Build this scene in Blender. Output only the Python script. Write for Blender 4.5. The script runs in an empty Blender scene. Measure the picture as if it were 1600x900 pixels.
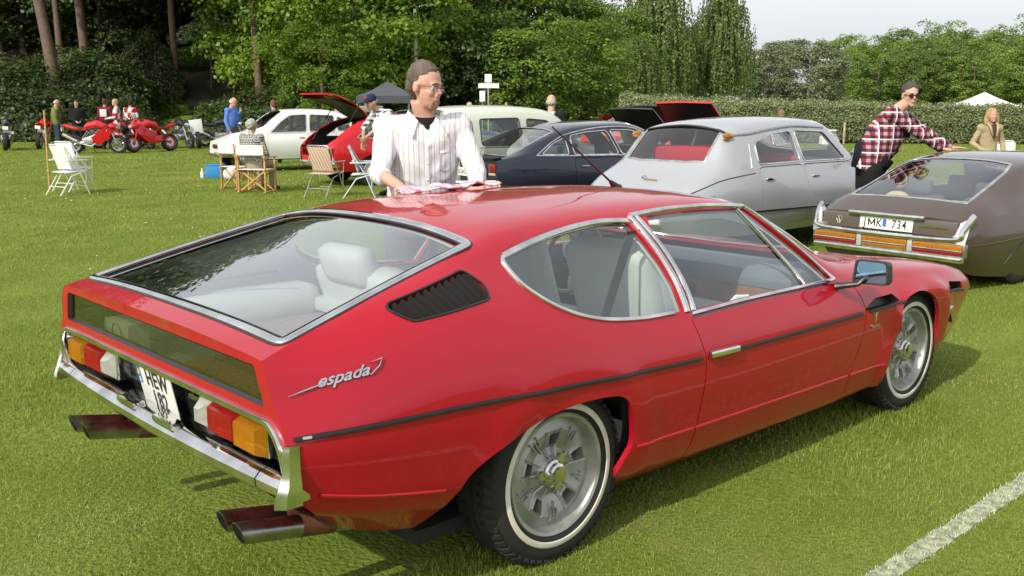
import bpy, bmesh, math, random
import numpy as np
from math import sin, cos, pi, radians as RAD
from mathutils import Vector, Matrix
from mathutils.geometry import delaunay_2d_cdt
random.seed(7); RNG = np.random.default_rng(7)
SC = bpy.context.scene
COL = SC.collection

# ------------------------------------------------------------------ camera
CAM = np.array([-2.3535, -3.1574, 1.6161]); YAW = 0.82624; PITCH = 0.18503; FPX = 1536.1
cd = bpy.data.cameras.new('camera'); co = bpy.data.objects.new('camera', cd); COL.objects.link(co)
cd.sensor_width = 36.0; cd.lens = 36.0 * FPX / 1600.0; cd.clip_start = 0.05; cd.clip_end = 3000
co.location = CAM; co.rotation_euler = (pi / 2 - PITCH, 0, YAW - pi / 2)
SC.camera = co
# ------------------------------------------------------------------ world, sun, exposure
SUN_DIR = Vector((-0.760, -0.185, 0.620)).normalized()      # towards the sun
W = bpy.data.worlds.new('World'); SC.world = W; W.use_nodes = True
nt = W.node_tree; nt.nodes.clear()
sky = nt.nodes.new('ShaderNodeTexSky'); sky.sky_type = 'NISHITA'; sky.sun_disc = False
sky.sun_elevation = math.asin(SUN_DIR.z); sky.sun_rotation = math.atan2(SUN_DIR.x, SUN_DIR.y)
sky.air_density = 1.0; sky.dust_density = 3.5; sky.ozone_density = 1.0; sky.altitude = 0
hsv = nt.nodes.new('ShaderNodeHueSaturation'); hsv.inputs['Saturation'].default_value = 0.32; hsv.inputs['Value'].default_value = 1.45
# thin, even cloud veil: slow noise over the whole dome
tc = nt.nodes.new('ShaderNodeTexCoord'); mp = nt.nodes.new('ShaderNodeMapping'); mp.inputs['Scale'].default_value = (1, 1, 3.0)
nz = nt.nodes.new('ShaderNodeTexNoise'); nz.inputs['Scale'].default_value = 1.6; nz.inputs['Detail'].default_value = 5
mr = nt.nodes.new('ShaderNodeMapRange'); mr.inputs[1].default_value = 0.35; mr.inputs[2].default_value = 0.7; mr.inputs[3].default_value = 0.45; mr.inputs[4].default_value = 0.75
mx = nt.nodes.new('ShaderNodeMix'); mx.data_type = 'RGBA'; mx.inputs[7].default_value = (6.6, 6.9, 7.3, 1)
bg = nt.nodes.new('ShaderNodeBackground'); bg.inputs['Strength'].default_value = 0.13
ow = nt.nodes.new('ShaderNodeOutputWorld')
L = nt.links.new
L(sky.outputs[0], hsv.inputs['Color']); L(hsv.outputs[0], mx.inputs[6])
L(tc.outputs['Generated'], mp.inputs[0]); L(mp.outputs[0], nz.inputs['Vector']); L(nz.outputs[0], mr.inputs[0]); L(mr.outputs[0], mx.inputs[0])
L(mx.outputs[2], bg.inputs[0]); L(bg.outputs[0], ow.inputs[0])
sl = bpy.data.lights.new('sun', 'SUN'); sl.energy = 3.4; sl.angle = RAD(0.8); sl.color = (1.0, 0.93, 0.80)
so = bpy.data.objects.new('sun', sl); COL.objects.link(so)
so.rotation_euler = SUN_DIR.to_track_quat('Z', 'Y').to_euler()
SC.view_settings.view_transform = 'Standard'; SC.view_settings.look = 'None'
SC.view_settings.exposure = 0.15; SC.view_settings.gamma = 1.0; SC.view_settings.use_curve_mapping = False
SC.cycles.max_bounces = 8; SC.cycles.transparent_max_bounces = 24; SC.cycles.glossy_bounces = 4; SC.cycles.diffuse_bounces = 3
SC.cycles.use_denoising = True
SC.cycles.caustics_reflective = False; SC.cycles.caustics_refractive = False

# ------------------------------------------------------------------ view geometry: points on the lawn
FW2 = np.array([cos(YAW), sin(YAW)]); RT2 = np.array([sin(YAW), -cos(YAW)])
def ld(lat, dep, z=0.0):
    """world point from metres to the right of / in front of the photographer"""
    p = CAM[:2] + RT2 * lat + FW2 * dep
    return (float(p[0]), float(p[1]), z)
def bear(px, dep, z=0.0):
    """ground point dep metres away on the bearing of image column px"""
    return ld((px - 800.0) / FPX * dep * cos(PITCH), dep, z)
def to_ld(x, y):
    dx, dy = x - CAM[0], y - CAM[1]
    return dx * RT2[0] + dy * RT2[1], dx * FW2[0] + dy * FW2[1]
def sstep(a, b, x):
    t = np.clip((np.asarray(x, float) - a) / (b - a), 0, 1); return t * t * (3 - 2 * t)
def ground_h(x, y):
    lat, dep = to_ld(np.asarray(x, float), np.asarray(y, float))
    bank = sstep(44, 80, dep) * 9.0 * sstep(-1, -16, lat)
    far = sstep(46, 90, dep) * 0.7
    wide = sstep(90, 200, dep) * 1.5
    return bank + far + wide

# ------------------------------------------------------------------ tagging and mesh helpers
def tag(o, label=None, cat=None, group=None, kind=None):
    if label: o['label'] = label
    if cat: o['category'] = cat
    if group: o['group'] = group
    if kind: o['kind'] = kind
    return o
def empty(name, loc=(0, 0, 0), rz=0.0, parent=None):
    o = bpy.data.objects.new(name, None); COL.objects.link(o); o.empty_display_size = 0.1
    o.location = loc; o.rotation_euler = (0, 0, rz)
    if parent: o.parent = parent
    return o
def mesh_np(name, V, F, mats, midx=None, smooth=True, sharp=None):
    """V (n,3), F list of tuples or (m,k) array"""
    me = bpy.data.meshes.new(name)
    me.from_pydata([tuple(v) for v in np.asarray(V, float)], [], [tuple(int(i) for i in f) for f in F])
    for m in (mats if isinstance(mats, (list, tuple)) else [mats]): me.materials.append(m)
    if midx is not None: me.polygons.foreach_set('material_index', np.asarray(midx, np.int32))
    if smooth: me.polygons.foreach_set('use_smooth', np.ones(len(me.polygons), bool))
    if sharp is not None: me.set_sharp_from_angle(angle=RAD(sharp))
    me.update(); return me
def obj(name, me, parent=None, loc=None, rot=None):
    o = bpy.data.objects.new(name, me); COL.objects.link(o)
    if parent is not None: o.parent = parent
    if loc is not None: o.location = loc
    if rot is not None: o.rotation_euler = rot
    return o
def big_mesh(name, V, F, mats, smooth=False):
    """fast path for large triangle/quad arrays"""
    V = np.asarray(V, np.float32); F = np.asarray(F, np.int32); k = F.shape[1]
    me = bpy.data.meshes.new(name)
    me.vertices.add(len(V)); me.vertices.foreach_set('co', V.ravel())
    me.loops.add(F.size); me.loops.foreach_set('vertex_index', F.ravel())
    me.polygons.add(len(F)); me.polygons.foreach_set('loop_start', np.arange(0, F.size, k, dtype=np.int32))
    me.polygons.foreach_set('loop_total', np.full(len(F), k, np.int32))
    if smooth: me.polygons.foreach_set('use_smooth', np.ones(len(F), bool))
    for m in (mats if isinstance(mats, (list, tuple)) else [mats]): me.materials.append(m)
    me.update(calc_edges=True); return me
class MB:
    """collects shapes, links them as ONE mesh object"""
    def __init__(s): s.v = []; s.f = []; s.m = []
    def add(s, V, F, mi=0):
        b = len(s.v); s.v += [tuple(map(float, v)) for v in V]; s.f += [tuple(int(i) + b for i in f) for f in F]; s.m += [mi] * len(F); return s
    def box(s, c, d, rz=0.0, mi=0, bev=0.0, rot=None):
        bm = bmesh.new(); bmesh.ops.create_cube(bm, size=1.0); bmesh.ops.scale(bm, vec=d, verts=bm.verts)
        if bev > 0: bmesh.ops.bevel(bm, geom=list(bm.edges), offset=bev, segments=2, affect='EDGES', profile=0.6)
        M = Matrix.Translation(c) @ (rot.to_4x4() if rot is not None else Matrix.Rotation(rz, 4, 'Z'))
        bmesh.ops.transform(bm, matrix=M, verts=bm.verts); bm.verts.index_update()
        s.add([v.co for v in bm.verts], [[v.index for v in f.verts] for f in bm.faces], mi); bm.free(); return s
    def ball(s, c, r, mi=0, seg=14, rings=9, rot=None):
        r = (r, r, r) if not hasattr(r, '__len__') else r; V = []; F = []
        for i in range(rings + 1):
            a = pi * i / rings
            for j in range(seg):
                b = 2 * pi * j / seg; v = Vector((r[0] * sin(a) * cos(b), r[1] * sin(a) * sin(b), r[2] * cos(a)))
                if rot is not None: v = rot @ v
                V.append(v + Vector(c))
        for i in range(rings):
            for j in range(seg):
                F.append((i * seg + j, (i + 1) * seg + j, (i + 1) * seg + (j + 1) % seg, i * seg + (j + 1) % seg))
        return s.add(V, F, mi)
    def tube(s, pts, r, mi=0, seg=8, cap=True, flat=None):
        """r: number or list; flat=(a,b) gives an elliptical section"""
        P = [Vector(p) for p in pts]; n = len(P); R = [r] * n if not hasattr(r, '__len__') else list(r)
        V = []; F = []; up = None
        for i in range(n):
            t = (P[min(i + 1, n - 1)] - P[max(i - 1, 0)]); t = t.normalized() if t.length > 1e-9 else Vector((0, 0, 1))
            if up is None: up = Vector((0, 0, 1)) if abs(t.z) < .9 else Vector((1, 0, 0))
            a = t.cross(up)
            if a.length < 1e-6: a = t.orthogonal()
            a.normalize(); b = a.cross(t).normalized(); up = b
            fa, fb = flat or (1, 1)
            for j in range(seg):
                w = 2 * pi * j / seg; V.append(P[i] + a * (R[i] * fa * cos(w)) + b * (R[i] * fb * sin(w)))
        for i in range(n - 1):
            for j in range(seg):
                F.append((i * seg + j, i * seg + (j + 1) % seg, (i + 1) * seg + (j + 1) % seg, (i + 1) * seg + j))
        if cap: F.append(tuple(range(seg - 1, -1, -1))); F.append(tuple((n - 1) * seg + j for j in range(seg)))
        return s.add(V, F, mi)
    def lathe(s, prof, seg=24, mi=0, axis='Y', c=(0, 0, 0), closed=False):
        """prof: (radius, offset along axis)"""
        V = []; F = []; n = len(prof); ms = mi if isinstance(mi, (list, tuple)) else None
        for (r, o) in prof:
            for j in range(seg):
                a = 2 * pi * j / seg
                V.append((r * cos(a) + c[0], o + c[1], r * sin(a) + c[2]) if axis == 'Y' else ((r * cos(a) + c[0], r * sin(a) + c[1], o + c[2]) if axis == 'Z' else (o + c[0], r * cos(a) + c[1], r * sin(a) + c[2])))
        for i in range(n - (0 if closed else 1)):
            i2 = (i + 1) % n
            for j in range(seg):
                F.append((i * seg + j, i * seg + (j + 1) % seg, i2 * seg + (j + 1) % seg, i2 * seg + j))
        return s.add(V, F, 0 if ms else mi)
    def prism(s, poly, h, M=None, mi=0):
        """poly in xy extruded by h along z, then transformed"""
        n = len(poly); V = [Vector((p[0], p[1], 0)) for p in poly] + [Vector((p[0], p[1], h)) for p in poly]
        if M is not None: V = [M @ v for v in V]
        F = [tuple(range(n - 1, -1, -1)), tuple(range(n, 2 * n))] + [(i, (i + 1) % n, n + (i + 1) % n, n + i) for i in range(n)]
        return s.add(V, F, mi)
    def mesh(s, name, mats, sharp=40, smooth=True): 
        me = mesh_np(name, s.v, s.f, mats, s.m, smooth, None)
        bm = bmesh.new(); bm.from_mesh(me); bmesh.ops.recalc_face_normals(bm, faces=bm.faces); bm.to_mesh(me); bm.free()
        if smooth and sharp: me.set_sharp_from_angle(angle=RAD(sharp))
        return me
    def build(s, name, mats, parent=None, loc=None, rot=None, sharp=40, smooth=True):
        return obj(name, s.mesh(name, mats, sharp, smooth), parent, loc, rot)
def copy_tree(o, parent=None):
    c = o.copy(); COL.objects.link(c)
    if parent is not None: c.parent = parent
    for ch in list(o.children): copy_tree(ch, c)
    return c
def text_mesh(txt, size, mat, shear=0.0, ext=0.001, bold=0.0, sx=1.0, align='CENTER', space=1.0):
    cu = bpy.data.curves.new('lettering', 'FONT'); cu.body = txt; cu.size = size; cu.extrude = ext; cu.offset = bold; cu.shear = shear
    cu.align_x = align; cu.align_y = 'CENTER'; cu.space_character = space; cu.resolution_u = 3
    o = bpy.data.objects.new('lettering', cu); COL.objects.link(o)
    dg = bpy.context.evaluated_depsgraph_get(); dg.update()
    me = bpy.data.meshes.new_from_object(o.evaluated_get(dg)); bpy.data.objects.remove(o); bpy.data.curves.remove(cu)
    me.transform(Matrix.Diagonal((sx, 1, 1, 1))); me.materials.clear(); me.materials.append(mat); return me
def frame_mat(origin, xdir, zdir):
    """matrix with local x along xdir, local z (facing) along zdir"""
    x = Vector(xdir).normalized(); z = Vector(zdir).normalized(); y = z.cross(x).normalized(); x = y.cross(z)
    M = Matrix((x, y, z)).transposed().to_4x4(); M.translation = Vector(origin); return M

# ------------------------------------------------------------------ materials
MATS = {}
def pbr(name, col, rough=0.5, metal=0.0, coat=0.0, var=0.0, vscale=6.0, bump=0.0, bscale=60.0, spec=0.5, coatr=0.03, sub=0.0, trans=0.0, sheen=0.0):
    if name in MATS: return MATS[name]
    m = bpy.data.materials.new(name); m.use_nodes = True; n = m.node_tree; b = n.nodes['Principled BSDF']
    b.inputs['Base Color'].default_value = (*col, 1); b.inputs['Roughness'].default_value = rough; b.inputs['Metallic'].default_value = metal
    b.inputs['Coat Weight'].default_value = coat; b.inputs['Coat Roughness'].default_value = coatr; b.inputs['Specular IOR Level'].default_value = spec
    if trans: b.inputs['Transmission Weight'].default_value = trans; b.inputs['IOR'].default_value = 1.25
    if sheen: b.inputs['Sheen Weight'].default_value = sheen
    t = n.nodes.new('ShaderNodeTexCoord')
    if var > 0:
        z = n.nodes.new('ShaderNodeTexNoise'); z.inputs['Scale'].default_value = vscale; z.inputs['Detail'].default_value = 5
        n.links.new(t.outputs['Object'], z.inputs['Vector'])
        r = n.nodes.new('ShaderNodeMapRange'); r.inputs[1].default_value = .3; r.inputs[2].default_value = .7; r.inputs[3].default_value = 1 - var; r.inputs[4].default_value = 1 + var
        n.links.new(z.outputs[0], r.inputs[0])
        v = n.nodes.new('ShaderNodeVectorMath'); v.operation = 'SCALE'; v.inputs[0].default_value = col
        n.links.new(r.outputs[0], v.inputs['Scale']); n.links.new(v.outputs[0], b.inputs['Base Color'])
        r2 = n.nodes.new('ShaderNodeMapRange'); r2.inputs[1].default_value = .3; r2.inputs[2].default_value = .7
        r2.inputs[3].default_value = max(0.02, rough * (1 - var)); r2.inputs[4].default_value = min(1, rough * (1 + var))
        n.links.new(z.outputs[0], r2.inputs[0]); n.links.new(r2.outputs[0], b.inputs['Roughness'])
    if bump > 0:
        z2 = n.nodes.new('ShaderNodeTexNoise'); z2.inputs['Scale'].default_value = bscale; z2.inputs['Detail'].default_value = 4
        n.links.new(t.outputs['Object'], z2.inputs['Vector'])
        bp = n.nodes.new('ShaderNodeBump'); bp.inputs['Strength'].default_value = bump; bp.inputs['Distance'].default_value = 0.01
        n.links.new(z2.outputs[0], bp.inputs['Height']); n.links.new(bp.outputs[0], b.inputs['Normal'])
    MATS[name] = m; return m
def anchor(lx, ly, yaw, target):
    """origin that brings the local point (lx, ly) of a thing turned by yaw onto a ground point"""
    return (target[0] - (lx * cos(yaw) - ly * sin(yaw)), target[1] - (lx * sin(yaw) + ly * cos(yaw)))
def glass_mat(name, tint=(0.86, 0.93, 0.90), refl=1.0, rough=0.0):
    if name in MATS: return MATS[name]
    m = bpy.data.materials.new(name); m.use_nodes = True; n = m.node_tree; n.nodes.clear()
    o = n.nodes.new('ShaderNodeOutputMaterial'); tr = n.nodes.new('ShaderNodeBsdfTransparent'); tr.inputs[0].default_value = (*tint, 1)
    gl = n.nodes.new('ShaderNodeBsdfGlossy'); gl.inputs['Roughness'].default_value = rough; gl.inputs[0].default_value = (1, 1, 1, 1)
    lw = n.nodes.new('ShaderNodeLayerWeight'); lw.inputs['Blend'].default_value = 0.5
    pw = n.nodes.new('ShaderNodeMath'); pw.operation = 'POWER'; pw.inputs[1].default_value = 3.2
    mu = n.nodes.new('ShaderNodeMath'); mu.operation = 'MULTIPLY_ADD'; mu.inputs[1].default_value = 0.95; mu.inputs[2].default_value = 0.11 * refl; mu.use_clamp = True
    mi = n.nodes.new('ShaderNodeMixShader')
    n.links.new(lw.outputs['Facing'], pw.inputs[0]); n.links.new(pw.outputs[0], mu.inputs[0]); n.links.new(mu.outputs[0], mi.inputs[0]); n.links.new(tr.outputs[0], mi.inputs[1]); n.links.new(gl.outputs[0], mi.inputs[2]); n.links.new(mi.outputs[0], o.inputs[0])
    MATS[name] = m; return m
def paint(name, col, flake=0.0, rough=0.35, coat=1.0, dull=0.0):
    return pbr(name, col, spec=.12, rough=rough, coat=coat, metal=flake, var=0.035 + dull, vscale=2.5, bump=0.004, bscale=14.0, coatr=0.025 + dull)
CHROME = pbr('chrome', (0.72, 0.71, 0.69), rough=0.10, metal=1.0, var=0.25, vscale=9, bump=0.01, bscale=20)
ALLOY = pbr('cast_alloy', (0.44, 0.43, 0.41), rough=0.50, metal=0.7, var=0.18, vscale=14, bump=0.05, bscale=180)
STEEL = pbr('brushed_steel', (0.45, 0.45, 0.46), rough=0.3, metal=1.0, var=0.2, vscale=20)
RUBBER = pbr('tyre_rubber', (0.026, 0.025, 0.023), rough=0.75, var=0.25, vscale=12, bump=0.12, bscale=90, spec=0.3)
DARKCHROME = pbr('dark_chrome', (0.34, 0.33, 0.32), rough=0.30, metal=1.0, var=0.3, vscale=12)
BLACK = pbr('black_plastic', (0.018, 0.018, 0.019), rough=0.42, var=0.15, vscale=20)
DARK = pbr('dark_underbody', (0.012, 0.011, 0.010), rough=0.8, var=0.2)
WHITEWALL = pbr('whitewall_rubber', (0.68, 0.64, 0.54), rough=0.6, var=0.12, vscale=14)
WHITE = pbr('white_enamel', (0.78, 0.78, 0.76), rough=0.35, var=0.05)
PLATE = pbr('plate_white', (0.78, 0.77, 0.72), rough=0.35, coat=0.3, var=0.04)
PBLACK = pbr('plate_black', (0.015, 0.015, 0.015), rough=0.4)
PBLUE = pbr('plate_blue', (0.05, 0.16, 0.55), rough=0.4)
GLASS = glass_mat('window_glass', (0.90, 0.95, 0.93), .7)
GLASSD = glass_mat('tinted_glass', (0.50, 0.56, 0.53), 1.0)
AMBER = pbr('amber_lens', (0.95, 0.36, 0.02), rough=0.12, trans=.72, coat=1.0, var=0.1, vscale=30, bump=0.1, bscale=140)
REDLENS = pbr('red_lens', (0.72, 0.02, 0.025), rough=0.12, trans=.72, coat=1.0, var=0.1, vscale=30, bump=0.1, bscale=140)
CLEARLENS = pbr('clear_lens', (0.80, 0.79, 0.74), rough=0.14, trans=.55, coat=1.0, var=0.15, vscale=30, bump=0.15, bscale=120)
RUST = pbr('rusty_pipe', (0.16, 0.065, 0.035), rough=0.7, metal=0.3, var=0.35, vscale=25, bump=0.2, bscale=120)
LEATHER = pbr('pale_leather', (0.60, 0.64, 0.62), rough=0.5, var=0.05, vscale=5, bump=0.03, bscale=200)
# ------------------------------------------------------------------ car bodies: a smooth surface through measured sections
def _tang(P, u, sharp, ghost=False):
    """left and right tangents along axis 0"""
    n = len(u); h = np.diff(u); d = np.diff(P, axis=0) / h.reshape((-1,) + (1,) * (P.ndim - 1))
    mL = np.zeros_like(P); mR = np.zeros_like(P)
    for i in range(n):
        if i == 0: mL[i] = mR[i] = d[0]
        elif i == n - 1:
            if ghost:
                g = d[-1].copy(); g[..., 0] = 0; g[..., 2] = 0; mL[i] = mR[i] = g
            else: mL[i] = mR[i] = d[-1]
        elif i in sharp: mL[i] = d[i - 1]; mR[i] = d[i]
        else:
            m = (d[i] * h[i - 1] + d[i - 1] * h[i]) / (h[i - 1] + h[i])
            lim = 2.2 * np.minimum(abs(d[i]), abs(d[i - 1])) + 0.02
            m = np.where(d[i] * d[i - 1] > 0, np.clip(m, -lim, lim), m * 0.5); mL[i] = mR[i] = m
    return mL, mR
class Surf:
    """half body (y >= 0). stations: list of (x, [(y, z[, dx]) ...]) sill first, centre line last"""
    def __init__(s, st, sharp=(), sharpt=(), post=None, crease=None):
        s.crease = crease
        s.P = np.array([[(x + (q[2] if len(q) > 2 else 0), q[0], q[1]) for q in row] for x, row in st], float)
        s.tv = np.array([x for x, _ in st], float)
        ch = np.linalg.norm(np.diff(s.P[:, :, 1:], axis=1), axis=2).mean(0); s.sv = np.concatenate([[0], np.cumsum(np.maximum(ch, 0.03))])
        s.sharp = set(sharp); s.post = post
        s.tL, s.tR = _tang(s.P, s.tv, set(sharpt))
    def ev(s, t, v):
        t = np.clip(np.asarray(t, float), s.tv[0], s.tv[-1]); v = np.clip(np.asarray(v, float), 0, s.sv[-1])
        i = np.clip(np.searchsorted(s.tv, t, side='right') - 1, 0, len(s.tv) - 2); h = s.tv[i + 1] - s.tv[i]; a = (t - s.tv[i]) / h
        a = a[:, None, None]; h = h[:, None, None]
        C = ((2 * a**3 - 3 * a**2 + 1) * s.P[i] + (a**3 - 2 * a**2 + a) * h * s.tR[i] + (-2 * a**3 + 3 * a**2) * s.P[i + 1] + (a**3 - a**2) * h * s.tL[i + 1])
        C = np.swapaxes(C, 0, 1)                       # K,N,3
        mL, mR = _tang(C, s.sv, s.sharp, True)
        if s.crease is not None:                       # a crease that fades out along the body
            j, fn = s.crease; w = fn(t)[:, None]; d0 = (C[j] - C[j - 1]) / (s.sv[j] - s.sv[j - 1]); d1 = (C[j + 1] - C[j]) / (s.sv[j + 1] - s.sv[j]); mL[j] = mL[j] * (1 - w) + d0 * w; mR[j] = mR[j] * (1 - w) + d1 * w
        k = np.clip(np.searchsorted(s.sv, v, side='right') - 1, 0, len(s.sv) - 2); h = s.sv[k + 1] - s.sv[k]; a = ((v - s.sv[k]) / h)[:, None]; h = h[:, None]
        r = np.arange(len(t))
        X = ((2 * a**3 - 3 * a**2 + 1) * C[k, r] + (a**3 - 2 * a**2 + a) * h * mR[k, r] + (-2 * a**3 + 3 * a**2) * C[k + 1, r] + (a**3 - a**2) * h * mL[k + 1, r])
        if s.post is not None: X = s.post(X, t, v)
        return X
    def nrm(s, t, v):
        e = 0.004; t = np.asarray(t, float); v = np.asarray(v, float)
        a = s.ev(t + e, v) - s.ev(t - e, v); b = s.ev(t, v + e) - s.ev(t, v - e)
        n = np.cross(b, a); n /= np.linalg.norm(n, axis=1)[:, None] + 1e-12
        return n                                        # outward for y > 0
    def inv(s, pts, mode='side', v0=0.0, v1=None):
        """(x,z) side-view or (x,|y|) plan-view points -> (t, s)"""
        pts = np.asarray(pts, float); v1 = s.sv[-1] if v1 is None else v1; c = 2 if mode == 'side' else 1
        T, V = np.meshgrid(np.linspace(s.tv[0], s.tv[-1], 240), np.linspace(v0, v1, 110), indexing='ij')
        G = s.ev(T.ravel(), V.ravel())[:, [0, c]]; out = []
        for p in pts:
            k = np.argmin(((G - p) ** 2).sum(1)); out.append((T.ravel()[k], V.ravel()[k]))
        q = np.array(out)
        for _ in range(12):
            e = 1e-3; f = s.ev(q[:, 0], q[:, 1])[:, [0, c]] - pts
            a = (s.ev(q[:, 0] + e, q[:, 1])[:, [0, c]] - pts - f) / e; sg = np.where(q[:, 1] > v1 - 2 * e, -1.0, 1.0); b = (s.ev(q[:, 0], q[:, 1] + e * sg)[:, [0, c]] - pts - f) / (e * sg)[:, None]
            D = a[:, 0] * b[:, 1] - a[:, 1] * b[:, 0]; D = np.where(abs(D) < 1e-4, 1e-4, D)
            dt = (-f[:, 0] * b[:, 1] + f[:, 1] * b[:, 0]) / D; dv = (-a[:, 0] * f[:, 1] + a[:, 1] * f[:, 0]) / D
            q[:, 0] = np.clip(q[:, 0] + np.clip(dt, -.03, .03), s.tv[0], s.tv[-1]); q[:, 1] = np.clip(q[:, 1] + np.clip(dv, -.03, .03), v0, v1)
        return q
def dens(poly, step=0.03, closed=True):
    P = [np.asarray(p, float) for p in poly]; out = []
    for i in range(len(P) if closed else len(P) - 1):
        a, b = P[i], P[(i + 1) % len(P)]; n = max(1, int(np.linalg.norm(b - a) / step))
        out += [a + (b - a) * k / n for k in range(n)]
    if not closed: out.append(P[-1])
    return np.array(out)
def smooth_poly(poly, n=6, closed=True):
    """Catmull-Rom through the given points"""
    P = np.asarray(poly, float); N = len(P); out = []
    for i in range(N if closed else N - 1):
        p0 = P[(i - 1) % N] if closed or i > 0 else P[0]; p1 = P[i]; p2 = P[(i + 1) % N]; p3 = P[(i + 2) % N] if closed or i + 2 < N else P[-1]
        for k in range(n):
            a = k / n; out.append(.5 * ((2 * p1) + (p2 - p0) * a + (2 * p0 - 5 * p1 + 4 * p2 - p3) * a * a + (3 * p1 - p0 - 3 * p2 + p3) * a**3))
    if not closed: out.append(P[-1])
    return np.array(out)
def round_poly(poly, r=0.03, n=4):
    P = [np.asarray(p, float) for p in poly]; out = []
    for i in range(len(P)):
        a, b, c = P[i - 1], P[i], P[(i + 1) % len(P)]; ra = min(r, np.linalg.norm(a - b) * .45); rc = min(r, np.linalg.norm(c - b) * .45)
        s0 = b + (a - b) / np.linalg.norm(a - b) * ra; s1 = b + (c - b) / np.linalg.norm(c - b) * rc
        for k in range(n + 1):
            w = k / n; out.append((1 - w)**2 * s0 + 2 * w * (1 - w) * b + w * w * s1)
    return np.array(out)
def offset_poly(P, d):
    """grow (d>0) a closed polygon"""
    P = np.asarray(P, float); A = 0.5 * np.sum(P[:, 0] * np.roll(P[:, 1], -1) - np.roll(P[:, 0], -1) * P[:, 1]); sg = 1 if A > 0 else -1
    t = np.roll(P, -1, 0) - np.roll(P, 1, 0); t /= np.linalg.norm(t, axis=1)[:, None] + 1e-12
    return P + sg * d * np.stack([t[:, 1], -t[:, 0]], 1)
def inside(pts, poly):
    x, y = pts[:, 0], pts[:, 1]; r = np.zeros(len(pts), bool); n = len(poly); j = n - 1
    for i in range(n):
        xi, yi = poly[i]; xj, yj = poly[j]
        c = ((yi > y) != (yj > y)) & (x < (xj - xi) * (y - yi) / (yj - yi + 1e-15) + xi); r ^= c; j = i
    return r
class Panels:
    """cuts a Surf along feature outlines given in (t,s). regions: list of (name, poly); first match wins; others = 'body'"""
    def __init__(s, surf, regions, dt=0.06, dv=0.05):
        s.S = surf; T0, T1 = surf.tv[0], surf.tv[-1]; V1 = surf.sv[-1]
        ts = np.linspace(T0, T1, max(8, int((T1 - T0) / dt))); vs = np.unique(np.concatenate([np.linspace(a, b, max(2, int(round((b - a) / dv)) + 1)) for a, b in zip(surf.sv[:-1], surf.sv[1:])]).round(6))
        polys = [(n, np.clip(np.asarray(p, float), [T0 - 1, -1], [T1 + 1, V1])) for n, p in regions]
        pv = np.concatenate([p for _, p in polys]) if polys else np.zeros((0, 2))
        verts = []; edges = []
        rect = [(t, 0.0) for t in ts] + [(T1, v) for v in vs[1:]] + [(t, V1) for t in ts[::-1][1:]] + [(T0, v) for v in vs[::-1][1:-1]]
        verts += rect; n = len(rect); edges += [(i, (i + 1) % n) for i in range(n)]
        gt, gv = np.meshgrid(ts[1:-1], vs[1:-1]); g = np.stack([gt.ravel(), gv.ravel()], 1)
        if len(pv):
            keep = np.ones(len(g), bool)
            for q in pv: keep &= ((g - q) ** 2).sum(1) > (0.38 * min(dt, dv)) ** 2
            g = g[keep]
        verts += [tuple(q) for q in g]
        for _, p in polys:
            b = len(verts); verts += [tuple(q) for q in p]; edges += [(b + i, b + (i + 1) % len(p)) for i in range(len(p))]
        r = delaunay_2d_cdt([Vector(v) for v in verts], edges, [], 0, 1e-6)
        U = np.array([tuple(v) for v in r[0]]); F = np.array([tuple(f) for f in r[2] if len(f) == 3])
        c = U[F].mean(1); ok = (c[:, 0] > T0) & (c[:, 0] < T1) & (c[:, 1] > 0) & (c[:, 1] < V1); F = F[ok]; c = c[ok]
        a = U[F[:, 1]] - U[F[:, 0]]; b = U[F[:, 2]] - U[F[:, 0]]; ar = a[:, 0] * b[:, 1] - a[:, 1] * b[:, 0]
        F = np.where((ar < 0)[:, None], F[:, ::-1], F); ok = abs(ar) > 1e-9; F = F[ok]; c = c[ok]
        lab = np.full(len(F), -1); 
        for i, (nme, p) in reversed(list(enumerate(polys))): lab[inside(c, p)] = i
        s.U, s.F, s.lab = U, F, lab; s.names = [n for n, _ in polys]
        s.X = surf.ev(U[:, 0], U[:, 1]); s.N = surf.nrm(U[:, 0], U[:, 1]); s.T0, s.T1, s.V1 = T0, T1, V1
    def part(s, names, both=True, flange=0.0, push=0.0, sel=None, side=1, thick=0.0):
        """(V, F) of the named regions; both=True mirrors and welds at the centre line; flange turns cut edges inward"""
        ids = [i for i, n in enumerate(s.names) if n in names] + ([-1] if 'body' in names else [])
        m = np.isin(s.lab, ids)
        if sel is not None: m &= sel(s.U[s.F].mean(1), s.X[s.F].mean(1))
        F = s.F[m]
        if len(F) == 0: return np.zeros((0, 3)), np.zeros((0, 3), int)
        u, iv = np.unique(F, return_inverse=True); F = iv.reshape(F.shape)
        X = s.X[u] + s.N[u] * push; N = s.N[u]; U = s.U[u]
        F = [tuple(f[::-1]) for f in F]
        X = X.copy(); cen = (abs(U[:, 1] - s.V1) < 1e-6); X[cen, 1] = 0 if push == 0 else X[cen, 1] * 0
        if flange:
            from collections import defaultdict
            E = defaultdict(int)
            for f in F:
                for k in range(3): E[(f[k], f[(k + 1) % 3])] += 1
            be = [e for e in E if (e[1], e[0]) not in E]
            onr = (abs(U[:, 0] - s.T0) < 1e-6) | (abs(U[:, 0] - s.T1) < 1e-6) | (abs(U[:, 1] - s.V1) < 1e-6)
            nb = {}; XX = list(X)
            for a, b in be:
                if onr[a] and onr[b] : continue
                for q in (a, b):
                    if q not in nb: nb[q] = len(XX); XX.append(X[q] - N[q] * flange)
                F.append((b, a, nb[a], nb[b]))
            X = np.array(XX)
        if side == -1: X = X * [1, -1, 1]; F = [f[::-1] for f in F]
        if both:
            n = len(X); X = np.concatenate([X, X * [1, -1, 1]]); F = F + [tuple(i + n for i in f[::-1]) for f in F]
        return X, F
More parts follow.
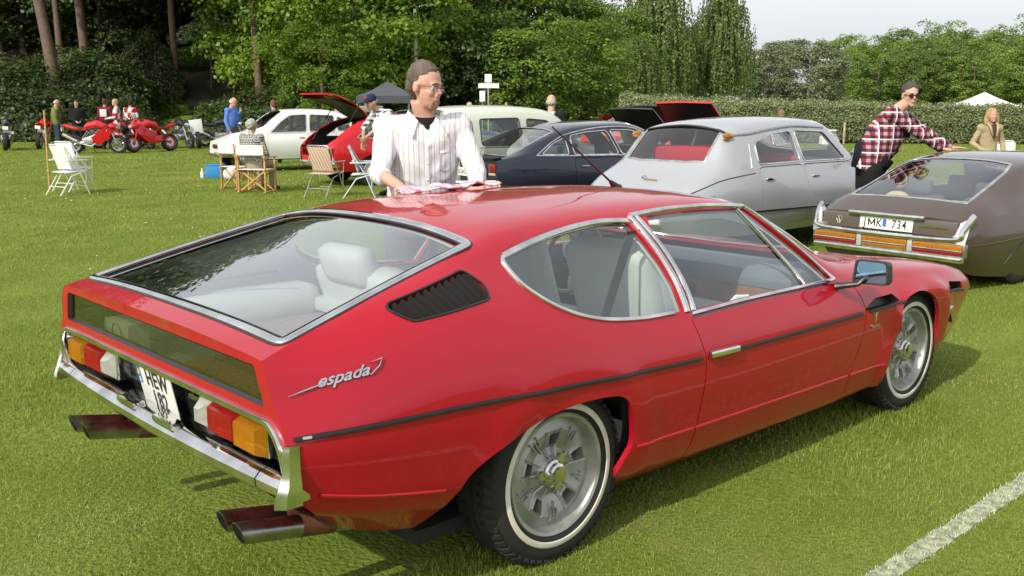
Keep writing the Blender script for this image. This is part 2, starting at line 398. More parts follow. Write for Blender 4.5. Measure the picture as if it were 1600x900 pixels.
    def obj(s, name, names, mats, parent, both=True, flange=0.0, push=0.0, sel=None, side=1, sharp=32, solid=0.0):
        X, F = s.part(names, both, flange, push, sel, side)
        me = mesh_np(name, X, F, mats)
        bm = bmesh.new(); bm.from_mesh(me); bmesh.ops.remove_doubles(bm, verts=bm.verts, dist=2e-5)
        bm.to_mesh(me); bm.free()
        me.polygons.foreach_set('use_smooth', np.ones(len(me.polygons), bool)); me.set_sharp_from_angle(angle=RAD(sharp))
        return obj(name, me, parent)
def strip(mb, P, N, w, h, closed=False, mi=0, lift=0.0, shift=0.0):
    """raised moulding of width w and height h along a curve on a surface"""
    P = np.asarray(P, float); N = np.asarray(N, float); n = len(P)
    if closed: T = np.roll(P, -1, 0) - np.roll(P, 1, 0)
    else:
        T = np.empty_like(P); T[1:-1] = P[2:] - P[:-2]; T[0] = P[1] - P[0]; T[-1] = P[-1] - P[-2]
    T /= np.linalg.norm(T, axis=1)[:, None] + 1e-12; B = np.cross(N, T); B /= np.linalg.norm(B, axis=1)[:, None] + 1e-12
    ww = np.broadcast_to(np.asarray(w, float), (n,))[:, None]; prof = [(-.5, -.3), (-.5, .45), (-.38, .9), (0, 1.0), (.38, .9), (.5, .45), (.5, -.3)]; k = len(prof)
    V = []; 
    for a, b in prof: V.append(P + B * (a * ww + shift) + N * (b * h + lift))
    V = np.stack(V, 1).reshape(-1, 3); F = []
    for i in range(n if closed else n - 1):
        j = (i + 1) % n
        for q in range(k - 1): F.append((i * k + q, i * k + q + 1, j * k + q + 1, j * k + q))
    if not closed: F.append(tuple(range(k))); F.append(tuple((n - 1) * k + q for q in range(k - 1, -1, -1)))
    return mb.add(V, F, mi)
def surf_strip(mb, S, q, w, h, closed=False, sides=(1, -1), lift=0.0, shift=0.0):
    q = np.asarray(q, float); X = S.ev(q[:, 0], q[:, 1]); N = S.nrm(q[:, 0], q[:, 1])
    for sd in sides: strip(mb, X * [1, sd, 1], N * [1, sd, 1], w, h, closed, 0, lift, shift * sd)
    return mb
# ------------------------------------------------------------------ lawn
def ground_material():
    m = bpy.data.materials.new('lawn_ground'); m.use_nodes = True; n = m.node_tree; b = n.nodes['Principled BSDF']; b.inputs['Roughness'].default_value = .95; b.inputs['Specular IOR Level'].default_value = .1
    t = n.nodes.new('ShaderNodeTexCoord')
    def noise(sc, det=4, dis=0.0):
        z = n.nodes.new('ShaderNodeTexNoise'); z.inputs['Scale'].default_value = sc; z.inputs['Detail'].default_value = det; z.inputs['Distortion'].default_value = dis; n.links.new(t.outputs['Object'], z.inputs['Vector']); return z
    def ramp(z, a, c):
        r = n.nodes.new('ShaderNodeMapRange'); r.inputs[1].default_value = a; r.inputs[2].default_value = c; n.links.new(z.outputs[0], r.inputs[0]); return r
    def mix(f, A, B):
        x = n.nodes.new('ShaderNodeMix'); x.data_type = 'RGBA'
        n.links.new(f.outputs[0], x.inputs[0])
        for k, v in ((6, A), (7, B)):
            if isinstance(v, tuple): x.inputs[k].default_value = (*v, 1)
            else: n.links.new(v.outputs[2], x.inputs[k])
        return x
    a = mix(ramp(noise(1.3, 6), .35, .65), (.110, .170, .024), (.205, .255, .048))
    a = mix(ramp(noise(30, 3), .35, .70), a, (.120, .165, .024))
    a = mix(ramp(noise(.45, 5, .6), .58, .78), a, (.215, .215, .065))
    a = mix(ramp(noise(9, 4), .66, .80), a, (.30, .26, .11))
    n.links.new(a.outputs[2], b.inputs['Base Color'])
    bp = n.nodes.new('ShaderNodeBump'); bp.inputs['Strength'].default_value = .7; bp.inputs['Distance'].default_value = .03
    z = noise(45, 5); n.links.new(z.outputs[0], bp.inputs['Height']); n.links.new(bp.outputs[0], b.inputs['Normal'])
    return m
def blade_material(name, c0, c1, c2):
    m = bpy.data.materials.new(name); m.use_nodes = True; n = m.node_tree; n.nodes.clear()
    o = n.nodes.new('ShaderNodeOutputMaterial'); g = n.nodes.new('ShaderNodeNewGeometry'); r = n.nodes.new('ShaderNodeValToRGB')
    for i, (p, c) in enumerate(((0, c0), (.55, c1), (.93, c1), (1.0, c2))):
        e = r.color_ramp.elements[i] if i < 2 else r.color_ramp.elements.new(p); e.position = p; e.color = (*c, 1)
    t = n.nodes.new('ShaderNodeTexCoord'); z = n.nodes.new('ShaderNodeTexNoise'); z.inputs['Scale'].default_value = .8; z.inputs['Detail'].default_value = 4
    n.links.new(t.outputs['Object'], z.inputs['Vector'])
    ad = n.nodes.new('ShaderNodeMath'); ad.operation = 'MULTIPLY_ADD'; ad.inputs[1].default_value = .55
    mr = n.nodes.new('ShaderNodeMapRange'); mr.inputs[1].default_value = .30; mr.inputs[2].default_value = .72; mr.inputs[3].default_value = 0; mr.inputs[4].default_value = .68
    n.links.new(z.outputs[0], mr.inputs[0]); n.links.new(g.outputs['Random Per Island'], ad.inputs[0]); n.links.new(mr.outputs[0], ad.inputs[2]); n.links.new(ad.outputs[0], r.inputs[0])
    d = n.nodes.new('ShaderNodeBsdfDiffuse'); tl = n.nodes.new('ShaderNodeBsdfTranslucent'); gl = n.nodes.new('ShaderNodeBsdfGlossy'); gl.inputs['Roughness'].default_value = .45; gl.inputs[0].default_value = (.8, .8, .7, 1)
    x = n.nodes.new('ShaderNodeMixShader'); x.inputs[0].default_value = .35; y = n.nodes.new('ShaderNodeMixShader'); y.inputs[0].default_value = .012
    for q in (d, tl): n.links.new(r.outputs[0], q.inputs[0])
    n.links.new(d.outputs[0], x.inputs[1]); n.links.new(tl.outputs[0], x.inputs[2]); n.links.new(x.outputs[0], y.inputs[1]); n.links.new(gl.outputs[0], y.inputs[2]); n.links.new(y.outputs[0], o.inputs[0]); return m
def leaf_material(name, c0, c1, trans=.35):
    m = bpy.data.materials.new(name); m.use_nodes = True; n = m.node_tree; n.nodes.clear()
    o = n.nodes.new('ShaderNodeOutputMaterial'); at = n.nodes.new('ShaderNodeAttribute'); at.attribute_name = 'tint'
    x = n.nodes.new('ShaderNodeMix'); x.data_type = 'RGBA'; x.inputs[6].default_value = (*c0, 1); x.inputs[7].default_value = (*c1, 1)
    n.links.new(at.outputs['Fac'], x.inputs[0])
    oi = n.nodes.new('ShaderNodeObjectInfo'); hs = n.nodes.new('ShaderNodeHueSaturation')
    mr = n.nodes.new('ShaderNodeMapRange'); mr.inputs[3].default_value = .80; mr.inputs[4].default_value = 1.20; n.links.new(oi.outputs['Random'], mr.inputs[0]); n.links.new(mr.outputs[0], hs.inputs['Value']); n.links.new(x.outputs[2], hs.inputs['Color'])
    d = n.nodes.new('ShaderNodeBsdfDiffuse'); tl = n.nodes.new('ShaderNodeBsdfTranslucent'); mi = n.nodes.new('ShaderNodeMixShader'); mi.inputs[0].default_value = trans
    for q in (d, tl): n.links.new(hs.outputs[0], q.inputs[0])
    n.links.new(d.outputs[0], mi.inputs[1]); n.links.new(tl.outputs[0], mi.inputs[2])
    gl = n.nodes.new('ShaderNodeBsdfGlossy'); gl.inputs['Roughness'].default_value = .5; y = n.nodes.new('ShaderNodeMixShader'); y.inputs[0].default_value = .035
    n.links.new(mi.outputs[0], y.inputs[1]); n.links.new(gl.outputs[0], y.inputs[2]); n.links.new(y.outputs[0], o.inputs[0]); return m
def build_ground():
    lats = np.concatenate([np.linspace(-260, -60, 12), np.linspace(-55, 60, 60), np.linspace(70, 260, 12)]); deps = np.concatenate([np.linspace(-60, 36, 14), np.linspace(40, 120, 60), np.linspace(130, 700, 20)])
    A, B = np.meshgrid(lats, deps, indexing='ij'); x = CAM[0] + RT2[0] * A + FW2[0] * B; y = CAM[1] + RT2[1] * A + FW2[1] * B; z = ground_h(x, y)
    V = np.stack([x, y, z], -1).reshape(-1, 3); n = len(deps); i, j = np.meshgrid(np.arange(len(lats) - 1), np.arange(n - 1), indexing='ij'); k = (i * n + j).ravel()
    me = big_mesh('lawn', V, np.stack([k, k + n, k + n + 1, k + 1], 1), ground_material(), True)
    tag(obj('lawn', me), kind='structure')
build_ground()
def blades(pos, h, w, rng, bend=True):
    n = len(pos); a = rng.uniform(0, 2 * pi, n); d = np.stack([np.cos(a), np.sin(a), 0 * a], 1); b = a + pi / 2 + rng.normal(0, .5, n); ln = np.stack([np.cos(b), np.sin(b), 0 * b], 1) * (h * np.abs(rng.normal(.55, .35, n)))[:, None]
    up = np.zeros((n, 3)); up[:, 2] = h
    if not bend:
        V = np.stack([pos - d * w[:, None] / 2, pos + d * w[:, None] / 2, pos + ln + up], 1).reshape(-1, 3); k = np.arange(n) * 3
        return V, np.stack([k, k + 1, k + 2], 1)
    md = pos + ln * .32 + up * .58
    V = np.stack([pos - d * w[:, None] / 2, pos + d * w[:, None] / 2, md + d * w[:, None] * .42, md - d * w[:, None] * .42, pos + ln + up * np.array([1, 1, .88])], 1).reshape(-1, 3); k = np.arange(n) * 5
    return V, np.concatenate([np.stack([k, k + 1, k + 2], 1), np.stack([k, k + 2, k + 3], 1), np.stack([k + 3, k + 2, k + 4], 1)])
LINE_Y = (-1.745, -1.645)
def in_line(P): return (P[:, 1] > LINE_Y[0] + .002 * np.sin(P[:, 0] * 9)) & (P[:, 1] < LINE_Y[1] + .002 * np.sin(P[:, 0] * 7 + 1))
def build_grass():
    rng = np.random.default_rng(11); ps = []; hs = []; wsz = []; nb = []
    for d0, d1, dens_, w0, h0 in ((1.5, 4.2, 9000, .0024, .024), (4.2, 6.5, 5000, .0034, .027), (6.5, 11, 1700, .0056, .030), (11, 22, 420, .011, .042), (22, 44, 80, .022, .05)):
        area = .58 * (d1 * d1 - d0 * d0) ; n = int(area * dens_); u = rng.uniform(0, 1, n); dep = np.sqrt(d0 * d0 + u * (d1 * d1 - d0 * d0)); lat = rng.uniform(-.58, .58, n) * dep
        x = CAM[0] + RT2[0] * lat + FW2[0] * dep; y = CAM[1] + RT2[1] * lat + FW2[1] * dep; P = np.stack([x, y, 0 * x], 1)
        under = (x > -.75) & (x < 3.2) & (y > -.55) & (y < .9); P = P[~under]
        clump = .75 + .5 * np.sin(P[:, 0] * 2.1 + np.sin(P[:, 1] * 3.3)) * np.sin(P[:, 1] * 1.7)
        ps.append(P); hs.append(h0 * rng.uniform(.45, 1.25, len(P)) * clump.clip(.6, 1.3)); wsz.append(w0 * rng.uniform(.7, 1.3, len(P)))
    Vs = []; Fs = []; Vw = []; Fw = []; bv = bw = 0
    for i, (P, h, w) in enumerate(zip(ps, hs, wsz)):
        L_ = in_line(P) & (rng.uniform(0, 1, len(P)) < .8)
        V, F = blades(P[~L_], h[~L_], w[~L_], rng, i < 2); Vs.append(V); Fs.append(F + bv); bv += len(V)
        if L_.any(): V, F = blades(P[L_], h[L_] * .8, w[L_] * 1.25, rng, i < 2); Vw.append(V); Fw.append(F + bw); bw += len(V)
    o = obj('grass', big_mesh('grass', np.concatenate(Vs), np.concatenate(Fs), blade_material('grass_blades', (.105, .175, .022), (.285, .335, .062), (.50, .45, .21)))); tag(o, kind='stuff')
    # painted line: bleached turf under whitened blades
    xs = np.linspace(-9, 46, 1400); V = []; 
    for x in xs: V += [(x, LINE_Y[0] + .008 + .002 * sin(x * 9) + .003 * sin(x * 41), .004), (x, LINE_Y[1] - .008 + .002 * sin(x * 7 + 1) + .003 * sin(x * 37), .004)]
    lm_ = pbr('line_chalk', (.30, .32, .20), rough=.95, var=.6, vscale=28)
    l = obj('pitch_line', mesh_np('pitch_line', V, [(2 * i, 2 * i + 2, 2 * i + 3, 2 * i + 1) for i in range(len(xs) - 1)], lm_)); tag(l, kind='structure')
    o = obj('whitened_grass', big_mesh('whitened_grass', np.concatenate(Vw), np.concatenate(Fw), blade_material('white_blades', (.40, .42, .32), (.72, .72, .64), (.80, .80, .74)))); tag(o, kind='stuff')
build_grass()
def build_clover():
    """tiny daisies and dandelions scattered over the turf"""
    rng = np.random.default_rng(4); m = MB(); mats = [pbr('daisy_white', (.8, .8, .75)), pbr('dandelion_yellow', (.75, .60, .03))]
    for k in range(170):
        dep = 8 + 20 * rng.uniform() ** 1.2; lat = rng.uniform(-.55, .35) * dep; x, y, _ = ld(lat, dep); r = (.006 + .0006 * dep) * rng.uniform(.7, 1.3)
        if -1.3 < x < 3.7 and -1 < y < 1: continue
        m.add([(x + r * cos(a), y + r * sin(a), .042 + .004 * sin(3 * a)) for a in np.linspace(0, 2 * pi, 7)[:-1]] + [(x, y, .047)], [(i, (i + 1) % 6, 6) for i in range(6)], 0 if rng.uniform() < .8 else 1)
    tag(m.build('lawn_flowers', mats, smooth=False), kind='stuff')
build_clover()

# ------------------------------------------------------------------ trees
BARK = pbr('bark', (.12, .085, .065), rough=.9, var=.35, vscale=7, bump=.6, bscale=18)
PINEBARK = pbr('pine_bark', (.135, .085, .060), rough=.9, var=.35, vscale=6, bump=.6, bscale=14)
BIRCHBARK = pbr('birch_bark', (.42, .40, .36), rough=.8, var=.4, vscale=5, bump=.3, bscale=20)
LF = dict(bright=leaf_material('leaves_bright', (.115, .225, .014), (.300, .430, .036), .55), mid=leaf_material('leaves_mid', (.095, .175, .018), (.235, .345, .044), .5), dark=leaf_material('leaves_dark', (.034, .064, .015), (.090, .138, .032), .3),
          grey=leaf_material('leaves_grey', (.150, .185, .085), (.260, .300, .160), .4), birch=leaf_material('leaves_birch', (.105, .165, .034), (.230, .305, .076), .5), far=leaf_material('leaves_far', (.130, .215, .036), (.290, .390, .078), .5),
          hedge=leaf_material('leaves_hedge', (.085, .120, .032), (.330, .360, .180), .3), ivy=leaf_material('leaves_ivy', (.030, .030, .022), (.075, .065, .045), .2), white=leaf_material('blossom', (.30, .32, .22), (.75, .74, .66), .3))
def leaf_cloud(C, N, size, rng, tint, droop=0.0, aspect=1.7):
    """quads at C with normals near N"""
    n = len(C); N = N + rng.normal(0, .55, (n, 3)); N /= np.linalg.norm(N, axis=1)[:, None] + 1e-9
    a = np.cross(N, rng.normal(0, 1, (n, 3)) + [0, 0, droop]); a /= np.linalg.norm(a, axis=1)[:, None] + 1e-9; b = np.cross(N, a)
    s = (size * rng.uniform(.6, 1.35, n))[:, None]; V = np.stack([C - a * s * .5, C + b * s * aspect * .42 - a * s * .02 + N * s * .10, C + a * s * .5, C - b * s * aspect * .42 + N * s * .10], 1).reshape(-1, 3); k = np.arange(n) * 4
    return V, np.stack([k, k + 1, k + 2, k + 3], 1), np.clip(tint, 0, 1)
def crown_mesh(name, mat, V, F, tint):
    me = big_mesh(name, V, F, mat); at = me.attributes.new('tint', 'FLOAT', 'FACE'); at.data.foreach_set('value', np.asarray(tint, np.float32)); return me
def broad_crown(name, mat, seed, n=9000, nc=90, leaf=.020, rad=(.40, .40, .44), cz=.58, gap=.0, shell=.55, cr=(.07, .15)):
    """unit tree of height 1"""
    rng = np.random.default_rng(seed); d = rng.normal(0, 1, (nc, 3)); d /= np.linalg.norm(d, axis=1)[:, None]; r = rng.uniform(shell, 1.0, nc) ** .6
    lump = 1 + .16 * np.sin(3 * d[:, 0] * 2 + seed) * np.cos(4 * d[:, 2] + seed * 2) + rng.normal(0, .07, nc)
    cc = d * r[:, None] * lump[:, None] * np.array(rad) + [0, 0, cz]; crd = rng.uniform(*cr, nc); per = rng.multinomial(n, (crd ** 2) / (crd ** 2).sum())
    C = []; N = []; T = []
    for k in range(nc):
        q = rng.normal(0, 1, (per[k], 3)); q /= np.linalg.norm(q, axis=1)[:, None] + 1e-9; q[:, 2] = np.where(q[:, 2] < -.35, -q[:, 2] * .8, q[:, 2]); rr = rng.uniform(.55, 1.0, per[k])[:, None]
        C.append(cc[k] + q * rr * crd[k] * [1.1, 1.1, .95]); N.append(q * .7 + [0, 0, .6] + d[k] * .3); T.append(np.full(per[k], rng.uniform(.15, .75)) + rng.normal(0, .2, per[k]))
    V, F, t = leaf_cloud(np.concatenate(C), np.concatenate(N), leaf, rng, np.concatenate(T)); return crown_mesh(name, mat, V, F, t)
def weeping_crown(name, mat, seed, ns=900, leaf=.018):
    rng = np.random.default_rng(seed); C = []; T = []
    for k in range(ns):
        z0 = rng.uniform(.35, .99); R = .30 * np.sqrt(np.clip(1 - ((z0 - .5) / .52) ** 2, .02, 1)) * rng.uniform(.25, 1.1); a = rng.uniform(0, 2 * pi); L_ = rng.uniform(.12, .34) * (1.15 - .5 * z0); m = int(L_ / .0085)
        s = np.linspace(0, 1, m); x = R * cos(a) * (1 + .10 * s) + rng.normal(0, .006, m); y = R * sin(a) * (1 + .10 * s) + rng.normal(0, .006, m); z = z0 + .02 * np.sin(s * 2) - L_ * s ** 1.25
        C.append(np.stack([x, y, z], 1)); T.append(np.full(m, rng.uniform(.1, .9)) + rng.normal(0, .15, m))
    C = np.concatenate(C); ok = C[:, 2] > .06; C = C[ok]; T = np.concatenate(T)[ok]; N = C * [1, 1, 0] / .3 + [0, 0, .25]
    V, F, t = leaf_cloud(C, N, leaf, rng, T, droop=2.5, aspect=1.2); return crown_mesh(name, mat, V, F, t)
def shrub_crown(name, mat, seed, n=15000, leaf=.032, rad=(1, 1, .8)):
    rng = np.random.default_rng(seed); d = rng.normal(0, 1, (n, 3)); d[:, 2] = np.abs(d[:, 2]); d /= np.linalg.norm(d, axis=1)[:, None]
    lump = 1 + .13 * np.sin(5 * d[:, 0] + seed) * np.sin(4 * d[:, 1] + 2 * seed) + .09 * np.sin(9 * d[:, 0] + 3) * np.sin(8 * d[:, 2] + seed) + rng.normal(0, .02, n); r = lump * rng.uniform(.84, 1.0, n)
    C = d * r[:, None] * np.array(rad); V, F, t = leaf_cloud(C, d + [0, 0, .5], leaf, rng, .5 + .5 * (lump - 1) * 4 + rng.normal(0, .22, n)); return crown_mesh(name, mat, V, F, t)
CR = {}
CR['bright'] = [broad_crown('crown', LF['bright'], s, 24000, 190, .0125, (.42, .42, .47), .53, cr=(.05, .11)) for s in (1, 2)]
CR['mid'] = [broad_crown('crown', LF['mid'], s, 15000, 130, .016, (.40, .40, .47), .54, cr=(.06, .13)) for s in (3, 4, 5)]
CR['far'] = [broad_crown('crown', LF['far'], s, 18000, 240, .017, (.44, .44, .52), .46, cr=(.045, .10)) for s in (6, 7, 8)]
CR['grey'] = [broad_crown('crown', LF['grey'], s, 15000, 140, .019, (.46, .46, .50), .47, cr=(.05, .12)) for s in (9, 10)]
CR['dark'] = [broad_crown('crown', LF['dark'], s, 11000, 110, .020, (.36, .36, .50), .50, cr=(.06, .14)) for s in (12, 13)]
CR['high'] = [broad_crown('crown', LF['dark'], s, 7000, 60, .018, (.30, .30, .22), .80, cr=(.06, .12)) for s in (14, 15)]
CR['birch'] = [weeping_crown('crown', LF['birch'], s) for s in (16, 17)]
CR['shrub'] = [shrub_crown('crown', LF['dark'], s) for s in (18, 19, 20)]
CR['shrubmid'] = [shrub_crown('crown', LF['mid'], s, 9000, .036) for s in (21, 22)]
CR['ivy'] = [broad_crown('crown', LF['ivy'], s, 9000, 90, .020, (.26, .26, .50), .50, cr=(.05, .12)) for s in (23,)]
def trunk_mesh(seed, h, r, lean=0.0, branches=6, mat=None, top=.85):
    rng = np.random.default_rng(seed); m = MB(); pts = [(lean * h * s + .012 * h * sin(5 * s + seed) * s, .010 * h * cos(4 * s + seed) * s, h * top * s - .35 * (s == 0)) for s in np.linspace(0, 1, 7)]
    m.tube(pts, [r * 1.35, r * 1.02, r * .9, r * .78, r * .62, r * .42, r * .18], seg=10)
    for k in range(branches):
        s = rng.uniform(.40, .92); i = int(s * 6); b = Vector(pts[i]).lerp(Vector(pts[min(i + 1, 6)]), s * 6 - i); a = rng.uniform(0, 2 * pi); L_ = h * rng.uniform(.16, .30) * (1.2 - .6 * s)
        m.tube([b, b + Vector((cos(a) * L_ * .5, sin(a) * L_ * .5, L_ * .35)), b + Vector((cos(a) * L_, sin(a) * L_, L_ * .55))], [r * .36, r * .22, r * .06], seg=6)
    return m.mesh('trunk', mat or BARK, sharp=60)
TR = {}
def tree(name, kind, px, dep, h, label, group, wide=1.0, rz=None, r=None, bark=None, lean=0.0, seed=None):
    seed = seed if seed is not None else int(abs(px) * 7 + dep); p = bear(px, dep); z = float(ground_h(p[0], p[1])); t = empty(name, (p[0], p[1], z), (seed * 1.7) % 6.28 if rz is None else rz)
    tag(t, label, 'tree', group); me = CR[kind][seed % len(CR[kind])]
    c = obj('crown', me, t, loc=(lean * h * .8, 0, 0)); c.scale = (h * wide, h * wide, h)
    key = (kind, seed % 3, bool(lean))
    obj('trunk', trunk_mesh(seed % 17, h, r or h * .018, lean, 7, bark), t); return t
def shrub(name, kind, px, dep, rx, rz_, label, group, wide=1.0, z0=-.15):
    p = bear(px, dep); t = empty(name, (p[0], p[1], float(ground_h(p[0], p[1])) + z0), (px * .37) % 6.28); tag(t, label, 'shrub', group); me = CR[kind][int(abs(px)) % len(CR[kind])]
    c = obj('foliage', me, t); c.scale = (rx, rx * wide, rz_); m = MB(); rng = np.random.default_rng(int(abs(px)) + 1)
    for k in range(6):
        a = 2 * pi * k / 6 + rng.uniform(0, .6); m.tube([(0, 0, -.1), (cos(a) * rx * .3, sin(a) * rx * .3, rz_ * .4), (cos(a) * rx * .62, sin(a) * rx * .6, rz_ * .62)], [rx * .05, rx * .035, rx * .012], seg=5)
    m.build('stem', BARK, t); return t
GL = 'broadleaf trees along the edge of the ground'
def wood_floor():
    lat = np.linspace(-75, -2, 50); dep = np.linspace(49.5, 125, 40); A, B = np.meshgrid(lat, dep, indexing='ij'); B = B + np.where(B < 51, 2.5 * np.sin(A * .5) + np.clip(A + 14, 0, 9) * .9 - 3.0 * np.exp(-((A + 17.5) / 3.0) ** 2) * -3, 0)
    x = CAM[0] + RT2[0] * A + FW2[0] * B; y = CAM[1] + RT2[1] * A + FW2[1] * B; V = np.stack([x, y, ground_h(x, y) + .03], -1).reshape(-1, 3); n = len(dep); i, j = np.meshgrid(np.arange(49), np.arange(n - 1), indexing='ij'); k = (i * n + j).ravel()
    tag(obj('wood_floor', big_mesh('wood_floor', V, np.stack([k, k + n, k + n + 1, k + 1], 1), pbr('leaf_litter', (.045, .042, .022), rough=1.0, var=.5, vscale=1.2, bump=.8, bscale=6), True)), kind='structure')
wood_floor()
def forest():
    # wall of trees beyond the hedge, right
    far_words = ['tallest pale green tree', 'round crowned tree', 'broad tree with a flat top', 'narrow tree', 'bushy tree', 'low spreading tree', 'light green tree', 'full crowned tree']
    spec = [(1345, 128, 10.0), (1395, 135, 11.6), (1440, 126, 11.2), (1488, 134, 12.2), (1535, 124, 10.6), (1585, 130, 12.3), (1630, 126, 11.5), (1310, 140, 11.0), (1370, 118, 8.6), (1420, 116, 8.2), (1470, 118, 8.8), (1520, 114, 7.9), (1562, 118, 9.2), (1612, 116, 8.6), (1460, 146, 12.4), (1560, 146, 12.6)]
    place = ['left end of the far wood above the silver roof', 'above the hedge left of the man in sunglasses', 'directly behind the head of the man in sunglasses', 'just right of the head of the man in sunglasses', 'left of the white tent peak', 'right of the white tent peak', 'at the right edge of the picture', 'at the far left end of the distant wood', 'front row above the hedge, first from the grey-green willows', 'front row above the hedge, second from the grey-green willows', 'front row over the left shoulder of the man in sunglasses', 'front row between the man in sunglasses and the white tent', 'front row above the white tent', 'front row at the right picture edge', 'rear row behind the man in sunglasses', 'rear row behind the white tent']
    for i, (px, d, h) in enumerate(spec): tree('broadleaf_tree', 'far', px, d, h * .86, 'tree of the far wood ' + place[i], 'trees of the distant wood behind the hedge', 1.0 + .12 * (i % 3), seed=i * 5 + 3)
    for px, d, h, lab in ((1195, 104, 7.0, 'pale grey-green willow right beside the tall birches'), (1262, 100, 7.4, 'larger pale grey-green willow above the middle of the hedge'), (1225, 112, 7.6, 'grey-green willow between and behind two others')): tree('willow_tree', 'grey', px, d, h, lab, 'grey-green willows behind the hedge', 1.15, bark=BIRCHBARK)
    for px, d, h, w, lab in ((1022, 72, 9.9, .95, 'tall weeping birch whose top leaves the picture'), (1124, 76, 9.7, .80, 'weeping birch with a pointed top against the sky'), (1072, 82, 7.2, .9, 'weeping birch squeezed between two taller birches')): tree('birch_tree', 'birch', px, d, h, lab, 'weeping birches in the middle', w, bark=BIRCHBARK, seed=int(px))
    for px, d, h, w, k, lab in ((720, 62, 13.5, .95, 'mid', 'tall green tree right of the lamp post'), (790, 60, 9.8, 1.05, 'mid', 'leafy tree above the white road sign'), (850, 66, 9.4, 1.1, 'mid', 'tree with a full crown above the bald man'), (912, 64, 7.8, 1.1, 'mid', 'tree above the blue sign at the sky edge'), (962, 70, 7.4, .95, 'mid', 'lower tree at the left foot of the birches'), (820, 52, 6.0, 1.25, 'mid', 'low bushy tree behind the green and white cars'), (900, 54, 5.8, 1.3, 'mid', 'low bushy tree behind the parked dark red car'), (985, 60, 5.4, 1.2, 'birch', 'short drooping tree behind the hedge end'), (745, 52, 6.4, 1.0, 'dark', 'dark bushy tree behind the road signs'),
                           (930, 82, 8.4, 1.2, 'dark', 'dark tree filling the gap behind the blue sign'), (800, 80, 14.5, 1.1, 'dark', 'dark tree behind the leafy row'), (1010, 92, 8.5, 1.3, 'mid', 'tree seen low between the birch trunks'), (1110, 96, 7.5, 1.3, 'mid', 'tree seen low under the right birch')): tree('broadleaf_tree', k, px, d, h, lab, GL, w)
    # left wood on its bank
    for px, d, h, w, k, lab in ((455, 52, 13.0, .95, 'bright', 'bright green maple left of the open red tailgate top'), (560, 50, 12.5, 1.0, 'bright', 'bright green maple hanging over the grey canopy'), (625, 54, 11.0, .9, 'bright', 'bright green maple beside the lamp post'), (520, 58, 14.5, 1.0, 'bright', 'taller bright maple behind the other maples'), (395, 60, 12.5, .8, 'mid', 'half shaded tree left of the maples'), (505, 46, 5.6, 1.1, 'bright', 'low bright maple just behind the mounded shrub')): tree('maple_tree', k, px, d, h, lab, 'bright maples at the left', w)
    for px, d, h, lab in ((672, 56, 9.5, 'grey ivy covered tree behind the man in the striped shirt'), (700, 58, 8.0, 'smaller grey ivy tangle behind the man in the striped shirt')): tree('ivy_tree', 'ivy', px, d, h, lab, 'ivy covered trees', 1.0)
    for i, (px, d, h, r, ln, lab) in enumerate(((97, 46.5, 17, .27, -.10, 'thick leaning pine with its foot by the bikers'), (140, 53, 18, .24, -.02, 'straight pine behind the leaning one'), (101, 57, 18, .19, 0.0, 'thin pine far back in the left wood'), (278, 54, 17, .18, 0.0, 'slim pine above the bank'), (409, 48.5, 16, .19, -.045, 'leaning pine left of the maples'))): 
        t = tree('pine_tree', 'high', px, d, h, lab, 'pines in the left wood', 1.0, rz=YAW - pi / 2, r=r, bark=PINEBARK, lean=ln, seed=i + 30)
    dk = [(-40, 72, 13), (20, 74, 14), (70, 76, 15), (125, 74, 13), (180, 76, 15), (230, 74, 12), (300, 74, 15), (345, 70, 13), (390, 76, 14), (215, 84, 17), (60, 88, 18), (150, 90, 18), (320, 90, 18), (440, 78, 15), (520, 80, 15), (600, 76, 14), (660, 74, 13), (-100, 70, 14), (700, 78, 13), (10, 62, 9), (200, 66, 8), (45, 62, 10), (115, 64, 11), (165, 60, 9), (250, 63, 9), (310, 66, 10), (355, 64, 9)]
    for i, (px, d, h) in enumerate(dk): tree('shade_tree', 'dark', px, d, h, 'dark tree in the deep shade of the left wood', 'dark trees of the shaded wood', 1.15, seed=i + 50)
    sh = [(20, 46.5, 4.2, 4.4, 'shrub', 'rhododendron mass at the left edge behind the bikes'), (130, 50, 4.0, 4.6, 'shrub', 'rhododendron behind the leaning pine'), (180, 47, 2.2, 2.0, 'shrub', 'low rhododendron right of the leaning pine'), (228, 54, 2.3, 4.4, 'shrub', 'tall dark upright bush on the bank'), (425, 47, 3.5, 2.9, 'shrub', 'big mounded rhododendron behind the man in blue'), (500, 48, 2.2, 2.2, 'shrub', 'mounded bush right of the big rhododendron'), (352, 50, 1.6, 1.5, 'shrubmid', 'lighter bush at the left of the big mound'), (-30, 44, 2.6, 2.0, 'shrub', 'bush cut by the left edge of the picture'), (300, 60, 2.0, 1.4, 'shrubmid', 'green bush high on the bank'), (270, 52, 1.0, .7, 'shrubmid', 'small fern clump on the bank'), (330, 64, 2.0, 2.0, 'shrub', 'dark bush under the white blossom'),
          (725, 47, 2.0, 1.5, 'shrubmid', 'brownish hedge bush behind the road sign'), (800, 49, 2.3, 1.2, 'shrubmid', 'low green bank of brambles behind the yellow vests'), (850, 49, 2.0, 1.1, 'shrubmid', 'low green brambles beside the bald man'), (600, 50, 2.2, 2.0, 'shrub', 'dark bush behind the grey canopy'), (655, 50, 1.8, 1.6, 'shrub', 'dark bush behind the cap wearing man')]
    for px, d, rx, rz_, k, lab in sh: shrub('shrub', k, px, d, rx, rz_, lab, 'shrubs on the bank and verge')
    CR['white'] = [broad_crown('foliage', LF['white'], 44, 900, 26, .05, (.5, .5, .42), .5, cr=(.10, .2))]
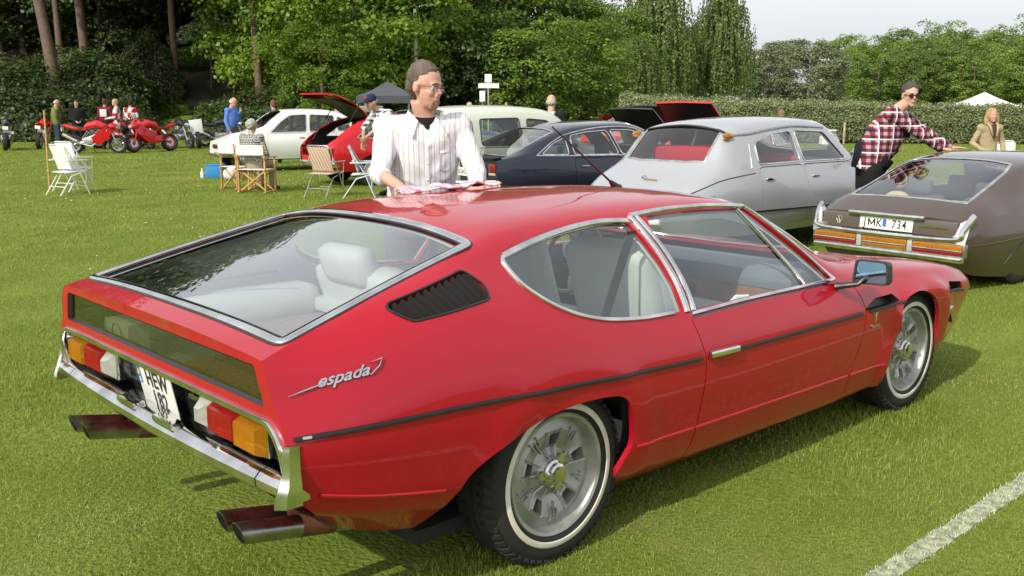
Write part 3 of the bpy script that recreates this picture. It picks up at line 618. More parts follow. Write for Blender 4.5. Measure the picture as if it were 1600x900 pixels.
    p = bear(332, 56); t = empty('blossom_bush', (p[0], p[1], float(ground_h(p[0], p[1])) + 1.6)); tag(t, 'bush of white blossom in the shade above the bank', 'shrub'); c = obj('foliage', CR['white'][0], t); c.scale = (3.2, 3.2, 2.4); MB().tube([(0, 0, -1.8), (.1, 0, 1.2)], [.08, .03], seg=6).build('stem', BARK, t)
forest()
# ------------------------------------------------------------------ clipped hedge
def hedge():
    rng = np.random.default_rng(77); n = 44000; A = np.array(bear(968, 43.5)[:2]); B = np.array(bear(1665, 40.5)[:2]); L_ = np.linalg.norm(B - A); u = (B - A) / L_; w = np.array([-u[1], u[0]])
    if np.dot(w, FW2) > 0: w = -w
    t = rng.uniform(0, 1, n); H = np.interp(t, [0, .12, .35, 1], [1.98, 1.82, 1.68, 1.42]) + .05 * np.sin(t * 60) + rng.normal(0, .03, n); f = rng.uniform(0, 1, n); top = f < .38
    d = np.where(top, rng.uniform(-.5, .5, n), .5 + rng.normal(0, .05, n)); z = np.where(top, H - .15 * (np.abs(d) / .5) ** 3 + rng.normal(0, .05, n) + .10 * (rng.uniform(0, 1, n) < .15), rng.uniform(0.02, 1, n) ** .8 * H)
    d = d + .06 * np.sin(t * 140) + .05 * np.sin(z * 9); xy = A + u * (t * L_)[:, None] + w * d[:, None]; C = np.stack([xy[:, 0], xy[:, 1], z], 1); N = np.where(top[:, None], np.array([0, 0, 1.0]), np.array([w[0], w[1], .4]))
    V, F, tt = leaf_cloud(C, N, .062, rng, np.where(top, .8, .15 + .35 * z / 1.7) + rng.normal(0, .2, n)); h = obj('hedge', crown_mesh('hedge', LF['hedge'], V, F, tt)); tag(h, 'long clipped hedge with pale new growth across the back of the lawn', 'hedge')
    m = MB(); M_ = A + (B - A) / 2; m.box((M_[0], M_[1], .62), (L_ - .3, .62, 1.22), rz=math.atan2(u[1], u[0])); c = m.build('hedge_core', pbr('hedge_twigs', (.030, .032, .016), rough=.95, var=.3, vscale=9, bump=.8, bscale=9), h)
hedge()
# ------------------------------------------------------------------ the red coupe: half sections, sill to centre line
ESP = [
 (-1.09, [(.70,.425,.15),(.825,.455,.12),(.865,.545,.035),(.882,.70,.002),(.835,.79,.002),(.800,.885,-.004),(.775,.925,.0),(.45,.94,-.005),(0,.945,-.008)]),
 (-0.85, [(.72,.33,.05),(.85,.425,.03),(.892,.50,.01),(.912,.708,0),(.868,.83,0),(.790,.945,0),(.728,.99,0),(.45,1.005,0),(0,1.012,0)]),
 (-0.5,  [(.74,.25),(.862,.365),(.907,.43),(.930,.700),(.890,.86),(.775,1.02),(.682,1.077),(.40,1.10),(0,1.108)]),
 (-0.1,  [(.76,.18),(.868,.30),(.915,.385),(.938,.675),(.888,.86),(.690,1.075),(.608,1.160),(.36,1.200),(0,1.212)]),
 (0.4,   [(.76,.16),(.865,.245),(.912,.362),(.936,.655),(.868,.835),(.598,1.140),(.537,1.188),(.3,1.228),(0,1.240)]),
 (0.9,   [(.76,.15),(.862,.225),(.910,.350),(.934,.640),(.866,.818),(.585,1.155),(.522,1.194),(.3,1.226),(0,1.236)]),
 (1.4,   [(.76,.15),(.860,.215),(.906,.340),(.932,.636),(.864,.812),(.605,1.135),(.560,1.172),(.3,1.196),(0,1.202)]),
 (1.64,  [(.76,.15),(.860,.212),(.904,.335),(.930,.635),(.864,.805),(.742,.968),(.700,1.018),(.35,1.095),(0,1.11)]),
 (1.82,  [(.76,.15),(.860,.212),(.902,.332),(.929,.634),(.866,.793),(.838,.825),(.790,.885),(.40,.995),(0,1.02)]),
 (2.08,  [(.76,.15),(.856,.212),(.900,.330),(.927,.633),(.872,.765),(.832,.808),(.750,.846),(.40,.872),(0,.880)]),
 (2.4,   [(.76,.16),(.852,.215),(.898,.328),(.925,.633),(.872,.740),(.818,.798),(.720,.824),(.40,.822),(0,.824)]),
 (2.8,   [(.74,.17),(.830,.225),(.880,.335),(.912,.628),(.868,.712),(.800,.766),(.705,.785),(.40,.774),(0,.774)]),
 (3.2,   [(.68,.19),(.765,.245),(.815,.350),(.868,.606),(.832,.678),(.762,.716),(.660,.722),(.38,.705),(0,.700)]),
 (3.5,   [(.60,.22),(.665,.265),(.715,.360),(.785,.572),(.752,.610),(.690,.632),(.600,.636),(.34,.630,.02),(0,.628,.03)]),
 (3.62,  [(.50,.26),(.555,.290),(.615,.370),(.690,.535),(.660,.555),(.610,.565),(.530,.567),(.30,.562,.04),(0,.560,.06)]),
]
def esp_post(X, t, v):
    X = X.copy()
    for cx, r0, amp in ((0.0, .40, .012), (2.65, .375, .022)):
        r = np.hypot(X[:, 0] - cx, X[:, 2] - .33); w = np.exp(-((r - r0) / .045) ** 2) * amp * (X[:, 2] > .2) * sstep(.62, .80, X[:, 1]) * sstep(.76, .66, X[:, 2])
        X[:, 1] += w
    return X
ESURF = Surf(ESP, sharp=(2,), post=esp_post, crease=(6, lambda t: 1 - sstep(-.32, -.02, t)))
RED = paint('red_car_paint', (0.40, 0.004, 0.017), rough=0.38, coat=.8)
LINING = pbr('cabin_lining', (0.72, 0.75, 0.73), rough=0.75, var=0.06, vscale=8)
CARPET = pbr('maroon_carpet', (0.27, 0.21, 0.23), rough=0.95, var=0.2, vscale=40)
DASH = pbr('grey_dashboard', (0.16, 0.19, 0.22), rough=0.6, var=0.1)
WOOD = pbr('dash_wood', (0.22, 0.12, 0.06), rough=0.35, coat=0.4, var=0.3, vscale=18)
BELT = pbr('seat_belt', (0.05, 0.055, 0.055), rough=0.8)

def tyre_profile(R, w, rim):
    h = w / 2
    return [(rim - .012, -h * .72), (rim + .004, -h * .86), (rim + .03, -h * .98), ((R + rim) / 2 + .01, -h * 1.04), (R - .035, -h * .98), (R - .014, -h * .86), (R - .003, -h * .70), (R, -h * .5),
            (R - .001, -h * .42), (R - .009, -h * .40), (R - .009, -h * .34), (R, -h * .32), (R + .001, -h * .10), (R - .009, -h * .08), (R - .009, h * .02), (R + .001, h * .04), (R, h * .30), (R - .009, h * .32), (R - .009, h * .38), (R - .001, h * .40),
            (R, h * .5), (R - .003, h * .70), (R - .014, h * .86), (R - .035, h * .98), ((R + rim) / 2 + .01, h * 1.04), (rim + .03, h * .98), (rim + .004, h * .86), (rim - .012, h * .72)]
def tread(mb, R, w, n=56):
    """angled shoulder lugs of a block tread"""
    for k in range(n):
        a = 2 * pi * k / n
        for sd in (-1, 1):
            for j, (o0, o1, tw) in enumerate(((.34, .70, .5), (.70, .95, .2))):
                q = []
                for (oo, da, rr) in ((o0, 0, R + .004), (o1, tw * .06, R - (.012 if j else .001)), (o1, tw * .06 + .062, R - (.012 if j else .001)), (o0, .062, R + .004)):
                    b = a + da * (1 if j == 0 else 1) + (0.03 if sd > 0 else 0); q.append((rr * cos(b), sd * oo * w / 2, rr * sin(b)))
                qi = [(v[0] * (1 - .012 / R), v[1] * .97, v[2] * (1 - .012 / R)) for v in q]
                mb.add(q + qi, [(0, 1, 2, 3), (0, 4, 5, 1), (1, 5, 6, 2), (2, 6, 7, 3), (3, 7, 4, 0)], 0)
def espada_rim(parent, rim=.2177, sgn=-1, ang=0.0):
    """deep five-window magnesium wheel; outer face towards sgn*y"""
    # barrel and lip
    m = MB()
    m.lathe([(rim - .006, -sgn * .085), (rim - .012, sgn * .0), (rim - .010, sgn * .060), (rim + .004, sgn * .078), (rim + .009, sgn * .088), (rim + .004, sgn * .094), (rim - .008, sgn * .090), (rim - .013, sgn * .078), (rim - .016, sgn * .068), (rim - .022, sgn * .054)], seg=64)
    # dished centre with five tapered openings
    def dz(r): return np.interp(r, [0, .050, .062, .088, .105, .150, .165, .170, .184, rim - .022], [.066, .066, .050, .038, .052, .066, .068, .058, .056, .054])
    verts = []; edges = []
    def ringpts(r, n): return [(r * cos(2 * pi * k / n), r * sin(2 * pi * k / n)) for k in range(n)]
    ro = ringpts(rim - .022, 60); verts += ro; edges += [(i, (i + 1) % 60) for i in range(60)]
    for r, n in ((.184, 48), (.160, 48), (.090, 30), (.062, 24), (.05, 20), (.025, 10)): verts += ringpts(r, n)
    holes = []
    for k in range(5):
        a = 2 * pi * k / 5 + pi / 2 + ang; c, s_ = cos(a), sin(a)
        tr = [(.106, -.018), (.150, -.026), (.150, .026), (.106, .018)]
        P = round_poly([(r * c - t * s_, r * s_ + t * c) for r, t in tr], .008, 3); b = len(verts); verts += [tuple(q) for q in P]; edges += [(b + i, b + (i + 1) % len(P)) for i in range(len(P))]; holes.append(P)
    r = delaunay_2d_cdt([Vector(v) for v in verts], edges, [], 0, 1e-6)
    U = np.array([tuple(v) for v in r[0]]); F = np.array([tuple(f) for f in r[2] if len(f) == 3]); c = U[F].mean(1); ok = np.hypot(c[:, 0], c[:, 1]) < rim - .020
    for P in holes: ok &= ~inside(c, P)
    F = F[ok]; rr = np.hypot(U[:, 0], U[:, 1]); V = np.stack([U[:, 0], sgn * dz(rr), U[:, 1]], 1); m.add(V, F)
    for P in holes:      # raised lips and deep walls of the openings
        n = len(P); r_ = np.hypot(P[:, 0], P[:, 1]); Q = offset_poly(P, -.001); O = offset_poly(P, .006)
        V = [(p[0], sgn * (dz(q) + .009), p[1]) for p, q in zip(P, r_)] + [(p[0], sgn * (dz(q) - .05), p[1]) for p, q in zip(Q, r_)] + [(p[0], sgn * dz(q), p[1]) for p, q in zip(O, r_)]
        m.add(V, [(i, (i + 1) % n, n + (i + 1) % n, n + i) for i in range(n)] + [(i, (i + 1) % n, 2 * n + (i + 1) % n, 2 * n + i) for i in range(n)])
    for k in range(5):   # cooling fins between the openings
        for da in (-.10, 0, .10):
            a = 2 * pi * (k + .5) / 5 + pi / 2 + ang + da; L = .040 if da == 0 else .026
            rc = .156 if da else .136
            m.box((rc * cos(a), sgn * .066, rc * sin(a)), (L * 1.5, .013, .004), rot=Matrix.Rotation(-a, 3, 'Y'))
    for k in range(5):   # ridges that flank every opening, hub to rim
        for da in (-.31, .31):
            a = 2 * pi * k / 5 + pi / 2 + ang; c, s_ = cos(a), sin(a); P0 = [(.056, da * .045), (.095, da * .082), (.158, da * .118)]
            m.tube([(r * c - t * s_, sgn * (float(dz(r)) + .004), r * s_ + t * c) for r, t in P0], [.0035, .0042, .0038], seg=6)
    o = m.build('rim', ALLOY, parent, sharp=30)
    h = MB(); h.lathe([(.052, sgn * .05), (.050, sgn * .074), (.042, sgn * .080), (.040, sgn * .092), (.032, sgn * .096), (.030, sgn * .104), (.0, sgn * .105)], seg=28)
    for k in range(3):
        a = 2 * pi * k / 3 + 1.0
        h.prism([(.030, -.020), (.074, -.009), (.078, .004), (.072, .014), (.030, .020)], .018, Matrix.Translation((0, sgn * .076, 0)) @ Matrix.Rotation(-a, 4, 'Y') @ Matrix.Rotation(pi / 2 * sgn * 1, 4, 'X'))
    h.build('knock_off_hub', CHROME, parent, sharp=35)
    return o
def brake_disc(parent, sgn, R=.15):
    MB().lathe([(.0, 0), (R, 0), (R, -sgn * .02), (.0, -sgn * .02)], seg=32).build('brake_disc', DARK, parent, loc=(0, -sgn * .015, 0))

def build_coupe():
    S = ESURF; V1 = S.sv[-1]; sv = S.sv
    root = empty('sports_coupe'); tag(root, 'glossy red two door coupe with whitewall tyres filling the foreground', 'car')
    # ---- outlines (metres on the car, side view x,z and plan view x,y)
    quarter = smooth_poly([(-.111, 1.098), (-.119, 1.080), (-.103, 1.019), (-.067, .978), (-.021, .943), (.036, .913), (.101, .888), (.192, .864), (.3, .847), (.436, .834), (.60, .829)], 3, False)
    quarter = np.concatenate([quarter, dens([(.668, .829), (.690, .92), (.688, 1.005), (.668, 1.09), (.640, 1.150)], .05, False), smooth_poly([(.640, 1.153), (.485, 1.161), (.291, 1.151), (.091, 1.131), (-.03, 1.113), (-.09, 1.102)], 3, False)])
    dwin = np.concatenate([dens([(.715, .823), (1.05, .826), (1.41, .825), (1.79, .818)], .06, False), dens([(1.80, .822), (1.637, .975), (1.452, 1.144)], .05, False), smooth_poly([(1.44, 1.150), (1.25, 1.160), (1.08, 1.166), (.90, 1.167), (.775, 1.164)], 2, False), dens([(.745, 1.10), (.752, 1.0), (.742, .91)], .05, False)])
    qtr = S.inv(quarter, 'side', .55, .9); dwn = S.inv(dwin, 'side', .55, .9)
    door = round_poly([(.700, .20), (.712, .36), (.722, .53), (.728, .64), (.700, .75), (.690, .800), (1.2, .806), (1.72, .800), (1.955, .772), (1.992, .70), (2.005, .635), (1.985, .52), (1.945, .38), (1.915, .20)], .02, 2)
    dr = S.inv(dens(door, .05), 'side', .1, sv[4] + .1); dr_o = offset_poly(dr, .003); dr_i = offset_poly(dr, -.003)
    arch = smooth_poly([(-.560, .250), (-.497, .428), (-.407, .505), (-.311, .550), (-.165, .592), (-.014, .609), (.131, .605), (.222, .590), (.268, .555), (.300, .48), (.318, .393), (.295, .318), (.276, .270)], 3, False)
    archp = np.concatenate([S.inv(arch, 'side', 0, sv[3]), [(.30, -.2), (-.6, -.2)]])
    arch2 = smooth_poly([(2.315, .205), (2.325, .38), (2.335, .52), (2.348, .600), (2.40, .650), (2.50, .672), (2.60, .668), (2.70, .640), (2.80, .585), (2.870, .50), (2.915, .40), (2.935, .30), (2.94, .22)], 3, False)
    # the arch opens in front of and behind the wheel
    arch2[:4, 0] -= .03
    arch2p = np.concatenate([S.inv(arch2, 'side', 0, sv[4]), [(2.96, -.2), (2.28, -.2)]])
    louv = S.inv(dens(round_poly([(-.318, 1.080), (-.262, 1.03), (-.278, .990), (-.45, .978), (-.605, .968), (-.660, 1.004), (-.648, 1.018), (-.48, 1.05)], .015, 2), .04), 'side', .6, .92)
    fv1 = S.inv(round_poly([(1.985, .645), (2.03, .668), (2.117, .690), (2.29, .690), (2.345, .650), (2.30, .645)], .012, 2), 'side', .4, .7)
    fv2 = S.inv(round_poly([(2.965, .622), (2.985, .664), (3.20, .636), (3.225, .594)], .012, 2), 'side', .4, .7)
    blight = dens([(-1.002, 0), (-1.002, .40), (-1.000, .725), (-.60, .675), (-.225, .612), (-.205, .30), (-.200, 0)], .05, False)
    bl = S.inv(blight, 'plan', .82, V1); bl = np.concatenate([bl[:-1], [(bl[-1][0], V1 + .1)], [(bl[0][0], V1 + .1)]])
    blq = S.inv(round_poly([(-1.002, .0), (-1.000, .725), (-.225, .612), (-.200, 0)], .03, 3)[4:-4] if False else np.concatenate([dens([(-1.003, .0), (-1.001, .69)], .05, False), smooth_poly([(-1.0, .70), (-.995, .722), (-.97, .722)], 3, False), dens([(-.95, .719), (-.25, .617)], .05, False), smooth_poly([(-.24, .615), (-.215, .605), (-.208, .58)], 3, False), dens([(-.207, .55), (-.200, 0)], .05, False)]), 'plan', .82, V1)
    wsh = dens([(2.10, 0), (2.07, .30), (1.93, .60), (1.80, .735), (1.64, .675), (1.50, .56), (1.46, .47), (1.44, .25), (1.43, 0)], .05, False)
    ws = S.inv(wsh, 'plan', .82, V1); ws = np.concatenate([ws[:-1], [(ws[-1][0], V1 + .1)], [(ws[0][0], V1 + .1)]])
    hoodp = dens([(2.16, 0), (2.14, .35), (2.05, .64), (2.4, .665), (2.9, .64), (3.3, .58), (3.5, .52), (3.53, .2), (3.54, 0)], .06, False)
    hd = S.inv(hoodp, 'plan', .82, V1); hdo = np.concatenate([hd, [(3.56, V1 + .1), (2.14, V1 + .1)]]); hd_i = offset_poly(hdo, -.003); hd_o = offset_poly(hdo, .003)
    PN = Panels(S, [('quarter', qtr), ('dwin', dwn), ('louvre', louv), ('arch', archp), ('arch', arch2p), ('vent', fv1), ('vent', fv2), ('blight', bl), ('wind', ws), ('door', dr_i), ('gap', dr_o), ('hood', hd_i), ('gap', hd_o)], .055, .045)
    body = PN.obj('body_shell', ['body'], RED, root, flange=.022)
    for sd in (1, -1):
        d = PN.obj('door', ['door'], RED, root, both=False, side=sd, flange=.02)
        mb = MB(); q = S.inv([(.735, .652), (.83, .650), (.925, .648)], 'side', .3, .7); X = S.ev(q[:, 0], q[:, 1]); N = S.nrm(q[:, 0], q[:, 1])
        strip(mb, dens(X, .02, False) * [1, sd, 1], np.repeat(N[1:2], len(dens(X, .02, False)), 0) * [1, sd, 1], .030, .024)
        mb.build('door_handle', CHROME, d)
    PN.obj('bonnet', ['hood'], RED, root, flange=.015)
    gb = dict(push=-.008)
    for sd in (1, -1):
        PN.obj('quarter_window', ['quarter'], GLASS, root, both=False, side=sd, push=-.007)
        PN.obj('door_window', ['dwin'], GLASS, root, both=False, side=sd, push=-.007)
    PN.obj('windscreen', ['wind'], GLASS, root, push=-.006)
    PN.obj('rear_window', ['blight'], glass_mat('rear_glass', (.92, .96, .94), 1.9), root, push=-.006)
    # ---- inside skin
    PN.obj('cabin_lining', ['body', 'door', 'gap', 'louvre'], LINING, root, push=-.035, sel=lambda u, x: (u[:, 0] > -1.0) & (u[:, 0] < 1.95) & (x[:, 2] > .63))
    PN.obj('inner_shell', ['body', 'door', 'gap', 'vent', 'louvre', 'hood'], DARK, root, push=-.060, sel=lambda u, x: (u[:, 0] > -1.0) & ((x[:, 2] < .63) | (u[:, 0] > 1.95)))
    # ---- bright trim round the glass
    mb = MB()
    ql = qtr[:len(qtr)]; n0 = 31
    tl = [(qtr[:31], .016, .010), (np.concatenate([qtr[-16:], qtr[:1]]), .026, .012),
          (S.inv(dens([(.700, .812), (1.05, .817), (1.41, .816), (1.815, .812)], .05, False), 'side', .5, .9), .016, .010),
          (S.inv(smooth_poly([(1.452, 1.156), (1.25, 1.172), (1.08, 1.177), (.90, 1.178), (.68, 1.170)], 4, False), 'side', .5, .95), .024, .012),
          (S.inv(dens([(1.815, .812), (1.66, .965), (1.462, 1.152)], .04, False), 'side', .5, .95), .014, .010),
          (S.inv(dens([(1.545, .824), (1.47, .97), (1.385, 1.148)], .04, False), 'side', .5, .95), .014, .010)]
    for dx, w in ((-.020, .022), (.018, .022)):
        tl.append((S.inv(smooth_poly([(.700 + dx, .820), (.722 + dx, .91), (.724 + dx, 1.0), (.715 + dx, 1.07), (.690 + dx, 1.165)], 4, False), 'side', .5, .95), w, .013))
    for q_, w_, h_ in tl:
        for sd in (1, -1): mb = MB(); surf_strip(mb, S, q_, w_, h_, sides=(sd,)); mb.build('window_trim', CHROME, root, sharp=50)
    mb = MB(); X = S.ev(blq[:, 0], blq[:, 1]); N = S.nrm(blq[:, 0], blq[:, 1])
    XX = np.concatenate([X, X[::-1][1:-1] * [1, -1, 1]]); NN = np.concatenate([N, N[::-1][1:-1] * [1, -1, 1]])
    strip(mb, XX, NN, .034, .010, True); mb.build('rear_window_trim', CHROME, root, sharp=50)
    mb = MB(); strip(mb, XX, NN, .048, .004, True); mb.build('rear_window_seal', BLACK, root, sharp=50)
    q = ws[:-2]; X = S.ev(q[:, 0], np.minimum(q[:, 1], V1)); N = S.nrm(q[:, 0], np.minimum(q[:, 1], V1 - .005)); X[0, 1] = X[-1, 1] = 0
    XX = np.concatenate([X, X[::-1][1:-1] * [1, -1, 1]]); NN = np.concatenate([N, N[::-1][1:-1] * [1, -1, 1]])
    mb = MB(); strip(mb, XX, NN, .026, .009, True); mb.build('windscreen_trim', CHROME, root, sharp=50)
    # ---- black rubbing strip, in lengths broken at the panel gaps
    trim = [(-1.060, .718), (-.80, .712), (-.5, .7035), (-.016, .679), (.4, .657), (.69, .646), (1.2, .640), (1.961, .638), (2.38, .640)]
    tq = S.inv(smooth_poly(trim, 8, False), 'side', .35, .65)
    for sd in (1, -1):
        for a, b in ((-1.07, .725), (.735, 2.005), (2.012, 2.40)):
            seg = tq[(tq[:, 0] > a) & (tq[:, 0] < b)]; mb = MB(); surf_strip(mb, S, seg, .015, .011, sides=(sd,)); mb.build('rubbing_strip', BLACK, root)
        mb = MB(); surf_strip(mb, S, S.inv(smooth_poly([(2.965, .612), (3.1, .602), (3.23, .584)], 5, False), 'side', .3, .65), .018, .012, sides=(sd,)); mb.build('rubbing_strip', BLACK, root)
        mb = MB(); surf_strip(mb, S, tq[1:3], .012, .0118, sides=(sd,)); mb.build('strip_end_cap', CHROME, root)
    # ---- sill and valance creases: rolled edges
    mb = MB()
    for seg in ([(-.985, .535), (-.8, .487), (-.56, .440)], [(.34, .368), (.69, .358)], [(.70, .358), (1.9, .338)], [(1.93, .337), (2.25, .332)]):
        for sd in (1, -1): mb = MB(); surf_strip(mb, S, S.inv(smooth_poly(seg, 8, False), 'side', .1, .4), .014, .006, sides=(sd,)); mb.build('sill_moulding', RED, root, sharp=60)
    # ---- louvre in the rear pillar
    for sd in (1, -1):
        fr = MB(); surf_strip(fr, S, louv, .008, .005, closed=True, sides=(sd,)); lo = fr.build('pillar_louvre', BLACK, root)
        bk = PN.obj('louvre_backing', ['louvre'], DARK, lo, both=False, side=sd, push=-.03)
        for k in range(11):
            xa = -.630 + k * .0315; a0 = np.array([(xa + .030, 0.0)])
            lo_z = np.interp(xa + .02, [-.66, -.605, -.45, -.278], [.990, .972, .980, .993]); hi_z = np.interp(xa - .0, [-.648, -.48, -.318], [1.014, 1.047, 1.074])
            qq = S.inv([(xa + .030, lo_z), (xa + .012, (lo_z + hi_z) / 2), (xa - .006, hi_z)], 'side', .6, .95); X = S.ev(qq[:, 0], qq[:, 1]); N = S.nrm(qq[:, 0], qq[:, 1])
            A = X - N * .028 + [-.012, 0, 0]; B = X + N * .004 + [.012, 0, 0]; C = B - N * .004
            m = MB(); m.add(np.concatenate([A, B, C, A - N * .004]) * [1, sd, 1], [(0, 1, 4, 3), (1, 2, 5, 4), (3, 4, 7, 6), (4, 5, 8, 7), (6, 7, 10, 9), (7, 8, 11, 10)]); m.build('slat', pbr('louvre_black', (.010, .009, .008), rough=.75, spec=.2), lo)
    # ---- front fender vents: dark pockets
    for sd in (1, -1):
        for poly in (fv1, fv2):
            X = S.ev(poly[:, 0], poly[:, 1]); N = S.nrm(poly[:, 0], poly[:, 1]); c = X.mean(0); n = len(X)
            m = MB(); m.add(np.concatenate([(X - N * .004), (X * .9 + c * .1 - N * .045)]) * [1, sd, 1], [(i, (i + 1) % n, n + (i + 1) % n, n + i) for i in range(n)] + [tuple(range(n, 2 * n))]); m.build('fender_vent', BLACK, root, sharp=30)
    # ---- tail panel
    zz = np.array([.385, .43, .455, .545, .70, .79, .885, .925, .94, .945]); xx = -1.09 + np.array([.19, .16, .12, .035, .002, .002, -.004, 0, -.005, -.008])
    tx = lambda z: np.interp(z, zz, xx)
    e = np.where(abs(PN.U[:, 0] - PN.T0) < 1e-6)[0]; e = e[np.argsort(PN.U[e, 1])]; B = PN.X[e]
    out = [(-y, z) for _, y, z in B][:-1] + [(0, B[-1][2])] + [(y, z) for _, y, z in B[::-1][1:]]
    pan = round_poly([(-.775, .790), (-.735, .905), (.735, .905), (.775, .790)], .012, 2)
    rec = round_poly([(-.845, .560), (-.858, .700), (-.800, .752), (.800, .752), (.858, .700), (.845, .560)], .03, 3)
    out = out + [(.53, .425), (.46, .385), (-.46, .385), (-.53, .425)]
    vs = [tuple(o) for o in out]; ed = [(i, (i + 1) % len(vs)) for i in range(len(vs))]
    for P in (dens(pan, .06), dens(rec, .06)):
        b = len(vs); vs += [tuple(q) for q in P]; ed += [(b + i, b + (i + 1) % len(P)) for i in range(len(P))]
    vs += [(y, z) for y in np.linspace(-.7, .7, 22) for z in (.925, .77, .50)]
    r = delaunay_2d_cdt([Vector(v) for v in vs], ed, [], 0, 1e-6); U = np.array([tuple(v) for v in r[0]]); F = np.array([tuple(f) for f in r[2] if len(f) == 3]); c = U[F].mean(1)
    ok = inside(c, np.array(out)) & ~inside(c, pan) & ~inside(c, rec); F = F[ok]
    m = MB(); m.add(np.stack([tx(U[:, 1]), U[:, 0], U[:, 1]], 1), F)
    def wall(m, P, d0, d1, shrink=0.0, cap=False):
        n = len(P); Q = offset_poly(P, -shrink) if shrink else P
        m.add([(tx(z) + d0, y, z) for y, z in P] + [(tx(z) + d1, y, z) for y, z in Q], [(i, (i + 1) % n, n + (i + 1) % n, n + i) for i in range(n)] + ([tuple(range(n, 2 * n))] if cap else []))
    wall(m, pan, 0, .014); wall(m, rec, 0, .012)
    m.build('tail_panel', RED, root, sharp=30)
    m = MB(); wall(m, pan, .004, .020, .014); m.build('tail_window_seal', BLACK, root)
    pi_ = offset_poly(pan, -.010); m = MB(); m.add([(tx(z) + .014, y, z) for y, z in pi_], [tuple(range(len(pi_)))]); m.build('tail_window', glass_mat('tail_glass', (.40, .41, .34), .30), root, smooth=False)
    m = MB(); wall(m, offset_poly(rec, .001), .010, .055, .012, True); m.build('tail_recess', pbr('tail_black', (.02, .022, .02), rough=.25, coat=.5), root, sharp=30)
    m = MB(); P = np.array([(tx(z) - .001, y, z) for y, z in dens(rec, .04)]); k = P[:, 2] > .585; P = P[k]; P = P[np.argsort(np.arctan2(P[:, 1], P[:, 2] - .5))]
    strip(m, P, np.repeat([[-1., 0, 0]], len(P), 0), .020, .012); m.build('tail_surround', CHROME, root)
    # ---- tail lamps
    for sd in (1, -1):
        base = MB().box((-1.050, sd * .545, .680), (.05, .43, .098), bev=.008); lp = base.build('tail_lamp', CHROME, root)
        def lens(y0, y1, z0, z1, mt, nm, d, bv=.012):
            m = MB(); a, b = sorted((y0 * sd, y1 * sd))
            V = [(-1.070, a, z0), (-1.070, b, z0), (-1.070, b, z1), (-1.070, a, z1), (-1.070 - d, a + bv, z0 + bv), (-1.070 - d, b - bv, z0 + bv), (-1.070 - d, b - bv, z1 - bv), (-1.070 - d, a + bv, z1 - bv)]
            m.add(V, [(0, 1, 5, 4), (1, 2, 6, 5), (2, 3, 7, 6), (3, 0, 4, 7)])
            nr = 9; ys_ = np.linspace(a + bv, b - bv, 2 * nr + 1); V = []
            for i, yy in enumerate(ys_): V += [(-1.070 - d + (.0035 if i % 2 else 0), yy, z0 + bv), (-1.070 - d + (.0035 if i % 2 else 0), yy, z1 - bv)]
            m.add(V, [(2 * i, 2 * i + 2, 2 * i + 3, 2 * i + 1) for i in range(2 * nr)]); m.build(nm, mt, lp, smooth=False)
        lens(.602, .752, .634, .728, AMBER, 'indicator_lens', .036); lens(.424, .601, .634, .728, REDLENS, 'brake_lens', .030); lens(.342, .423, .634, .728, CLEARLENS, 'reverse_lens', .040, .026)
    # ---- number plate, two rows
    pm = MB().box((0, 0, 0), (.275, .146, .004), bev=.003)
    pl = pm.build('number_plate', PLATE, root); Mp = frame_mat((-1.068, 0, .668), (0, -1, 0), (-1, 0, -.20)); pl.matrix_local = Mp
    for tx_, yy, xx_ in (('HEW', .034, .018), ('182', -.038, .012)):
        o = obj('plate_lettering', text_mesh(tx_, .086, PBLACK, ext=.001, bold=.0012, sx=.86, space=1.08), pl, loc=(xx_, yy, .003))
    MB().box((-.120, .036, .0025), (.024, .062, .002)).build('plate_badge', PBLUE, pl)
    MB().tube([(-.120 + .008 * cos(a), .046 + .009 * sin(a), .0042) for a in np.linspace(0, 2 * pi, 13)], .0014, seg=5).build('plate_stars', pbr('plate_yellow', (.8, .6, .05)), pl)
    for y in (.03,): obj('plate_lettering', text_mesh('S', .024, PLATE, ext=.0006, bold=.0006), pl, loc=(-.120, .018, .0042))
    # ---- bumper
    prof = [(-1.040, .610), (-1.085, .606), (-1.116, .597), (-1.132, .580), (-1.130, .556), (-1.112, .536), (-1.085, .528), (-1.045, .532)]
    def bump(y0, y1, nm):
        ys = np.linspace(y0, y1, 14); n = len(prof); V = []
        for y in ys:
            bow = .030 * (y / .85) ** 2
            V += [(x + bow, y, z) for x, z in prof]
        F = [(i * n + k, i * n + (k + 1) % n, (i + 1) * n + (k + 1) % n, (i + 1) * n + k) for i in range(13) for k in range(n)] + [tuple(range(n)), tuple(13 * n + k for k in range(n))]
        return MB().add(V, F).build(nm, CHROME, root, sharp=35)
    bump(-.735, .735, 'bumper')
    for sd in (1, -1):
        e_ = bump(*sorted((sd * .741, sd * .872)), 'bumper_corner')
        h = MB(); prof2 = [(-1.088, .864), (-1.094, .876), (-1.082, .892), (-1.052, .893), (-1.050, .866)]
        V = []; zs = [(.532, .034), (.560, .030), (.595, .016), (.630, .004), (.705, 0)]
        for z, ex in zs: V += [(x - (ex if i < 2 else ex * .6 if i == 2 else 0), (y + (.006 if i in (2, 3) else 0) * (ex > .01)) * sd, z) for i, (x, y) in enumerate(prof2)]
        n = 5; h.add(V, [(i * n + k, i * n + (k + 1) % n, (i + 1) * n + (k + 1) % n, (i + 1) * n + k) for i in range(4) for k in range(n)] + [tuple(range(n)), tuple(20 + k for k in range(n))]); h.build('corner_horn', CHROME, e_, sharp=35)
        MB().box((-1.104, sd * .150, .604), (.046, .150, .024), bev=.009).build('over_rider', CHROME, root)
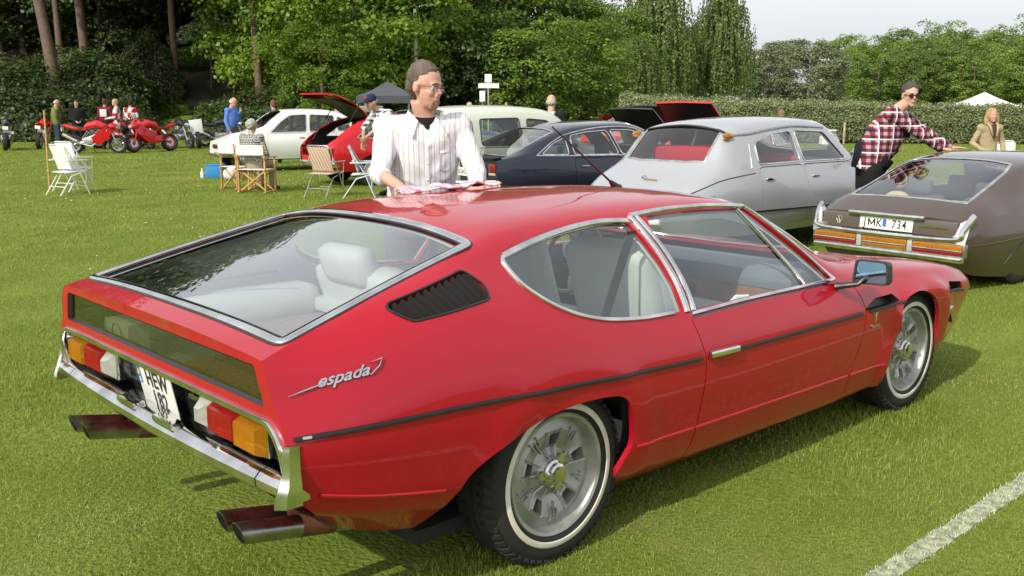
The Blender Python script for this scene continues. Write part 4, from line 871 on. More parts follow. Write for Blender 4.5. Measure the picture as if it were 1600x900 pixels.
    # ---- exhausts
    for sd in (1, -1):
        for y, x0, z0 in ((.672, -1.135, .400), (.560, -1.128, .398)):
            e1 = Vector((x0, sd * y, z0)); dr_ = Vector((.98, -sd * .02, -.19)).normalized()
            m = MB(); n = 20; A = Vector((0, 1, 0)); Bv = dr_.cross(A).normalized(); V = []
            for (L, r) in ((0, .034), (.0, .0305), (.10, .030)):     # inner lip
                for k in range(n):
                    a = 2 * pi * k / n; cut = .017 * sin(a) * (1 if L == 0 else 0); V.append(e1 + dr_ * (L - cut) + A * r * cos(a) + Bv * r * sin(a))
            for k in range(n):
                a = 2 * pi * k / n; V.append(e1 + dr_ * .20 + A * .034 * cos(a) + Bv * .034 * sin(a))
            F = [(k, (k + 1) % n, n + (k + 1) % n, n + k) for k in range(n)] + [(n + k, n + (k + 1) % n, 2 * n + (k + 1) % n, 2 * n + k) for k in range(n)] + [(k, (k + 1) % n, 3 * n + (k + 1) % n, 3 * n + k) for k in range(n)] + []
            m.add(V, F); pp = m.build('exhaust_pipe', DARKCHROME, root, sharp=35)
            MB().tube([e1 + dr_ * .035, e1 + dr_ * .10], .0298, seg=18).build('bore', DARK, pp)
            MB().tube([e1 + dr_ * .20, e1 + dr_ * .32], .0345, seg=18).build('rusty_sleeve', RUST, pp)
            MB().tube([e1 + dr_ * .319, e1 + dr_ * .42, e1 + dr_ * .60], [.0335, .030, .024], seg=14).build('pipe', STEEL, pp)
    # ---- emblems
    def emblem(txt, size, x, z, dx, par, mt, sd=-1, shear=.35, sx=1.15):
        q = S.inv([(x, z), (x + .05, z + dx)], 'side', .3, .9); X = S.ev(q[:, 0], q[:, 1]) * [1, sd, 1]; N = S.nrm(q[:, 0], q[:, 1]) * [1, sd, 1]
        o = obj('script_emblem', text_mesh(txt, size, mt, shear=shear, ext=.003, sx=sx, bold=.0008), par); o.matrix_local = frame_mat(X[0] + N[0] * .003, (X[1] - X[0]), N[0]); return o
    em = emblem('espada', .046, -.885, .856, .004, root, CHROME, shear=.55, sx=1.3)
    m = MB(); m.tube([(-.165, -.018, 0), (-.10, -.011, .002), (-.05, -.006, .002)], [.001, .0035, .002], seg=6); m.tube([(.085, -.016, .002), (.12, .004, .002), (.135, .024, .002), (.10, .020, .002)], [.002, .0035, .003, .001], seg=6); m.build('emblem_flourish', CHROME, em)
    emblem('Bertone', .022, 2.095, .560, .0, root, CHROME, shear=0, sx=1.0); 
    q = S.inv([(2.10, .597)], 'side', .3, .9); X = S.ev(q[:, 0], q[:, 1])[0] * [1, -1, 1]
    MB().box(X, (.012, .006, .034), bev=.003).box(X + [.004, 0, .022], (.026, .006, .010), bev=.003).build('fender_badge', CHROME, root)
    o = obj('script_emblem', text_mesh('Lamborghini', .032, CHROME, shear=.35, ext=.002, bold=.0005), root); o.matrix_local = frame_mat((-1.042, -.232, .690), (0, -1, 0), (-1, 0, .05))
    q = S.inv([(2.99, .520)], 'side', .2, .6); X = S.ev(q[:, 0], q[:, 1])[0]
    for sd in (1, -1): MB().ball(X * [1, sd, 1], (.022, .008, .012), seg=12, rings=8).build('side_lamp', CLEARLENS, root)
    # ---- nose cap, lamps
    e = np.where(abs(PN.U[:, 0] - PN.T1) < 1e-6)[0]; e = e[np.argsort(PN.U[e, 1])]; B = PN.X[e]; R_ = list(B) + list((B * [1, -1, 1])[::-1][1:])
    m = MB(); m.add(list(B) + list(B * [1, -1, 1]), [(i, i + 1, len(B) + i + 1, len(B) + i) for i in range(len(B) - 1)]); m.build('nose_panel', RED, root)
    MB().box((3.64, 0, .43), (.04, 1.05, .14), bev=.01).build('grille', BLACK, root)
    for sd in (1, -1):
        MB().lathe([(.075, 0), (.07, .03), (.0, .045)], 20, axis='X', c=(3.65, sd * .40, .43)).build('headlamp', CLEARLENS, root)
        MB().tube([(3.665, sd * .05, .33), (3.64, sd * .4, .33), (3.50, sd * .68, .34)], .03, seg=8, flat=(1.3, .8)).build('front_bumper', CHROME, root)
    # ---- mirror on the near door
    m = MB(); hv = [(-.085, -.055), (-.075, .060), (.075, .058), (.085, -.050)]; P = round_poly(hv, .022, 4)
    Mm = frame_mat((1.865, -1.005, .853), (.12, -.99, 0), (-.93, -.10, .05))
    n = len(P); V = []
    for sc, dz in ((1.0, .0), (1.02, -.03), (.95, -.065), (.75, -.085)): V += [Mm @ Vector((p[0] * sc, p[1] * sc, dz)) for p in P]
    V += [Mm @ Vector((p[0] * .88, p[1] * .88, .0)) for p in P] + [Mm @ Vector((p[0] * .87, p[1] * .87, -.008)) for p in P]
    F = [(i * n + k, i * n + (k + 1) % n, (i + 1) * n + (k + 1) % n, (i + 1) * n + k) for i in range(3) for k in range(n)] + [tuple(3 * n + k for k in range(n))]
    F += [(k, (k + 1) % n, 4 * n + (k + 1) % n, 4 * n + k) for k in range(n)] + [(4 * n + k, 4 * n + (k + 1) % n, 5 * n + (k + 1) % n, 5 * n + k) for k in range(n)] + [tuple(5 * n + k for k in range(n))]
    m.add(V, F); m.tube([(1.79, -.875, .785), (1.80, -.90, .79), (1.845, -.955, .80), (1.862, -.98, .83)], [.022, .02, .016, .018], seg=10, flat=(1.2, .8)); mi = m.build('door_mirror', BLACK, root, sharp=35)
    gm = MB(); gm.add([Mm @ Vector((p[0] * .865, p[1] * .865, -.006)) for p in P], [tuple(range(n))]); gm.build('mirror_glass', pbr('mirror_silver', (.20, .32, .42), rough=.03, metal=1.0), mi, smooth=False)
    # ---- aerial and roof seam
    MB().tube([(1.40, .13, 1.195), (1.385, .13, 1.205), (1.345, .13, 1.235)], [.028, .022, .010], seg=10).tube([(1.345, .13, 1.235), (.93, .13, 1.512)], [.0055, .0035], seg=6).build('aerial', BLACK, root)
    # ---- wheels
    for (x, sd, ang) in ((0, -1, 0.0), (2.65, -1, .5), (0, 1, .2), (2.65, 1, .9)):
        t = MB(); R = .330; t.lathe(tyre_profile(R, .205, .2177), seg=72)
        if sd == -1: tread(t, R, .205)
        wh = t.build('wheel', RUBBER, root, loc=(x, sd * .752, .327), sharp=40)
        MB().lathe([(.240, sd * .1035), (.243, sd * .1062), (.258, sd * .1062), (.262, sd * .103)], seg=72).build('whitewall', WHITEWALL, wh)
        espada_rim(wh, sgn=sd, ang=ang); brake_disc(wh, sd)
    # ---- floor, wheel wells, firewall (dark)
    u = MB().box((1.33, 0, .20), (3.7, 1.40, .05)).box((2.25, 0, .50), (.05, 1.5, .60))
    for x in (0, 2.65):
        for sd in (1, -1):
            a = np.linspace(.30, pi - .30, 17); V = [(x + .41 * cos(w), yy, .33 + .33 * sin(w)) for yy in (sd * .56, sd * .90) for w in a]; n = 17
            u.add(V, [(k, k + 1, n + k + 1, n + k) for k in range(n - 1)] + [tuple(range(n))])
    u.build('underbody', DARK, root, sharp=30)
    # ---- cabin
    MB().box((-.50, 0, .69), (1.04, 1.36, .02)).box((.0, 0, .58), (.03, 1.36, .22)).build('cargo_floor', CARPET, root)
    MB().box((1.0, 0, .28), (2.2, 1.45, .03)).box((.9, 0, .38), (1.7, .26, .20), bev=.03).build('cabin_floor', CARPET, root)
    def seat(x, y, zt, hr, nm, w=.52):
        m = MB().box((x + .20, y, .46), (.54, w, .20), bev=.06); rot = Matrix.Rotation(RAD(-18), 3, 'Y')
        m.box((x - .09, y, .46 + (zt - .40) / 2), (.15, w, zt - .36), bev=.06, rot=rot)
        if hr: m.box((x - .10 - (zt - .6) * .33 - .02, y, zt + .075), (.115, w * .58, .175), bev=.05, rot=rot)
        for k in (-1, 1): m.box((x - .03, y + k * w * .40, .46 + (zt - .42) / 2), (.14, .09, zt - .42), bev=.04, rot=rot)
        return m.build(nm, LEATHER, root, sharp=None)
    for sd in (1, -1):
        seat(.96, sd * .37, .97, False, 'front_seat', .46); seat(.15, sd * .36, .87, True, 'rear_seat', .56)
        bt = MB(); bt.add([(.60, sd * .62, 1.12), (.655, sd * .62, 1.12), (.50, sd * .52, .50), (.445, sd * .52, .50), (.60, sd * .625, 1.12), (.655, sd * .625, 1.12), (.50, sd * .525, .50), (.445, sd * .525, .50)], [(0, 1, 2, 3), (4, 7, 6, 5), (0, 3, 7, 4), (1, 5, 6, 2)]); bt.build('seat_belt', BELT, root, smooth=False)
    MB().box((-.02, 0, .74), (.14, 1.30, .06), bev=.02).build('parcel_shelf', LEATHER, root)
    for sd in (1, -1): MB().box((-.50, sd * .70, .745), (.92, .22, .18), bev=.07).build('wheelhouse_pad', LEATHER, root, sharp=None)
    MB().box((1.80, 0, .800), (.36, 1.50, .10), bev=.04).build('dashboard', DASH, root)
    MB().box((1.66, 0, .715), (.05, 1.42, .12), bev=.02).build('dash_fascia', WOOD, root)
    MB().box((1.632, -.10, .700), (.02, .19, .06), bev=.006).build('radio', BLACK, root)
    MB().box((1.45, 0, .55), (.60, .30, .24), bev=.05).build('centre_console', LEATHER, root)
    MB().box((1.66, 0, .60), (.06, 1.42, .12), bev=.03).build('knee_panel', LEATHER, root)
    m = MB(); c = Vector((1.36, .40, .82)); Mw = frame_mat(c, (0, 1, 0), (-.90, 0, .43))
    m.tube([Mw @ Vector((.19 * cos(a), .19 * sin(a), 0)) for a in np.linspace(0, 2 * pi, 33)], .013, seg=7, cap=False)
    sw = m.build('steering_wheel', WOOD, root)
    m = MB()
    for a in (.3, pi - .3, -pi / 2): m.tube([Mw @ Vector((0, 0, -.02)), Mw @ Vector((.185 * cos(a), .185 * sin(a), 0))], [.018, .008], seg=6)
    m.tube([Mw @ Vector((0, 0, .0)), Mw @ Vector((0, 0, -.35))], [.04, .03], seg=10); m.build('steering_column', BLACK, sw)
    m = MB().tube([(1.22, -.02, .66), (1.20, -.02, .83)], .007, seg=6).ball((1.20, -.02, .85), .026); m.build('gear_lever', BLACK, root)
    # far door card with its pull
    for sd in (1, -1): MB().tube([(1.05, sd * .80, .70), (1.05, sd * .765, .74), (1.16, sd * .765, .80), (1.20, sd * .80, .80)], .013, seg=7).build('door_pull', WHITE, root)
    # things in the tail, seen through the glass
    MB().box((-.93, -.38, .752), (.20, .50, .075), bev=.01).build('tool_box', pbr('orange_brown_leather', (.30, .095, .03), rough=.6, var=.2), root)
    sp = MB().box((-1.00, .40, .775), (.08, .20, .125), bev=.006).build('speaker', WHITE, root)
    MB().lathe([(.045, 0), (.04, .012), (.0, .02)], 20, axis='X', c=(-1.043, .40, .785)).build('speaker_cone', BLACK, sp)
    g = Vector((-.90, -.52, .80)); bx = MB().box((-.80, -.58, .735), (.18, .26, .05), bev=.012).build('box_lid', pbr('dark_green_tin', (.06, .12, .11), rough=.4, var=.2), root)
    MB().lathe([(.0, 0), (.033, .0), (.036, .01), (.036, .07), (.033, .076), (.033, .085), (.0, .09)], 18, axis='Z', c=(-.79, -.60, .76)).build('tin_can', STEEL, root)
    MB().lathe([(.0, .02), (.042, .015), (.05, .0), (.048, .06), (.035, .075), (0, .08)], 18, axis='Z', c=(-.81, -.50, .76)).build('glass_jug', glass_mat('jug_glass', (.8, .86, .86), 2.0), root)
    MB().tube([(-.92, .72, .860), (-.86, .72, .875), (-.66, .70, .885), (-.62, .69, .885)], [.012, .035, .055, .050], seg=10).tube([(-.62, .69, .885), (-.28, .58, .915)], .006, seg=6).build('folded_umbrella', pbr('dark_cloth', (.03, .034, .032), rough=.9, var=.2), root)
    MB().ball((-.93, .64, .82), (.06, .06, .05)).build('cloth_bundle', pbr('dark_cloth', (.03, .034, .032)), root)
    return root
coupe = build_coupe()
# ------------------------------------------------------------------ the other cars, each from its own sections
GREYSEAT = pbr('grey_seat_cloth', (.06, .065, .07), rough=.85, var=.15); REDSEAT = pbr('red_seat_cloth', (.42, .035, .045), rough=.7, var=.1)
SEAL = BLACK
def steel_wheel(root, x, y, R, w, sd, rim_mat, cap_mat, zc=None, steer=0.0):
    t = MB().lathe([(R * .60, -w * .45), (R * .80, -w * .52), (R * .93, -w * .48), (R, -w * .36), (R, w * .36), (R * .93, w * .48), (R * .80, w * .52), (R * .60, w * .45)], seg=32)
    wh = t.build('wheel', RUBBER, root, loc=(x, y, R if zc is None else zc), rot=(0, 0, steer))
    MB().lathe([(R * .62, sd * w * .46), (R * .60, sd * w * .50), (R * .56, sd * w * .40), (R * .50, sd * w * .22), (R * .34, sd * w * .30), (R * .26, sd * w * .42), (0, sd * w * .42)], seg=28).build('rim', rim_mat, wh)
    MB().lathe([(R * .27, sd * w * .43), (R * .24, sd * w * .52), (0, sd * w * .56)], seg=20).build('hubcap', cap_mat, wh)
    return wh
def seats(root, xs, z0, zt, mat, ys=(.35,), hr=True):
    for x in xs:
        for y in ys:
            for sd in (1, -1):
                m = MB().box((x + .2, sd * y, z0), (.5, .5, .16), bev=.05); rot = Matrix.Rotation(RAD(-16), 3, 'Y'); m.box((x - .06, sd * y, (z0 + zt) / 2), (.13, .5, zt - z0), bev=.05, rot=rot)
                if hr: m.box((x - .06 - (zt - z0) * .16, sd * y, zt + .07), (.09, .26, .15), bev=.04)
                m.build('seat', mat, root, sharp=None)
def plate(root, x, z, txt, w=.52, h=.11, tilt=0.0, y=0.0, size=.085, eu=False, sx=.85):
    p = MB().box((0, 0, 0), (w, h, .006), bev=.003).build('number_plate', PLATE, root); p.matrix_local = frame_mat((x, y, z), (0, -1, 0), (-1, 0, tilt))
    if txt: obj('plate_lettering', text_mesh(txt, size, PBLACK, ext=.001, bold=.0012, sx=sx, space=1.05), p, loc=(0, -.002, .0045))
    return p
def build_car(name, label, mat, loc, yaw, st, sharp=(), windows=(), tops=(), doors=(), arches=(), wheels=(), arch_r=.36, R=.31, W_=.17, rim=None, cap=None, lining=None, group=None, open_hood=None, dt=.09, dv=.07, glass=None, floor_z=.3, trimmat=None, zoff=0.0, hood_poly=None, roofmat=None, hood_up=RAD(62), sill_z=None, hatch=None, hood_under=None):
    S = Surf(st, sharp=sharp); V1 = S.sv[-1]; T0, T1 = S.tv[0], S.tv[-1]
    root = empty(name, (loc[0], loc[1], (loc[2] if len(loc) > 2 else 0) + zoff), yaw); tag(root, label, 'car', group)
    k3 = S.sv[3]; reg = []; wq = []
    for nm, poly in windows:
        q = S.inv(dens(round_poly(poly, .05, 3), .08), 'side', k3 - .12, V1); wq.append((nm, q)); reg.append((nm, q))
    tq = []
    for nm, poly in tops:
        q = S.inv(dens(poly, .07, False), 'plan', S.sv[3] + .02, V1); tq.append((nm, q)); b = np.concatenate([q, [(q[-1][0], V1 + .1)], [(q[0][0], V1 + .1)]]); reg.append((nm, b))
    for cx, zc in arches:
        a = np.linspace(-.25, pi + .25, 26); P = np.stack([cx + arch_r * np.cos(a), zc + arch_r * np.sin(a)], 1); P = P[P[:, 1] > st[3][1][0][1] + .01]
        q = S.inv(P, 'side', 0, k3); reg.append(('arch', np.concatenate([q, [(q[-1][0], -.2)], [(q[0][0], -.2)]])))
    hp = None
    for nm, poly in (('hood', hood_poly), ('hatch', hatch)):
        if poly is not None:
            q = S.inv(dens(poly, .08, False), 'plan', S.sv[3] + .02, V1); b = np.concatenate([q, [(q[-1][0], V1 + .1)], [(q[0][0], V1 + .1)]]); reg += [(nm, offset_poly(b, -.004)), ('gap', offset_poly(b, .004))]
    for poly in doors:
        q = S.inv(dens(round_poly(poly, .06, 2), .09), 'side', .02, k3 + .05); reg += [('door', offset_poly(q, -.0035)), ('gap', offset_poly(q, .0035))]
    PN = Panels(S, reg, dt, dv)
    PN.obj('body_shell', ['body'], mat, root, flange=.02)
    if roofmat: PN.obj('roof_cover', ['body'], roofmat, root, push=.003, sel=lambda u, x: (x[:, 2] > roofmat_z(st)) & (u[:, 1] > S.sv[4]))
    for i, poly in enumerate(doors):
        c0, c1 = min(p[0] for p in poly), max(p[0] for p in poly)
        for sd in (1, -1):
            d = PN.obj('door', ['door'], mat, root, both=False, side=sd, flange=.015, sel=lambda u, x: (u[:, 0] > c0 - .02) & (u[:, 0] < c1 + .02))
            z = S.ev([c0 + .16], [k3 - .10])[0]; MB().box((c0 + .16, sd * (z[1] + .012), z[2]), (.13, .022, .020), bev=.006).build('door_handle', trimmat or CHROME, d)
    for nm in dict.fromkeys(n for n, _ in windows):
        for sd in (1, -1): PN.obj(nm, [nm], glass or GLASS, root, both=False, side=sd, push=-.006)
    for nm, _ in tops: PN.obj(nm, [nm], glass or GLASS, root, push=-.006)
    lz = np.interp
    PN.obj('cabin_lining', ['body', 'door', 'gap'], lining or GREYSEAT, root, push=-.04, sel=lambda u, x: (u[:, 1] > S.sv[2] - .05) & (x[:, 2] > .62) & (u[:, 0] > T0 + .25) & (u[:, 0] < T1 - 1.3))
    for nm, q in wq:
        for sd in (1, -1): m = MB(); surf_strip(m, S, q, .016, .008, closed=True, sides=(sd,)); m.build('window_trim', trimmat or CHROME, root, sharp=50)
    for nm, q in tq:
        q = np.minimum(q, [T1, V1]); X = S.ev(q[:, 0], q[:, 1]); N = S.nrm(q[:, 0], np.minimum(q[:, 1], V1 - .01)); X[0, 1] = X[-1, 1] = 0; N[0, 1] = N[-1, 1] = 0
        m = MB(); strip(m, np.concatenate([X, X[::-1][1:-1] * [1, -1, 1]]), np.concatenate([N, N[::-1][1:-1] * [1, -1, 1]]), .026, .006, True); m.build(nm + '_seal', trimmat or CHROME, root, sharp=50)
    for T, nm in ((T0, 'tail_panel'), (T1, 'nose_panel')):
        e = np.where(abs(PN.U[:, 0] - T) < 1e-6)[0]; e = e[np.argsort(PN.U[e, 1])]; B = PN.X[e]; n = len(B)
        V = list(B) + list(B * [1, -1, 1]) + list(B * [1, .4, 1]) + list(B * [1, -.4, 1])
        F = [(i, i + 1, 2 * n + i + 1, 2 * n + i) for i in range(n - 1)] + [(2 * n + i, 2 * n + i + 1, 3 * n + i + 1, 3 * n + i) for i in range(n - 1)] + [(3 * n + i, 3 * n + i + 1, n + i + 1, n + i) for i in range(n - 1)]
        if not (hatch is not None and T == T0): MB().add(V, F).build(nm, mat, root, sharp=40)
    for up_, nm, pnm, hx in ((open_hood, 'bonnet', 'hood', 0), (hatch is not None, 'tailgate', 'hatch', 1)):
        poly = hood_poly if pnm == 'hood' else hatch
        if poly is None: continue
        o = PN.obj(nm, [pnm], mat, root, flange=.03)
        if up_:
            xs = [p[0] for p in poly]; xh = min(xs) if pnm == 'hood' else max(xs)
            if isinstance(up_, str) and up_ == 'front': xh = max(xs)
            zh = S.ev([xh], [V1])[0][2]; sg = -1
            if pnm == 'hatch' or up_ == 'front': sg = 1
            o.data = o.data.copy(); o.data.transform(Matrix.Translation((-xh, 0, -zh))); o.location = (xh, 0, zh); o.rotation_euler = (0, sg * hood_up, 0)
            u = PN.obj(nm + '_lining', [pnm], hood_under or BLACK, o, push=-.02); u.data.transform(Matrix.Translation((-xh, 0, -zh))); u.data.transform(Matrix.Translation((.05, 0, -.004)) @ Matrix.Diagonal((.93, .93, 1, 1)))
    zc = R
    rimm = rim or ALLOY
    for (x, y) in wheels:
        for sd in (1, -1): steel_wheel(root, x, sd * y, R, W_, sd, rimm, cap or CHROME, zc - zoff)
    Lc = (T0 + T1) / 2; u = MB().box((Lc, 0, floor_z), (T1 - T0 - .9, 1.15, .05))
    for (x, y) in wheels:
        for sd in (1, -1):
            a = np.linspace(-.3, pi + .3, 13); V = [(x + (arch_r + .03) * cos(w), yy, R - zoff * .5 + (arch_r + .03) * sin(w)) for yy in (sd * (y - .22), sd * (y + .06)) for w in a]; n = 13
            u.add(V, [(k, k + 1, n + k + 1, n + k) for k in range(n - 1)] + [tuple(range(n))])
    u.build('underbody', DARK, root, sharp=30)
    return root, S, PN
def lampbox(root, c, d, mat, nm='tail_lamp', bev=.012): return MB().box(c, d, bev=bev).build(nm, mat, root)
def sweep_bumper(root, xe, yw, z, mat, nm='bumper', wrap=.35, h=.06, fwd=-1):
    ys = np.linspace(-yw, yw, 15); pts = [(xe + fwd * -1 * (wrap if abs(y) == yw else 0) * 1.0 - fwd * .06 * (y / yw) ** 4 * 1, y, z) for y in ys]
    pts = [(xe - fwd * wrap, -yw - .01, z)] + [(xe - fwd * .07 * (y / yw) ** 4, y, z) for y in ys] + [(xe - fwd * wrap, yw + .01, z)]
    return MB().tube(pts, h, seg=10, flat=(.45, 1.0)).build(nm, mat, root)

def build_ds():
    mat = paint('silver_paint', (.42, .435, .45), flake=.3, rough=.4)
    st = [(-.70, [(.48, .36), (.54, .45), (.57, .55), (.50, .655), (.38, .675), (.2, .685), (0, .69)]), (-.42, [(.66, .30), (.72, .45), (.74, .60), (.665, .765), (.52, .805), (.3, .825), (0, .83)]), (-.08, [(.76, .27), (.80, .46), (.82, .66), (.745, .89), (.60, .945), (.45, .965), (0, .985)]),
          (.14, [(.78, .26), (.825, .46), (.845, .68), (.765, .925), (.655, 1.09), (.57, 1.17), (0, 1.205)]), (.34, [(.79, .25), (.845, .46), (.86, .69), (.775, .945), (.63, 1.255), (.56, 1.335), (0, 1.392)]), (.9, [(.80, .25), (.88, .46), (.885, .70), (.785, .955), (.62, 1.34), (.56, 1.405), (0, 1.46)]),
          (1.5, [(.80, .25), (.90, .46), (.895, .70), (.79, .955), (.62, 1.362), (.56, 1.428), (0, 1.475)]), (2.08, [(.80, .25), (.90, .46), (.90, .70), (.79, .952), (.62, 1.335), (.56, 1.40), (0, 1.45)]), (2.38, [(.80, .25), (.90, .46), (.90, .69), (.79, .945), (.67, 1.16), (.61, 1.25), (0, 1.345)]), (2.66, [(.80, .26), (.90, .46), (.90, .68), (.795, .92), (.745, .965), (.66, 1.0), (0, 1.06)]),
          (3.1, [(.78, .27), (.88, .45), (.90, .66), (.80, .84), (.70, .885), (.55, .90), (0, .93)]), (3.7, [(.7, .28), (.8, .42), (.84, .58), (.76, .72), (.62, .76), (.45, .76), (0, .77)]), (4.1, [(.45, .32), (.55, .42), (.58, .5), (.5, .56), (.4, .58), (.3, .58), (0, .585)])]
    r, S, PN = build_car('silver_saloon', 'silver grey saloon with curved tail and red behind its rear window', mat, (6.06, 3.55), -.01, st, sharp=(4,),
        windows=[('rear_door_window', [(.62, .985), (1.41, .992), (1.375, 1.325), (1.0, 1.30), (.66, 1.215)]), ('front_door_window', [(1.48, .992), (2.40, .985), (2.28, 1.10), (2.06, 1.305), (1.45, 1.330)])],
        tops=[('rear_window', [(-.04, 0), (-.035, .3), (.0, .52), (.30, .50), (.33, .3), (.335, 0)]), ('windscreen', [(2.66, 0), (2.60, .4), (2.46, .60), (2.12, .52), (2.10, .3), (2.09, 0)])],
        doors=[[(.56, .34), (1.43, .34), (1.43, .96), (.60, .955)], [(1.445, .34), (2.48, .34), (2.50, .955), (1.445, .96)]], arches=[(3.125, .30)], wheels=[(0, .60), (3.125, .72)], R=.33, lining=pbr('ds_lining', (.30, .30, .30), rough=.8), dt=.08)
    seats(r, (.75, 1.75), .55, 1.06, pbr('bright_red_cloth', (.55, .02, .045), rough=.7), hr=False); MB().box((.62, 0, .95), (.14, 1.25, .42), bev=.05, rot=Matrix.Rotation(RAD(-16), 3, 'Y')).build('rear_bench_back', pbr('bright_red_cloth', (.55, .02, .045)), r)
    m = MB()
    for sd in (1, -1):
        tr = MB(); surf_strip(tr, S, S.inv(dens([(.45, .505), (1.43, .495), (2.6, .485)], .1, False), 'side', 0, S.sv[2]), .022, .012, sides=(sd,)); tr.build('side_moulding', CHROME, r)
        tr = MB(); surf_strip(tr, S, S.inv(smooth_poly([(.30, 1.285), (.62, 1.305), (1.0, 1.345), (1.5, 1.372), (2.1, 1.345)], 4, False), 'side', S.sv[3], S.sv[5]), .022, .014, sides=(sd,)); tr.build('roof_gutter', STEEL, r)
        MB().lathe([(.0, -.13), (.030, -.10), (.038, -.03), (.036, 0)], 16, axis='X', c=(.30, sd * .615, 1.285)).build('roof_indicator', AMBER, r)
        tr = MB(); q = S.inv(smooth_poly([(.52, .90), (.20, .875), (-.10, .835), (-.42, .735)], 5, False), 'side', S.sv[1], S.sv[4]); surf_strip(tr, S, q, .010, .004, sides=(sd,)); tr.build('wing_shut_line', BLACK, r)
        tr = MB(); q = S.inv(smooth_poly([(-.30, .66), (-.18, .70), (-.16, .62), (-.28, .60)], 4, True), 'side', S.sv[1], S.sv[4]); surf_strip(tr, S, q, .008, .004, closed=True, sides=(sd,)); tr.build('fuel_flap', STEEL, r)
        sw = MB(); surf_strip(sw, S, S.inv(dens([(.48, .95), (.56, 1.20)], .05, False), 'side', S.sv[2], S.sv[5]), .012, .010, sides=(sd,)); sw.build('pillar_trim', CHROME, r)
    tr = MB(); pts = smooth_poly([(.335, -.55, 1.325), (.35, -.40, 1.365), (.355, 0, 1.398), (.35, .40, 1.365), (.335, .55, 1.325)], 6, False); tr.tube([(p[0] - .03, p[1], p[2] - .012) for p in pts], .022, seg=8, flat=(1.3, .6)); tr.build('roof_lip', BLACK, r)
    m = MB().tube([(1.95, .38 + .18 * cos(a), .98 + .17 * sin(a)) for a in np.linspace(0, 2 * pi, 25)], .012, seg=6, cap=False); m.build('steering_wheel', BLACK, r)
    MB().box((2.4, 0, .93), (.35, 1.35, .10), bev=.04).build('dashboard', BLACK, r)
    m = MB(); m.tube([(2.36, -.80, .965), (2.37, -.88, 1.0)], .010, seg=6); m.lathe([(.0, -.05), (.05, -.03), (.062, 0), (.058, .005), (0, .006)], 16, axis='X', c=(2.37, -.90, 1.05)); m.build('door_mirror', CHROME, r)
    q = S.ev([-.33, -.36, -.22], [S.sv[-1] - .25, S.sv[-1] - .05, S.sv[-1] + 0]); 
    MB().box((-.36, -.02, .865), (.05, .03, .03), bev=.008).build('boot_badge', CHROME, r)
    o = obj('boot_lettering', text_mesh('SPECIAL', .05, pbr('gold_letter', (.55, .45, .2), rough=.3, metal=.8), ext=.003), r); n = S.nrm([-.40], [S.sv[-1] - .32])[0] * [1, -1, 1]; X = S.ev([-.40], [S.sv[-1] - .32])[0] * [1, -1, 1]; o.matrix_local = frame_mat(X + n * .004, (0, -1, 0), n)
    sweep_bumper(r, -.76, .50, .42, CHROME)
    return r
build_ds()

